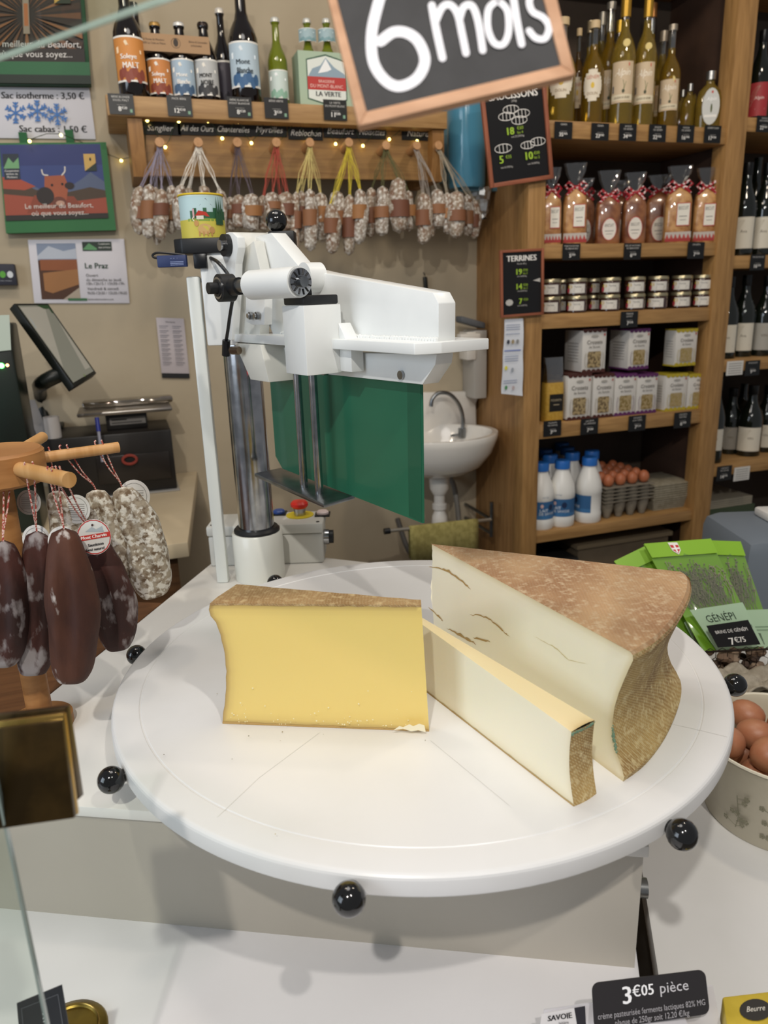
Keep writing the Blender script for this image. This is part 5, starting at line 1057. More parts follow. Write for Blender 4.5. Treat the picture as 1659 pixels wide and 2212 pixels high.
m.grid(rows, M('a3985c', .95, col2='8f854c', nscale=60, bump=.9, bscale=300)); o = m.build('towel', angle=80); so = o.modifiers.new('t', 'SOLIDIFY'); so.thickness = .003; tag(o, 'olive-yellow towel folded over the rail below the basin', 'towel')

# ================================================================== LEFT WALL: BAGS, NOTICES
def wall_quad(pts, Y=YW-.004): return [PY(x, y, Y) for x, y in pts]
def sheet(name, label, cat, pts, col, th, draw, group=None, side=None, Y=YW-.004, border=None):
    q = wall_quad(pts, Y-th); c = sum(q, V((0, 0, 0)))/4; t = thing(name, label, cat, tuple(c), group)
    m = MB(); fs = m.prism(q, (0, th, 0), M(side or col, .6)); m._bev(fs, min(.002, th*.3)); m.build('sheet' if th < .01 else 'bag_body', t)
    X = ((q[1]-q[0])+(q[2]-q[3])).normalized(); Yd = ((q[0]-q[3])+(q[1]-q[2])); Yd = (Yd-X*Yd.dot(X)).normalized()
    W_ = ((q[1]-q[0]).length+(q[2]-q[3]).length)/2; H_ = ((q[0]-q[3]).length+(q[1]-q[2]).length)/2
    # affine frame so print follows the sheet
    def f(x, y, k):
        u = x/W_+.5; v = y/H_+.5; return lerp(lerp(q[3], q[2], u), lerp(q[0], q[1], u), v)+V((0, -k-.0004, 0))
    P = Print(f); draw(P, W_, H_); P.build('print', t); return t, q
def draw_cellar(P, w, h):
    P.rect(-.5*w, -.5*h, .46*w, .5*h, '22150f'); cx, cy = -.08*w, .12*h
    for k in range(40):
        a = k*2*PI/40; r1 = .08*w; r2 = .6*w; c = ('6a4326', '3a2415', '8a5a33', '2c1a10')[k % 4]; cl = lambda v, lo, hi: max(lo, min(hi, v))
        P.poly([(cx+r1*math.cos(a), cy+r1*math.sin(a)), (cl(cx+r2*math.cos(a-.05), -.49*w, .45*w), cl(cy+r2*math.sin(a-.05), -.25*h, .49*h)), (cl(cx+r2*math.cos(a+.05), -.49*w, .45*w), cl(cy+r2*math.sin(a+.05), -.25*h, .49*h))], c)
    P.rect(-.5*w, -.5*h, .46*w, -.18*h, '1f1512'); P.rect(cx-.03*w, -.05*h, cx+.03*w, .3*h, '9a8a78'); P.rect(cx-.02*w, .02*h, cx+.02*w, .22*h, 'b06a3a')
    P.rect(.2*w, .22*h, .36*w, .40*h, 'c9a04a'); P.poly([(.2*w, .22*h), (.36*w, .22*h), (.36*w, .32*h)], '23301f'); P.disc(.28*w, .35*h, .012*w, '1d1d1d', .02*h, 8)
    P.rect(-.5*w, -.5*h, .5*w, -.30*h, '25603a'); P.rect(-.5*w, -.5*h, .5*w, -.42*h, '15241a')
    P.text('Le meilleur du Beaufort,', .43*w, -.17*h, .06*h, 'd8d4ce', 'r', maxw=.97*w); P.text('où que vous soyez...', .34*w, -.26*h, .06*h, 'd8d4ce', 'r', maxw=.8*w)
sheet('shopping_bag', 'green-edged shopping bag printed with a cellar of cheese racks, top left corner', 'bag', [(-40, -60), (178, -60), (197, 183), (-40, 180)], '1f5a33', .03, draw_cellar, side='1c4a2c')
def draw_cow(P, w, h):
    P.rect(-.5*w, -.5*h, .5*w, .5*h, '2b6a3a'); P.rect(-.49*w, -.30*h, .44*w, .48*h, '36457a'); P.rect(-.49*w, .25*h, .44*w, .48*h, '2e386c')
    P.poly([(-.49*w, .12*h), (-.3*w, .08*h), (-.15*w, -.02*h), (.1*w, 0), (.24*w, .1*h), (.32*w, .17*h), (.44*w, .06*h), (.44*w, -.2*h), (-.49*w, -.2*h)], '55607a')
    P.poly([(-.49*w, .08*h), (-.3*w, .05*h), (-.2*w, -.02*h), (.1*w, -.05*h), (.3*w, 0), (.44*w, -.04*h), (.44*w, -.3*h), (-.49*w, -.3*h)], '4a3a2c'); P.poly([(-.49*w, .13*h), (-.33*w, .1*h), (-.2*w, .02*h), (-.3*w, -.02*h), (-.49*w, 0)], 'a34a34')
    P.poly([(-.49*w, -.06*h), (-.2*w, -.1*h), (.1*w, -.16*h), (.44*w, -.12*h), (.44*w, -.3*h), (-.49*w, -.3*h)], '9a4a36')
    P.poly([(-.30*w, -.28*h), (-.22*w, -.08*h), (.14*w, -.10*h), (.24*w, -.28*h)], '86402c'); P.poly([(-.11*w, .13*h), (.07*w, .14*h), (.10*w, .02*h), (.07*w, -.14*h), (.0*w, -.2*h), (-.07*w, -.14*h), (-.12*w, .02*h)], 'a05538'); P.disc(.0*w, -.16*h, .065*w, '6b3a2c', .06*h); P.disc(.01*w, -.175*h, .04*w, 'b9917c', .03*h); P.disc(-.12*w, -.09*h, .08*w, '2a2220', .1*h); P.disc(.11*w, .02*h, .045*w, '2b2020', .04*h); P.line([(-.08*w, .14*h), (-.12*w, .15*h), (-.13*w, .20*h)], .012*w, 'd8cfc4', 4); P.line([(.05*w, .14*h), (.08*w, .18*h), (.085*w, .23*h)], .012*w, 'd8cfc4', 4); P.disc(-.05*w, .03*h, .012*w, '141010', n=8); P.disc(.045*w, .04*h, .012*w, '141010', n=8)
    P.rect(-.47*w, .1*h, -.33*w, .38*h, '27303a'); P.poly([(-.47*w, .22*h), (-.42*w, .34*h), (-.38*w, .28*h), (-.33*w, .34*h), (-.33*w, .22*h)], '6fa070'); 
    for k, tx in enumerate(('Coopérative', 'laitière de', 'Moûtiers')): P.text(tx, -.40*w, (.185-.035*k)*h, .022*h, 'e6e4de', maxw=.125*w)
    P.rect(.27*w, .18*h, .38*w, .37*h, 'c9a35a'); P.poly([(.27*w, .18*h), (.38*w, .18*h), (.38*w, .27*h)], '26332a'); P.disc(.33*w, .31*h, .01*w, '1a1a1a', .02*h, 8)
    P.rect(-.49*w, -.36*h, .44*w, -.30*h, '2b2723'); P.text('Le meilleur du Beaufort,', -.0*w, -.23*h, .055*h, 'ddd6cc', maxw=.66*w); P.text('où que vous soyez...', .0*w, -.31*h, .055*h, 'ddd6cc', maxw=.56*w)
t, q = sheet('shopping_bag', 'green-edged shopping bag printed with a brown cow under a blue sky', 'bag', [(-4, 309), (229, 307), (251, 497), (13, 504)], '2b6a3a', .03, draw_cow, side='246336')
m = MB(); m.box((q[0].x+.05, YW-.02, q[0].z-.01), (q[0].x+.07, YW-.012, q[0].z+.03), M('1f5a33', .7)); m.box((q[1].x-.10, YW-.02, q[1].z-.01), (q[1].x-.08, YW-.012, q[1].z+.03), M('1f5a33', .7)); m.build('handle', t, kind='stuff')
def draw_sac(P, w, h):
    P.text('Sac isotherme : 3,50 €', 0, .28*h, .13*h, '18181a', maxw=.86*w, bold=.0008); P.text('Sac cabas : 1,50 €', .08*w, -.37*h, .13*h, '18181a', maxw=.70*w, bold=.0008)
    for cx, cy in ((-.29*w, .0), (-.07*w, .04*h), (.13*w, -.03*h)):
        for k in range(6):
            a = k*PI/3+PI/6; r = .20*h; dx, dy = math.cos(a), math.sin(a); P.line([(cx, cy), (cx+dx*r, cy+dy*r)], .03*h, '3a6fb0', 1)
            for f in (.5, .8):
                for sg in (-1, 1): b = a+sg*.8; P.line([(cx+dx*r*f, cy+dy*r*f), (cx+dx*r*f+math.cos(b)*r*.3, cy+dy*r*f+math.sin(b)*r*.3)], .026*h, '3a6fb0', 1)
sheet('price_notice', 'white notice with three blue snowflakes, Sac isotherme 3,50 €', 'notice', [(-12, 188), (193, 190), (207, 301), (-12, 298)], 'cfcdd2', .0015, draw_sac)
def draw_praz(P, w, h):
    P.rect(-.42*w, -.44*h, -.02*w, .44*h, '4a2c1a'); P.rect(-.42*w, .18*h, -.02*w, .44*h, '7f8ba0'); P.poly([(-.42*w, .25*h), (-.3*w, .4*h), (-.15*w, .32*h), (-.02*w, .36*h), (-.02*w, .2*h), (-.42*w, .2*h)], 'b3b9c4'); P.rect(-.4*w, .02*h, -.02*w, .19*h, '8a4f2c'); P.poly([(-.38*w, -.02*h), (-.02*w, .04*h), (-.02*w, -.2*h), (-.3*w, -.34*h), (-.38*w, -.3*h)], '9a6a3e'); P.poly([(-.2*w, -.44*h), (-.02*w, -.44*h), (-.02*w, -.25*h)], 'a89a88')
    P.rect(.05*w, .32*h, .36*w, .46*h, '25332a'); P.poly([(.05*w, .34*h), (.12*w, .44*h), (.2*w, .36*h), (.2*w, .33*h)], '5a9060'); P.text('Coopérative', .22*w, .415*h, .025*h, 'e6e6e0', 'l', maxw=.13*w); P.text('laitière de Moûtiers', .22*w, .36*h, .025*h, 'e6e6e0', 'l', maxw=.13*w)
    P.text('Le Praz', .06*w, .05*h, .085*h, '1f3f2c', 'l', bold=.0005); P.text('Ouvert', .06*w, -.08*h, .045*h, '3a3a3a', 'l'); P.text('du dimanche au jeudi', .06*w, -.15*h, .045*h, '3a3a3a', 'l', maxw=.38*w); P.text('10h-12h15 / 15h30-19h', .06*w, -.21*h, .045*h, '3a3a3a', 'l', maxw=.4*w)
    P.text('Vendredi & samedi', .06*w, -.29*h, .045*h, '3a3a3a', 'l', maxw=.34*w); P.text('9h30-12h30 / 15h30-19h30', .06*w, -.36*h, .045*h, '3a3a3a', 'l', maxw=.42*w); P.rect(-.15*w, -.46*h, .05*w, -.42*h, '3a6a44'); P.text('laitieredemoutiers.com', .06*w, -.45*h, .03*h, '3a3a3a', 'l', maxw=.36*w)
sheet('opening_hours_poster', 'white opening-hours poster headed Le Praz with a photo of cheeses', 'poster', [(60, 518), (268, 516), (280, 655), (74, 655)], 'd0cdd2', .0015, draw_praz)
def draw_leaf(P, w, h):
    P.text('Horaires', 0, .42*h, .03*h, '3a3a3c'); P.rect(-.5*w, -.5*h, .5*w, -.42*h, '1b1b1c')
    for k in range(9):
        for sx_ in (-.42, .05): P.rect(sx_*w, (.36-.075*k)*h, (sx_+.32)*w, (.372-.075*k)*h, '8a868c'); P.rect(sx_*w, (.33-.075*k)*h, (sx_+.25)*w, (.342-.075*k)*h, '9a969c')
sheet('wall_leaflet', 'narrow pale leaflet with two columns of print and a black foot, left of the pole', 'leaflet', [(337, 686), (397, 688), (410, 817), (350, 816)], 'bfb6b8', .0012, draw_leaf)
def draw_term(P, w, h): P.disc(.12*w, 0, .09*w, '5aa03a', .16*h); P.disc(.34*w, 0, .09*w, 'cfd2d4', .16*h); P.text('sans contact', .2*w, -.32*h, .07*h, 'a0a4aa', maxw=.45*w)
sheet('card_terminal', 'small dark blue-grey box with green and white round marks on the wall', 'terminal', [(-40, 569), (30, 570), (37, 616), (-40, 616)], '2b2c38', .03, draw_term, Y=YW-.002)

# ================================================================== CASH DESK
DZ = .862; a = PZ(406, 1171, DZ); b = PZ(426, 1016, DZ); b = a+(b-a)*((YW-.004-a.y)/(b.y-a.y)); 
dk = thing('cash_desk', 'cream-topped cash desk along the wall at the left, wooden front', 'desk', (a.x, a.y, 0))
m = MB(); fs = m.prism([(a.x, a.y, DZ-.035), (b.x, b.y, DZ-.035), (-1.2, b.y, DZ-.035), (-1.2, a.y, DZ-.035)], (0, 0, .035), M('cbbb9e', .45, col2='c2b193', nscale=4)); m._bev(fs, .003); m.build('worktop', dk)
m = MB(); m.box((-1.18, a.y+.03, 0), (a.x-.025, YW-.01, DZ-.036), wood('5c3f25', '49311c', 0)); m.build('front_panel', dk)
m = MB(); m.box((-.9, a.y-.02, .66), (a.x-.05, a.y+.028, .69), wood('a5733a', '8a5c2c', 0), .002); m.build('ledge', dk)
# black cash drawer / till base
f_ = PZ(384, 1058, DZ+.001); zt3 = over(384, 926, f_).z; xl = PY(95, 1000, f_.y).x
tl_ = thing('cash_till', 'wide black cash drawer box on the cream desk', 'cash drawer', (f_.x, f_.y, DZ))
BLKM = M('1b1816', .42, col2='221e1b', nscale=9)
m = MB(); m.box((xl, f_.y, DZ+.006), (f_.x, YW-.03, zt3), BLKM, .004); m.build('case', tl_)
m = MB(); m.box((xl-.004, f_.y-.012, DZ), (f_.x+.006, YW-.028, DZ+.006), M('b8b6b2', .3, .6), .002); m.build('tray', tl_)
m = MB(); m.box((PY(208, 1000, f_.y).x, f_.y-.004, over(250, 1045, f_).z), (f_.x-.012, f_.y-.0005, over(250, 985, f_).z), M('26211e', .3), .002); m.build('drawer_front', tl_)
m = MB(); cc_ = PY(280, 993, f_.y-.012); m.tube([cc_+V((.018*math.cos(k*PI/10), 0, .012*math.sin(k*PI/10))) for k in range(20)], .004, M('8f3a30', .5), closed=True, n=6); tag(m.build('tape_ring'), 'dark red tape ring leaning on the black cash drawer', 'tape')
# scale
s0 = PY(272, 905, f_.y+.10)
sca = thing('shop_scale', 'shop scale with flat steel tray on top of the black cash drawer', 'scale', (s0.x, f_.y+.15, zt3))
xa, xb = PY(228, 905, f_.y+.07).x, PY(318, 905, f_.y+.07).x; zpl = PY(270, 892, f_.y+.06).z
m = MB(); m.box((xa, f_.y+.07, zt3), (xb, f_.y+.25, max(zpl, zt3+.03)), M('2a2725', .4), .003); m.build('body', sca)
P = Print.flat(((xa+xb)/2, f_.y+.0695, (zt3+max(zpl, zt3+.03))/2), X3, Z3); P.rect(-.045, -.010, .05, .010, '8f8a84'); P.rect(-.04, .002, .0, .006, '35322f'); P.rect(-.04, -.006, .04, -.003, '4a4642'); P.build('display', sca)
xc, xd = PY(163, 880, f_.y+.03).x, PY(372, 880, f_.y+.03).x; zq = max(zpl, zt3+.03)
m = MB(); m.box((xc, f_.y+.03, zq), (xd, YW-.06, zq+.011), M('8d8780', .28, .8), .004); m.build('tray', sca)
m = MB(); m.box((xc+.01, f_.y+.12, zq+.0115), (xd+.01, YW-.055, zq+.030), glass_mat('d8d2c8', .2, .25), .008); m.build('glass_bowl', sca)
# roll, strip, pen
p = PY(117, 945, f_.y+.02); s = mpp(p); m = MB(); m.lathe([(.003, zt3), (15.5*s, zt3), (16*s, zt3+.002), (16*s, zt3+46*s), (.004, zt3+46*s)], M('c9c5c3', .7), (p.x, p.y, 0), 24); tag(m.build('paper_roll'), 'white till paper roll standing on the black cash drawer', 'paper roll')
p = PY(88, 930, f_.y+.05); m = MB(); m.obox(V((p.x, p.y, zt3+.05))+V((-.006, 0, 0)), V((.014, 0, .0)), V((0, .002, 0)), V((-.010, 0, .05)), M('aaa5a2', .7)); m.obox(V((p.x, p.y+.004, zt3+.02)), V((.016, 0, .0)), V((0, .002, 0)), V((0, 0, .02)), M('3a3a40', .4)); tag(m.build('receipt_strip', kind='stuff'), 'pale receipt strip standing up left of the till roll', 'receipt')
p0, p1 = PY(209, 902, f_.y-.03), PY(217, 962, f_.y-.05); pn = thing('pen', 'blue ballpoint pen standing upright in front of the cash drawer', 'pen', tuple(p1))
m = MB(); m.cyl(p0, lerp(p0, p1, .5), .0055, M('27348f', .35), n=10); m.build('cap', pn); m = MB(); m.cyl(lerp(p0, p1, .5), p1+(p1-p0)*.6, .0042, M('9a9aa8', .3), n=10); m.build('barrel', pn)
# monitor
mt = [PY(30, 655, 1.98), PY(104, 655, 2.06), PY(209, 806, 2.00), PY(160, 836, 1.90)]
mo = thing('till_monitor', 'tilted till touchscreen seen from the side, leaning over the black till', 'monitor', tuple(mt[3]))
nm = (mt[1]-mt[0]).cross(mt[3]-mt[0]).normalized(); nm = -nm if nm.dot(CO-mt[0]) < 0 else nm
m = MB(); fs = m.prism([p-nm*.0 for p in mt], -nm*.022, M('1c1f1c', .35)); m._bev(fs, .002); m.build('housing', mo)
def mf(x, y, k): return lerp(lerp(mt[3], mt[2], x), lerp(mt[0], mt[1], x), y)+nm*(k+.0003)
P = Print(mf); P.poly([(.06, .04), (.94, .04), (.94, .97), (.06, .97)], M('8f9187', .12, coat=.6)); P.poly([(.08, .10), (.92, .10), (.92, .95), (.08, .95)], M('b0aea4', .1, coat=.8)); P.poly([(.10, .70), (.5, .62), (.55, .72), (.12, .82)], '9da5a6'); P.poly([(.6, .97), (.94, .97), (.94, .85)], '2f4a2c'); P.ring(.55, .05, .02, .006, '7a9a3a', .012); P.build('screen', mo)
m = MB(); c_ = lerp(mt[3], mt[0], .25)-nm*.02; st = V((PY(90, 880, f_.y+.2).x, f_.y+.22, zt3)); m.tube(spline([c_+(mt[1]-mt[0])*.5, c_-nm*.05, st+Z3*.10, st], 6), .018, M('0f1512', .4), n=10); m.build('arm', mo)
m = MB(); m.box((st.x-.09, st.y-.06, zt3), (st.x+.05, st.y+.06, zt3+.012), M('0f1512', .4), .003); m.build('foot', mo)
# dark device with green light at the left edge
q0 = PY(-60, 900, 1.85); q1 = PY(72, 655, 1.85)
dv = thing('till_printer', 'dark green-black device with a bright green light at the left picture edge', 'printer', (q0.x, 1.85, DZ))
m = MB(); m.box((q0.x, 1.85, DZ+.001), (PY(52, 900, 1.85).x, 2.0, PY(0, 700, 1.85).z), M('122019', .35, col2='0d1510', nscale=5), .006); m.build('case', dv)
m = MB(); p = PY(3, 790, 1.848); m.sphere(p, .006, M('4dff5a', .3, emit=14), 10); m.build('green_lamp', dv)
m = MB(); p = PY(16, 789, 1.848); m.sphere(p, .0035, M('ffb27a', .3, emit=5), 10); m.build('orange_lamp', dv)
q = [PY(x, y, 1.845) for x, y in ((-30, 682), (20, 680), (24, 756), (-30, 762))]; m = MB(); m.prism(q, (0, .001, 0), M('b9c4b6', .7)); tag(m.build('paper_note'), 'pale greenish paper note stuck at the left edge beside the monitor', 'note')

# ================================================================== DRIED SAUSAGE STAND
HUB = PY(-12, 1003, .86); zh = HUB.z
BEECH = M('b07c48', .5, col2='9a6838', nscale=12, stretch=(1, 1, 6)); BEECH2 = M('c99a64', .45, col2='b98850', nscale=10, stretch=(8, 1, 1))
sd = thing('sausage_stand', 'round wooden sausage stand with pale dowel arms at the left edge', 'stand', (HUB.x, HUB.y, TOPZ))
m = MB(); m.lathe([(0, zh-.020), (.047, zh-.020), (.050, zh-.017), (.050, zh+.012), (.047, zh+.015), (0, zh+.015)], BEECH, (HUB.x, HUB.y, 0), 40); m.build('hub', sd)
m = MB(); m.lathe([(.014, TOPZ), (.014, zh-.02)], BEECH, (HUB.x, HUB.y, 0), 16); m.build('post', sd)
m = MB(); m.lathe([(0, TOPZ), (.035, TOPZ), (.035, TOPZ+.012), (0, TOPZ+.014)], BEECH, (HUB.x, HUB.y, 0), 40); m.build('base', sd)
ends = [PZ(256, 966, zh), PZ(150, 1037, zh-.002), PZ(92, 944, zh+.004)]
for e, rr_ in zip(ends, (.0062, .0078, .0065)):
    d = V((e.x-HUB.x, e.y-HUB.y, 0)).normalized(); m = MB(); m.cyl(V((HUB.x, HUB.y, zh))+d*.04, e, rr_, BEECH2, n=18); m.build('dowel', sd)
DSA = M('3a1c12', .72, col2='55301f', nscale=24, lo=.38, hi=.66, col3='b8aea8', n3=42, lo3=.60, hi3=.65, bump=1, bscale=60, stretch=(1, 1, .45))
DSB = M('2c1510', .72, col2='45221a', nscale=24, lo=.4, hi=.6, col3='8f8786', n3=48, lo3=.53, hi3=.62, bump=1, bscale=60, stretch=(1, 1, .5))
WSA = M('6f5a45', .9, col2='a99b88', nscale=110, lo=.36, hi=.54, col3='ddd6cb', n3=150, lo3=.48, hi3=.58, bump=1.0, bscale=160)
RS = M('a8453c', .8, col2='d8b8ac', nscale=500, lo=.48, hi=.52, detail=1)
def white_tag(t, c, r, face, kind):
    X = V((face.y, -face.x, 0)).normalized()*-1; X = RT if kind else RT; Yv = UP*.97+FW*-.1; Yv = (Yv-X*Yv.dot(X)).normalized(); N = X.cross(Yv)
    m = MB(); m.prism([c+X*(r*math.cos(a))+Yv*(r*1.05*math.sin(a)) for a in [q*PI/14 for q in range(28)]], -N*.0006, M('d6d2cc', .5)); m.build('card_tag', t)
    P = Print.flat(c, X, Yv)
    if kind == 2:
        P.ring(0, 0, r*.96, r*.06, 'b8322c', r*1.0); P.poly([(-.5*r, .3*r), (-.1*r, .6*r), (.15*r, .45*r), (.5*r, .65*r), (.6*r, .3*r)], 'aab0b4'); P.poly([(-.95*r, -.28*r), (-.9*r, .02*r), (.95*r, .33*r), (1.0*r, .05*r)], 'c2352c'); P.disc(0, -.95*r*0+.0, .001, 'c2352c')
        P2 = P.f; P.f = lambda x, y, k: P2(x, y+x*.17, k); P.text('Mont Charvin', 0, -.05*r, .19*r, 'f2e6e0', maxw=1.6*r, bold=.0002); P.text('Saucisson', .1*r, -.52*r, .17*r, '2a2a2a', maxw=1.2*r, bold=.0002); P.text('fumé naturel', .05*r, -.78*r, .15*r, '2a2a2a', maxw=1.1*r, bold=.0002); P.disc(-.05*r, .72*r, .07*r, '3a1f1a', n=8)
    else:
        P.ring(0, 0, r*.8, r*.03, '8a8680', r*.84)
        for k in range(7): P.rect(-.6*r, (.35-.15*k)*r, .6*r, (.38-.15*k)*r, '7a7670')
    P.build('print', t)
crease_dir = -PI/2
def stand_sausage(label, xt, yt, xb, yb, wpx, Y, mat, hang, tagspec=None, seed=0, crease=.30, bend=.004):
    global crease_dir
    top, bot = PY(xt, yt, Y), PY(xb, yb, Y); s = mpp((top+bot)/2); R = wpx*s/2
    if bot.z < TOPZ+.004: bot.z = TOPZ+.004
    t = thing('dried_sausage', label, 'sausage', tuple(top), 'dried sausages on the wooden stand')
    m = MB(); ax_ = bot-top; d = ax_.normalized(); a = V((1, 0, 0)); a = (a-d*a.dot(d)).normalized(); b = d.cross(a)
    crease_dir = math.atan2((CO-top).normalized().dot(b), (CO-top).normalized().dot(a))+.25
    sausage_body(m, top, bot, R, mat, bend=bend, wob=.06, n=40, k=34, crease=crease, seed=seed+50, taper=.30); m.build('body', t, angle=80)
    hp_ = hang
    m = MB(); 
    for k in (-1, 1): m.tube(spline([top-Z3*.012, top+Z3*.004, lerp(top, hp_, .5)+V((k*.002, k*.001, 0)), hp_+V((k*.004, 0, .004)), hp_+V((k*.003, 0, .009))], 5), .0009, RS, n=5)
    m.tube([top-Z3*.004+V((.004*math.cos(q*PI/4), .004*math.sin(q*PI/4), 0)) for q in range(8)], .0012, RS, closed=True, n=5); m.build('string', t, kind='stuff')
    if tagspec: cx, cy, r, kd, off = tagspec; c = PY(cx, cy, Y-off); white_tag(t, c, r*mpp(c), FW, kd)
    return t
def on(e, f): d = V((e.x-HUB.x, e.y-HUB.y, 0)); return V((HUB.x, HUB.y, e.z))+d*f+Z3*.002
stand_sausage('whitish mould-dusted sausage hanging behind, second from the dowel tip', 205, 1058, 252, 1262, 88, on(ends[0], .6).y+.02, WSA, on(ends[0], .55), (165, 1100, 30, 1, .03), 1)
stand_sausage('whitish mould-dusted sausage hanging at the far dowel tip, rightmost', 262, 1052, 335, 1290, 104, on(ends[0], .88).y+.01, WSA, on(ends[0], .84), (290, 1072, 34, 1, -.028), 2, bend=.006)
stand_sausage('pale brown sausage mostly hidden behind the dark ones', 120, 1060, 150, 1240, 80, on(ends[0], .4).y+.01, WSA, on(ends[0], .4), (62, 1085, 26, 1, .02), 3)
stand_sausage('dark smoked sausage cut off by the left picture edge', 8, 1168, 8, 1440, 96, .80, DSB, on(ends[1], .20), None, 4)
stand_sausage('dark smoked sausage dusted with white mould, second from the left edge', 80, 1148, 72, 1458, 100, .815, DSB, on(ends[1], .50), (78, 1165, 30, 1, -.012), 5)
stand_sausage('dark smoked sausage at the right of the front group below the Mont Charvin tag', 205, 1165, 258, 1402, 104, .83, DSB, on(ends[1], .86), (203, 1160, 37, 2, .035), 6, bend=.004)
stand_sausage('large dark reddish smoked sausage, middle front of the stand', 138, 1142, 157, 1474, 120, .775, DSA, on(ends[1], .80), (135, 1170, 32, 1, -.014), 7)

# ================================================================== RIGHT SIDE: HERB SACHETS, EGGS
def SP(px, py, d): return CO+ray(px, py)*d
RZ = .62
def frame4(q):      # bilinear frame of tl, tr, br, bl
    n = (q[1]-q[0]).cross(q[3]-q[0]).normalized(); n = -n if n.dot(CO-q[0]) < 0 else n
    return (lambda x, y, k: lerp(lerp(q[3], q[2], x), lerp(q[0], q[1], x), y)+n*k), n
GRB = M('86b52e', .5); HERB = M('8f8a78', .9); FILM = glass_mat('f4f8ee', .12, .03); LBL = 'b4cfae'
def sachet(label, pts, dt, db, lab, herbs, shield, seed, main=False):
    rnd = random.Random(seed); q = [SP(x, y, d) for (x, y), d in zip(pts, (dt, dt, db, db))]; f, n = frame4(q)
    t = thing('herb_sachet', label, 'sachet', tuple(q[3]), 'herb sachets in the wire basket')
    m = MB(); m.prism(q, -n*.0008, GRB); m.build('back_card', t)
    m = MB(); m.grid([[f(i/10, j/10, .001+.010*math.sin(PI*i/10)*math.sin(PI*min(1, (j+.5)/10))+rnd.uniform(-.001, .001)) for i in range(11)] for j in range(11)], FILM); m.build('film', t, angle=25)
    m = MB()
    for k in range(herbs):
        u, v = rnd.uniform(.15, .85), rnd.uniform(.34, .45); p = [f(u, v, .002)]
        for j in range(4): u = min(.95, max(.05, u+rnd.uniform(-.10, .10))); v = min(.84, v+rnd.uniform(.03, .12)); p.append(f(u, v, rnd.uniform(.001, .007)))
        m.tube(p, .0005, HERB, n=3, caps=False)
        for j in range(3): m.sphere(p[-1-j]+V((rnd.uniform(-.003, .003),)*3), rnd.uniform(.0010, .0020), HERB, 6)
    if herbs: m.build('dried_herbs', t, kind='stuff')
    P = Print(lambda x, y, k: f(x, y, k+.0105*0+.002)); W_ = 1
    m = MB(); m.grid([[f(i/6, y, .004) for i in range(7)] for y in (.86, .93, 1)], GRB); m.build('header', t)
    if shield:
        P = Print(lambda x, y, k: f(x, y, k+.005)); P.poly([(.34, .99), (.48, .985), (.475, .91), (.415, .87), (.35, .91)], 'ede9e4'); P.poly([(.35, .965), (.472, .96), (.465, .915), (.414, .88), (.36, .915)], 'c4282c'); P.rect(.40, .89, .425, .962, 'f4f0ec'); P.rect(.355, .92, .47, .936, 'f4f0ec'); P.text('SAVOIE', .41, .969, .011, 'a33', maxw=.1) if 0 else None; P.build('savoy_shield', t)
    if lab:
        lq = [SP(x, y, db-.003) for x, y in lab]; lf, ln = frame4(lq); m = MB(); m.prism(lq, -ln*.0006, M(LBL, .5)); m.build('label_card', t)
        P = Print(lambda x, y, k: lf(x, y, k+.0004))
        if main:
            wq = (lq[1]-lq[0]).length/(lq[0]-lq[3]).length
            P.f = lambda x, y, k: lf(x, y, k+.0004)
            def tx(s_, x, y, h, mw, al='c'):
                vs, fs, a_, b_ = text_geo(s_); sc = h/.7; wd = (b_-a_)*sc/wq; P.text(s_, x, y, h, '2f3f30', al, wide=min(1/wq, mw/((b_-a_)*sc)))
            tx('GÉNÉPI', .46, .66, .17, .55); P.rect(.12, .58, .9, .587, '8aa088'); tx('RECETTE DE LA LIQUEUR DE GÉNÉPI', .52, .44, .07, .86); tx('MACÉRATION', .5, .33, .045, .3)
        else:
            for k in range(8): P.rect(.1+.03*k, .1, .115+.03*k, .4, '3a4a3a')
            P.rect(.1, .55, .8, .57, '7f9a7e'); P.rect(.1, .47, .7, .49, '7f9a7e')
        P.build('label_print', t)
    return t
sachet('green herb sachet leaning left, half hidden behind the big cheese', [(1326, 1213), (1402, 1176), (1560, 1400), (1470, 1424)], 1.42, 1.345, [(1478, 1345), (1500, 1325), (1552, 1402), (1512, 1410)], 14, False, 1)
sachet('green herb sachet at the right back of the wire basket', [(1520, 1168), (1598, 1171), (1678, 1402), (1588, 1402)], 1.41, 1.335, [(1604, 1318), (1664, 1316), (1684, 1400), (1640, 1400)], 60, False, 2)
sachet('front green herb sachet with red and white Savoy shield and GÉNÉPI label', [(1390, 1176), (1534, 1165), (1647, 1400), (1520, 1408)], 1.39, 1.30, [(1490, 1318), (1604, 1301), (1652, 1396), (1548, 1405)], 110, True, 3, True)
q = [SP(x, y, 1.27) for x, y in ((1526, 1352), (1616, 1339), (1643, 1392), (1551, 1399))]; f, n = frame4(q); t = thing('price_card', 'black price card BRINS DE GÉNÉPI 7€75 in front of the sachets', 'price card', tuple(q[3]))
m = MB(); m.prism(q, -n*.001, M('161414', .4)); m.build('card', t); P = Print(lambda x, y, k: f(x, y, k+.0004)); P.text('BRINS DE GÉNÉPI', .5, .60, .14, CHALK, wide=.5, maxw=.84); P.text('7', .44, .08, .30, CHALK, 'r', wide=.55, bold=.006); P.text('€75', .46, .16, .22, CHALK, 'l', wide=.5, bold=.004); P.build('lettering', t)
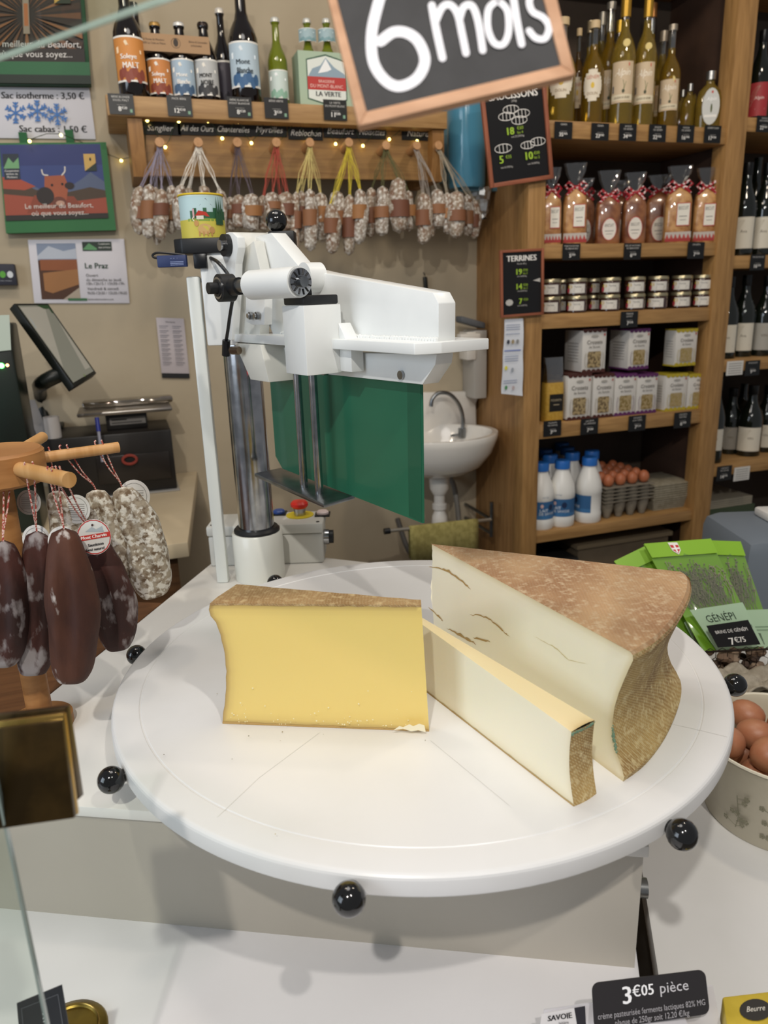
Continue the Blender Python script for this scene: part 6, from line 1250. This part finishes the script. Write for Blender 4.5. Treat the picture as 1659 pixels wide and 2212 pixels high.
# wire basket
wb = thing('wire_basket', 'dark chicken-wire basket holding the herb sachets', 'basket', tuple(SP(1600, 1430, 1.25)))
WIRE = M('3b302a', .5, .6); a = SP(1508, 1409, 1.27); b = SP(1690, 1386, 1.27); b.z = a.z; hB = a.z-RZ
m = MB(); back = V((.25, .35, 0)).normalized()*.16; m.tube([a, b, b+back, a+back], .0022, WIRE, closed=True, n=6); m.tube([V((p.x, p.y, RZ+.003)) for p in (a, b, b+back, a+back)], .002, WIRE, closed=True, n=6); m.build('rim', wb, kind='stuff')
m = MB(); dx = (b-a).normalized(); Lb = (b-a).length; hx = .012
for r_i in range(int(hB/(hx*1.5))+1):
    for c_i in range(int(Lb/(hx*1.73))+1):
        c = a+dx*(c_i*hx*1.73+(r_i % 2)*hx*.866)-Z3*(r_i*hx*1.5+.006)
        if c.z < RZ+.01: continue
        hxp = [c+dx*(hx*math.sin(k*PI/3))+Z3*(hx*math.cos(k*PI/3)) for k in range(4)]
        m.tube(hxp, .0007, WIRE, n=4, caps=False); m.tube([hxp[0], c-dx*(hx*.866)+Z3*(hx*.5), c-dx*(hx*.866)-Z3*hx*.5], .0007, WIRE, n=4, caps=False)
m.build('mesh', wb, kind='stuff')
m = MB()
for k in range(90):
    p = a+dx*random.uniform(.02, Lb-.02)+back*random.uniform(.02, .5)+Z3*(-.012-random.random()*.05); m.sphere(p, random.uniform(.006, .010), M(random.choice(['7a6350', '4a3a30', '8f7a66']), .8), 8)
tag(m.build('wood_chunks', kind='stuff'), 'small brown wood chunks filling the wire basket', 'wood chunks')
# pulp egg carton
pcn = SP(1605, 1458, 1.235); pg = thing('egg_carton', 'empty grey pulp egg tray behind the egg basket', 'egg tray', (pcn.x, pcn.y, RZ))
m = MB(); nx = 26; rows = []; zc = pcn.z
ux = V((.93, -.25, 0)).normalized(); uy = V((.25, .93, 0))
for j in range(nx+1):
    rows.append([V((pcn.x, pcn.y, 0))+ux*((i/nx-.3)*.22)+uy*((j/nx-.5)*.085)+Z3*(zc-.012+.012*math.cos(i/nx*6*PI)*math.cos(j/nx*4*PI)) for i in range(nx+1)])
m.grid(rows, M('a59c8c', .95, col2='8f8676', nscale=70, bump=.7, bscale=150)); o = m.build('tray', pg); so = o.modifiers.new('t', 'SOLIDIFY'); so.thickness = .003
m = MB(); m.box((pcn.x-.02, pcn.y-.02, RZ), (pcn.x+.12, pcn.y+.04, zc-.028), M('8f8676', .95), .006); m.build('lower_trays', pg)
# egg basket
rimp = PZ(1573, 1640, RZ+.125); bcx = rimp+V((.118, .012, 0)); bc = V((bcx.x, bcx.y, 0)); bR = (V((rimp.x, rimp.y, 0))-bc).length
eb = thing('egg_basket', 'cream metal basket with grey flower pattern holding brown eggs, right edge', 'basket', (bc.x, bc.y, RZ))
CREAM = M('cfc8b4', .45, col2='c2baa4', nscale=8); hb = .125
m = MB(); m.lathe([(0, RZ), (bR*.84, RZ), (bR*.86, RZ+.003), (bR*.985, RZ+hb-.004), (bR, RZ+hb), (bR*.975, RZ+hb), (bR*.955, RZ+hb-.006), (bR*.84, RZ+.005), (0, RZ+.005)], CREAM, bc, 64); m.build('wall', eb)
m = MB(); m.tube([bc+V((bR*math.cos(k*PI/24), bR*math.sin(k*PI/24), RZ+hb)) for k in range(48)], .0024, M('ddd6c2', .4), closed=True, n=6); m.build('rim', eb)
def bmapf(x, y, k):
    r = bR*(.86+.125*(y/hb))+k; a = x/bR-PI/2-.75; return bc+V((r*math.cos(a), r*math.sin(a), RZ+y))
P = Print(bmapf); rnd = random.Random(5); FC = '8d8a74'
for fx, fy, n_ in ((-.02, .035, 9), (.035, .045, 12), (.09, .03, 9), (-.07, .04, 8), (.0, .085, 5), (.06, .09, 6)):
    P.line([(fx, fy-.02), (fx+.004, fy), (fx+.001, fy+.035)], .0012, FC, 4)
    for k in range(n_):
        y = fy+rnd.uniform(-.012, .04); x = fx+rnd.uniform(-.018, .018); P.line([(fx+.002, y-.006), (x, y)], .0009, FC, 1)
        for j in range(5): a = j*PI*2/5; P.disc(x+.0028*math.cos(a), y+.0028*math.sin(a), .0018, FC, n=6); P.k -= .0001
        P.k -= .0001
P.build('flower_pattern', eb)
eggs = [(1612, 1555, .05, .2), (1612, 1640, .05, 1.4), (1600, 1602, .03, .8), (1652, 1600, .045, .3), (1660, 1530, .055, 2.2), (1655, 1670, .05, 1.0), (1700, 1580, .05, .4), (1700, 1650, .05, 1.9), (1640, 1560, .02, .7), (1645, 1640, .02, 1.2)]
etxt = ['speckled brown egg half under the turntable edge, top left of the basket', 'brown egg at the front left with faint red stamp', 'brown egg low between the two left ones', 'brown egg with red stamp in the middle of the basket', 'brown egg at the back right, cut by the picture edge', 'brown egg at the front right, cut by the picture edge', 'brown egg outside the right picture edge, back', 'brown egg outside the right picture edge, front', 'brown egg deep in the basket behind', 'brown egg deep in the basket in front']
def px_of(p): d = V(p)-CO; z = d.dot(FW); return 829.5+FPX*d.dot(RT)/z, 1106-FPX*d.dot(UP)/z
spots = []; sp_e = .051
for lay, ze in ((0, RZ+.075), (1, RZ+.116)):
    for i in range(-5, 6):
        for j in range(-5, 6):
            x = bc.x+(i+.5*(j % 2)+.5*lay)*sp_e; y = bc.y+(j*.866+.577*lay)*sp_e
            if math.hypot(x-bc.x, y-bc.y) < bR-(.034 if lay == 0 else .030): spots.append((lay, V((x, y, ze)), j))
spots = [(l, p, px_of(p), j) for l, p, j in spots]; spots = [q for q in spots if q[2][0] < 1705]
used_e = {}
for k, (x, y, dz, rz) in enumerate(eggs[:6]):
    c_ = [i for i, q in enumerate(spots) if q[0] == (0 if k in (2,) else 1) and i not in used_e]
    if c_: i = min(c_, key=lambda i: (spots[i][2][0]-x)**2+(spots[i][2][1]-y)**2); used_e[i] = etxt[k]
EGB = M('a5694a', .42, col2='b07a5a', nscale=50, lo=.3, hi=.7, bump=.08, bscale=400); egm = None
for i, (lay, p, px_, jr) in enumerate(spots):
    rws = sorted({q[3] for q in spots if q[0] == lay}, reverse=True); rn = rws.index(jr); cn = sum(1 for q in spots if q[0] == lay and q[3] == jr and q[1].x < p.x)
    lb = used_e.get(i, 'brown egg in the basket, %s layer, %s row from the back, %s from the left' % (('lower', 'upper')[lay], ORD[rn], ORD[cn]))
    rt_ = (random.uniform(1.0, 1.5) if lay else 1.4, 0, random.uniform(0, 6))
    if egm is None: m = MB(); m.lathe(EGGP, EGB, n=28); egm = m.build('egg', angle=80); o = egm; tag(o, lb, 'egg', 'brown eggs in the cream basket')
    else: o = dup(egm, lb, p)
    o.location = p+V((jit(.0015), jit(.0015), 0)); o.rotation_euler = rt_; o.scale = (1.04,)*3
# packing fill under the eggs
m = MB(); m.lathe([(0, RZ+.055), (bR*.86, RZ+.05)], M('b9a988', .9, col2='9a8a6a', nscale=90), bc, 30); m.build('straw', eb, kind='stuff')
# grey appliance
q = [SP(x, y, 1.62) for x, y in ((1552, 1150), (1760, 1128), (1760, 1330), (1560, 1340))]
gz0 = .70; gp0 = SP(1556, 1240, 1.62); gt = SP(1600, 1136, 1.62).z
ga = thing('grey_appliance', 'rounded blue-grey plastic appliance at the right edge behind the sachets', 'appliance', (gp0.x, gp0.y, RZ))
m = MB(); c_ = V((gp0.x, gp0.y, 0))+V((.22, -.02, 0)); hx_ = V((.93, -.3, 0)).normalized()*.20; hy_ = V((.3, .93, 0)).normalized()*.12
m.obox(c_+Z3*((RZ+gt)/2), hx_, hy_, Z3*((gt-RZ)/2), M('6d7680', .5), .035); m.build('case', ga)
m = MB(); p = V((c_.x, c_.y, gt)); m.obox(p+hx_*.1+Z3*.010, hx_*.6, hy_*.5, Z3*.010, M('dcdad6', .4), .006); m.build('lid', ga)
for o in (ga,): pass

# ================================================================== FOREGROUND
SD = .37
sg = thing('hanging_sign', 'large tilted chalkboard sign 6 mois in a pale wooden frame, hanging at the top', 'sign', tuple(SP(980, 60, SD)))
oc = [(775, 272), (1243, 160), (1168, -150), (700, -40)]
n = -FW; Ft = wood('c79a78', 'b08361', 0, .6)
ctr = (sum(p[0] for p in oc)/4, sum(p[1] for p in oc)/4)
inn = [(792, 240), (1212, 140), (1144, -120), (723, -20)]
m = MB(); m.prism([SP(x, y, SD)-n*.001 for x, y in inn], -n*.002, M('1c1b1d', .6, col2='242325', nscale=60)); m.build('panel', sg)
for k in range(4):
    j = (k+1) % 4; m = MB(); fs = m.prism([SP(*oc[k], SD), SP(*oc[j], SD), SP(*inn[j], SD), SP(*inn[k], SD)], -n*.006, Ft); m._bev(fs, .0005); m.build('frame_bar', sg)
P = Print(lambda x, y, k: SP(x, -y, SD)+n*(k-.0008)); WH = 'e4e2e6'
def st(pts, wd): P.line([(x, -y) for x, y in pts], wd, WH, 8)
st([(836, -60), (816, 10), (803, 70), (806, 130), (830, 170), (862, 185), (900, 168), (918, 130), (905, 90), (880, 70), (850, 68), (822, 88)], 24)
st([(933, 10), (942, 60), (956, 124)], 17); st([(941, 45), (955, 15), (972, 9), (988, 28), (998, 70), (1007, 114)], 16); st([(992, 42), (1002, 14), (1020, 12), (1033, 45), (1043, 108)], 16)
st([(1076, 0), (1056, 18), (1054, 60), (1068, 92), (1088, 94), (1099, 66), (1096, 22), (1076, 0)], 15); st([(1109, -6), (1117, 45), (1127, 95)], 16)
st([(1162, -20), (1144, -2), (1150, 24), (1174, 38), (1186, 58), (1178, 82), (1158, 82), (1143, 66)], 15)
P.build('lettering', sg)
cc = SP(960, -60, SD); m = MB(); m.tube([SP(760, -30, SD)-n*.004, V((cc.x, cc.y, CAMZ+.35)), SP(1130, -130, SD)-n*.004], .0006, M('8a8a8a', .4), n=5); m.tube([V((cc.x, cc.y, CAMZ+.35)), V((cc.x, cc.y, 2.8))], .0006, M('8a8a8a', .4), n=5); m.build('hanging_cord', sg, kind='stuff')
# glass side screen, left
g0, g1 = SP(3, 1782, .44), SP(101, 2225, .44); 
GL1 = glass_mat('f6faf7', .03, .0); GE = M('9fb0aa', .15, trans=.3, coat=.5)
gs = thing('glass_screen', 'vertical glass screen whose greenish edge runs down the lower left corner', 'glass', (g1.x, g1.y, LOWZ))
gx = V((g0.x+g1.x, g0.y+g1.y, 0))/2; ld = V((-.95, .10, 0)).normalized()
m = MB(); m.prism([gx+Z3*(LOWZ+.001), gx+ld*.6+Z3*(LOWZ+.001), gx+ld*.6+Z3*1.25, gx+Z3*1.25], V((.02, .2, 0)).normalized()*.005, GL1); m.build('pane', gs)
m = MB(); e_ = V((.02, .2, 0)).normalized()*.005; m.prism([gx+Z3*(LOWZ+.001)+X3*.0002, gx+Z3*1.25+X3*.0002, gx+Z3*1.25+e_+X3*.0002, gx+Z3*(LOWZ+.001)+e_+X3*.0002], X3*.0012, GE); m.build('polished_edge', gs)
BR = M('4a381a', .32, .7, col2='33260f', nscale=30); BR2 = M('a8894a', .25, .95)
bc_ = thing('brass_clamp', 'aged square brass clamp gripping the glass at the left edge', 'clamp', tuple(SP(70, 1660, .42)))
m = MB(); fs = m.prism([SP(x, y, .42) for x, y in ((-60, 1582), (132, 1556), (160, 1768), (-60, 1800))], FW*.004, BR); m._bev(fs, .0008); m.build('face_plate', bc_)
m = MB(); fs = m.prism([SP(x, y, .426) for x, y in ((-60, 1566), (137, 1541), (166, 1762), (-60, 1792))], FW*.004, BR2); m._bev(fs, .0008); m.build('middle_plate', bc_)
m = MB(); fs = m.prism([SP(x, y, .434) for x, y in ((-60, 1552), (140, 1529), (170, 1728), (-60, 1780))], FW*.008, BR); m._bev(fs, .0008); m.build('back_plate', bc_)
# glass shelf overhead left
a = SP(-60, 148, .5); b = SP(420, -20, .5); zz = (a.z+b.z)/2
a = PZ(-60, 152, CAMZ+.12); b = PZ(372, 0, CAMZ+.12); d = (b-a).normalized()
gh = thing('glass_shelf', 'glass shelf overhead, its pale green edge crossing the top left corner', 'glass', tuple(a))
back = V((-d.y, d.x, 0)); back = -back if back.dot(V((FW.x, FW.y, 0))) > 0 else back
m = MB(); m.prism([a-d*.1, b+d*.25, b+d*.25+back*.10, a-d*.1+back*.10], Z3*.0022, glass_mat('f4f8f5', .02, .0)); m.build('pane', gh)
m = MB(); m.prism([a-d*.1, b+d*.25, b+d*.25-back*.001, a-d*.1-back*.001], Z3*.0026, M('c2ccc2', .2, coat=.3, alpha=.75)); m.build('polished_edge', gh)
for s_ in (-.05, .30):
    m = MB(); p = a+d*s_ if s_ < 0 else b+d*.2; m.cyl(p+back*.05+Z3*.004, V((p.x+back.x*.05, p.y+back.y*.05, 2.8)), .002, STEEL, n=8); m.build('hanging_rod', gh)
# price tag 3€05
td = .62; q = [SP(x, y, d_) for (x, y), d_ in zip(((1278, 2124), (1523, 2094), (1534, 2190), (1284, 2226)), (td+.01, td+.01, td, td))]; f, n = frame4(q)
pt = thing('price_tag', 'black rounded price tag 3€05 pièce in the bottom right foreground', 'price tag', tuple(q[3]))
rc_ = []; W_, H_ = (q[1]-q[0]).length, (q[0]-q[3]).length; rr_ = .006
for cx, cy, a0 in ((1-rr_/W_, 1-rr_/H_, 0), (rr_/W_, 1-rr_/H_, 90), (rr_/W_, rr_/H_, 180), (1-rr_/W_, rr_/H_, 270)):
    for k in range(6): aa = math.radians(a0+18*k); rc_.append(f(cx+rr_/W_*math.cos(aa), cy+rr_/H_*math.sin(aa), 0))
m = MB(); m.prism(rc_, -n*.0012, M('2b2829', .35)); m.build('card', pt)
m = MB(); bq_ = (q[2]+q[3])/2; m.obox(V((bq_.x, bq_.y, (bq_.z+LOWZ)/2))-n*.006, RT*.03, V((FW.x, FW.y, 0)).normalized()*.006, Z3*((bq_.z-LOWZ)/2), M('d9d5d8', .4)); m.build('holder', pt)
wq = W_/H_; P = Print(lambda x, y, k: f(x, y, k+.0003))
P.text('3', .335, .47, .38, 'f2f0f0', 'r', wide=1/wq, bold=.005); P.text('€05', .35, .60, .24, 'f2f0f0', 'l', wide=.95/wq, bold=.002, maxw=.2); P.text('pièce', .59, .60, .24, 'c9c6c8', 'l', wide=1/wq)
P.text('crème pasteurisée ferments lactiques 82% MG', .5, .22, .13, 'a8a4a6', wide=.8/wq, maxw=.93); P.text('plaque de 250gr soit 12,20 €/kg', .5, .04, .13, 'a8a4a6', wide=.8/wq, maxw=.64); P.build('lettering', pt)
bx_ = thing('butter_carton', 'white card panel with SAVOIE logo behind the black price tag', 'carton', tuple(SP(1250, 2212, .66)))
q = [SP(x, y, .632) for x, y in ((1176, 2182), (1540, 2130), (1562, 2236), (1168, 2236))]; f, n = frame4(q); bz0_ = min(p.z for p in q); 
m = MB(); m.prism(q, -n*.0015, M('dcd9dc', .5)); m.build('panel', bx_)
q = [SP(x, y, .626) for x, y in ((1170, 2190), (1240, 2178), (1246, 2212), (1166, 2222))]; f, n = frame4(q); m = MB(); m.prism(q, -n*.0006, M('ddd9d8', .5)); q2 = [SP(x, y, .626) for x, y in ((1241, 2178), (1264, 2174), (1266, 2215), (1247, 2216))]; m.prism(q2, -n*.0006, M('24222a', .5)); m.build('logo_label', bx_, kind='stuff')
P = Print(lambda x, y, k: f(x, y, k+.0003)); P.text('SAVOIE', .55, .45, .36, '1d1d22', wide=.42, bold=.008, maxw=.8); P.text('laitière', .65, .12, .2, '1d1d22', wide=.35); P.build('lettering', bx_)
# golden butter pack
bg = thing('butter_pack', 'gold foil butter pack with dark oval badge in the bottom right corner', 'butter', tuple(PZ(1620, 2180, LOWZ+.03)))
gq = [PZ(x, y, LOWZ+.025) for x, y in ((1560, 2152), (1680, 2138), (1720, 2260), (1578, 2270))]; GOLD = M('e0c44a', .38, .35, col2='cbb03c', nscale=20, bump=.3, bscale=30)
m = MB(); fs = m.prism([p-Z3*.025 for p in gq], Z3*.025, GOLD); m._bev(fs, .002); m.build('foil', bg)
f, n = frame4(gq); P = Print(lambda x, y, k: f(x, y, k+.0006)); P.disc(.52, .67, .27, '2d2a26', .20); P.text('Beurre', .52, .64, .1, 'd8d2c4', wide=.8, shear=.3, maxw=.42); P.rect(.4, .1, .75, .35, '3f7a4a'); P.build('print', bg)
# round brass foot of the glass support, black tag and wooden post bottom left
fc = PZ(150, 2236, LOWZ); s = mpp(fc)
bf = thing('brass_baseplate', 'round tarnished brass dish at the bottom left behind the glass edge', 'dish', tuple(fc)); BRM = M('8a7434', .35, .85, col2='5e4c22', nscale=18)
rf = 80*s; m = MB(); m.lathe([(0, LOWZ), (rf, LOWZ), (rf*1.0, LOWZ+.002), (rf*.96, LOWZ+.004), (rf*.8, LOWZ+.006), (rf*.72, LOWZ+.004), (rf*.4, LOWZ+.006), (0, LOWZ+.008)], BRM, fc*1-Z3*fc.z, 40); m.build('dish', bf)
m = MB(); m.tube([V((fc.x+rf*.78*math.cos(k*PI/16), fc.y+rf*.78*math.sin(k*PI/16), LOWZ+.0060)) for k in range(32)], .0008, BR2, closed=True, n=6); m.build('ring', bf)
q = [SP(x, y, .56) for x, y in ((36, 2168), (133, 2128), (150, 2230), (44, 2260))]; f, n = frame4(q); bt_ = thing('black_label', 'small black card with white letters at the bottom left corner', 'label', tuple(q[3]))
m = MB(); m.prism(q, -n*.001, M('2b2b30', .4)); m.build('card', bt_); P = Print(lambda x, y, k: f(y, 1-x, k+.0003)); 
P = Print(lambda x, y, k: f(x, y, k+.0003)); P.line([(.1, .1), (.1, .85), (.9, .85), (.9, .1)], .015, '6a6a70', 1); P.f = lambda x, y, k: f(.5+y*.9, .55-x, k+.0003); P.text('AVEC', .2, .02, .13, 'd8d8da', bold=.003); P.build('lettering', bt_)
m = MB(); bq_ = (q[2]+q[3])/2; m.obox(V((bq_.x, bq_.y, (bq_.z+LOWZ)/2))-n*.006, RT*.012, V((FW.x, FW.y, 0)).normalized()*.004, Z3*((bq_.z-LOWZ)/2), M('3a3a3e', .4)); m.build('holder', bt_)
m = MB(); p = SP(-22, 2140, .40); m.lathe([(.0145, LOWZ), (.0145, LOWZ+.10), (.011, LOWZ+.11), (.0, LOWZ+.112)], M('5a4426', .4, .6), (p.x-.003, p.y, 0), 20); tag(m.build('brass_post'), 'blurred brown brass post in the bottom left corner', 'post')
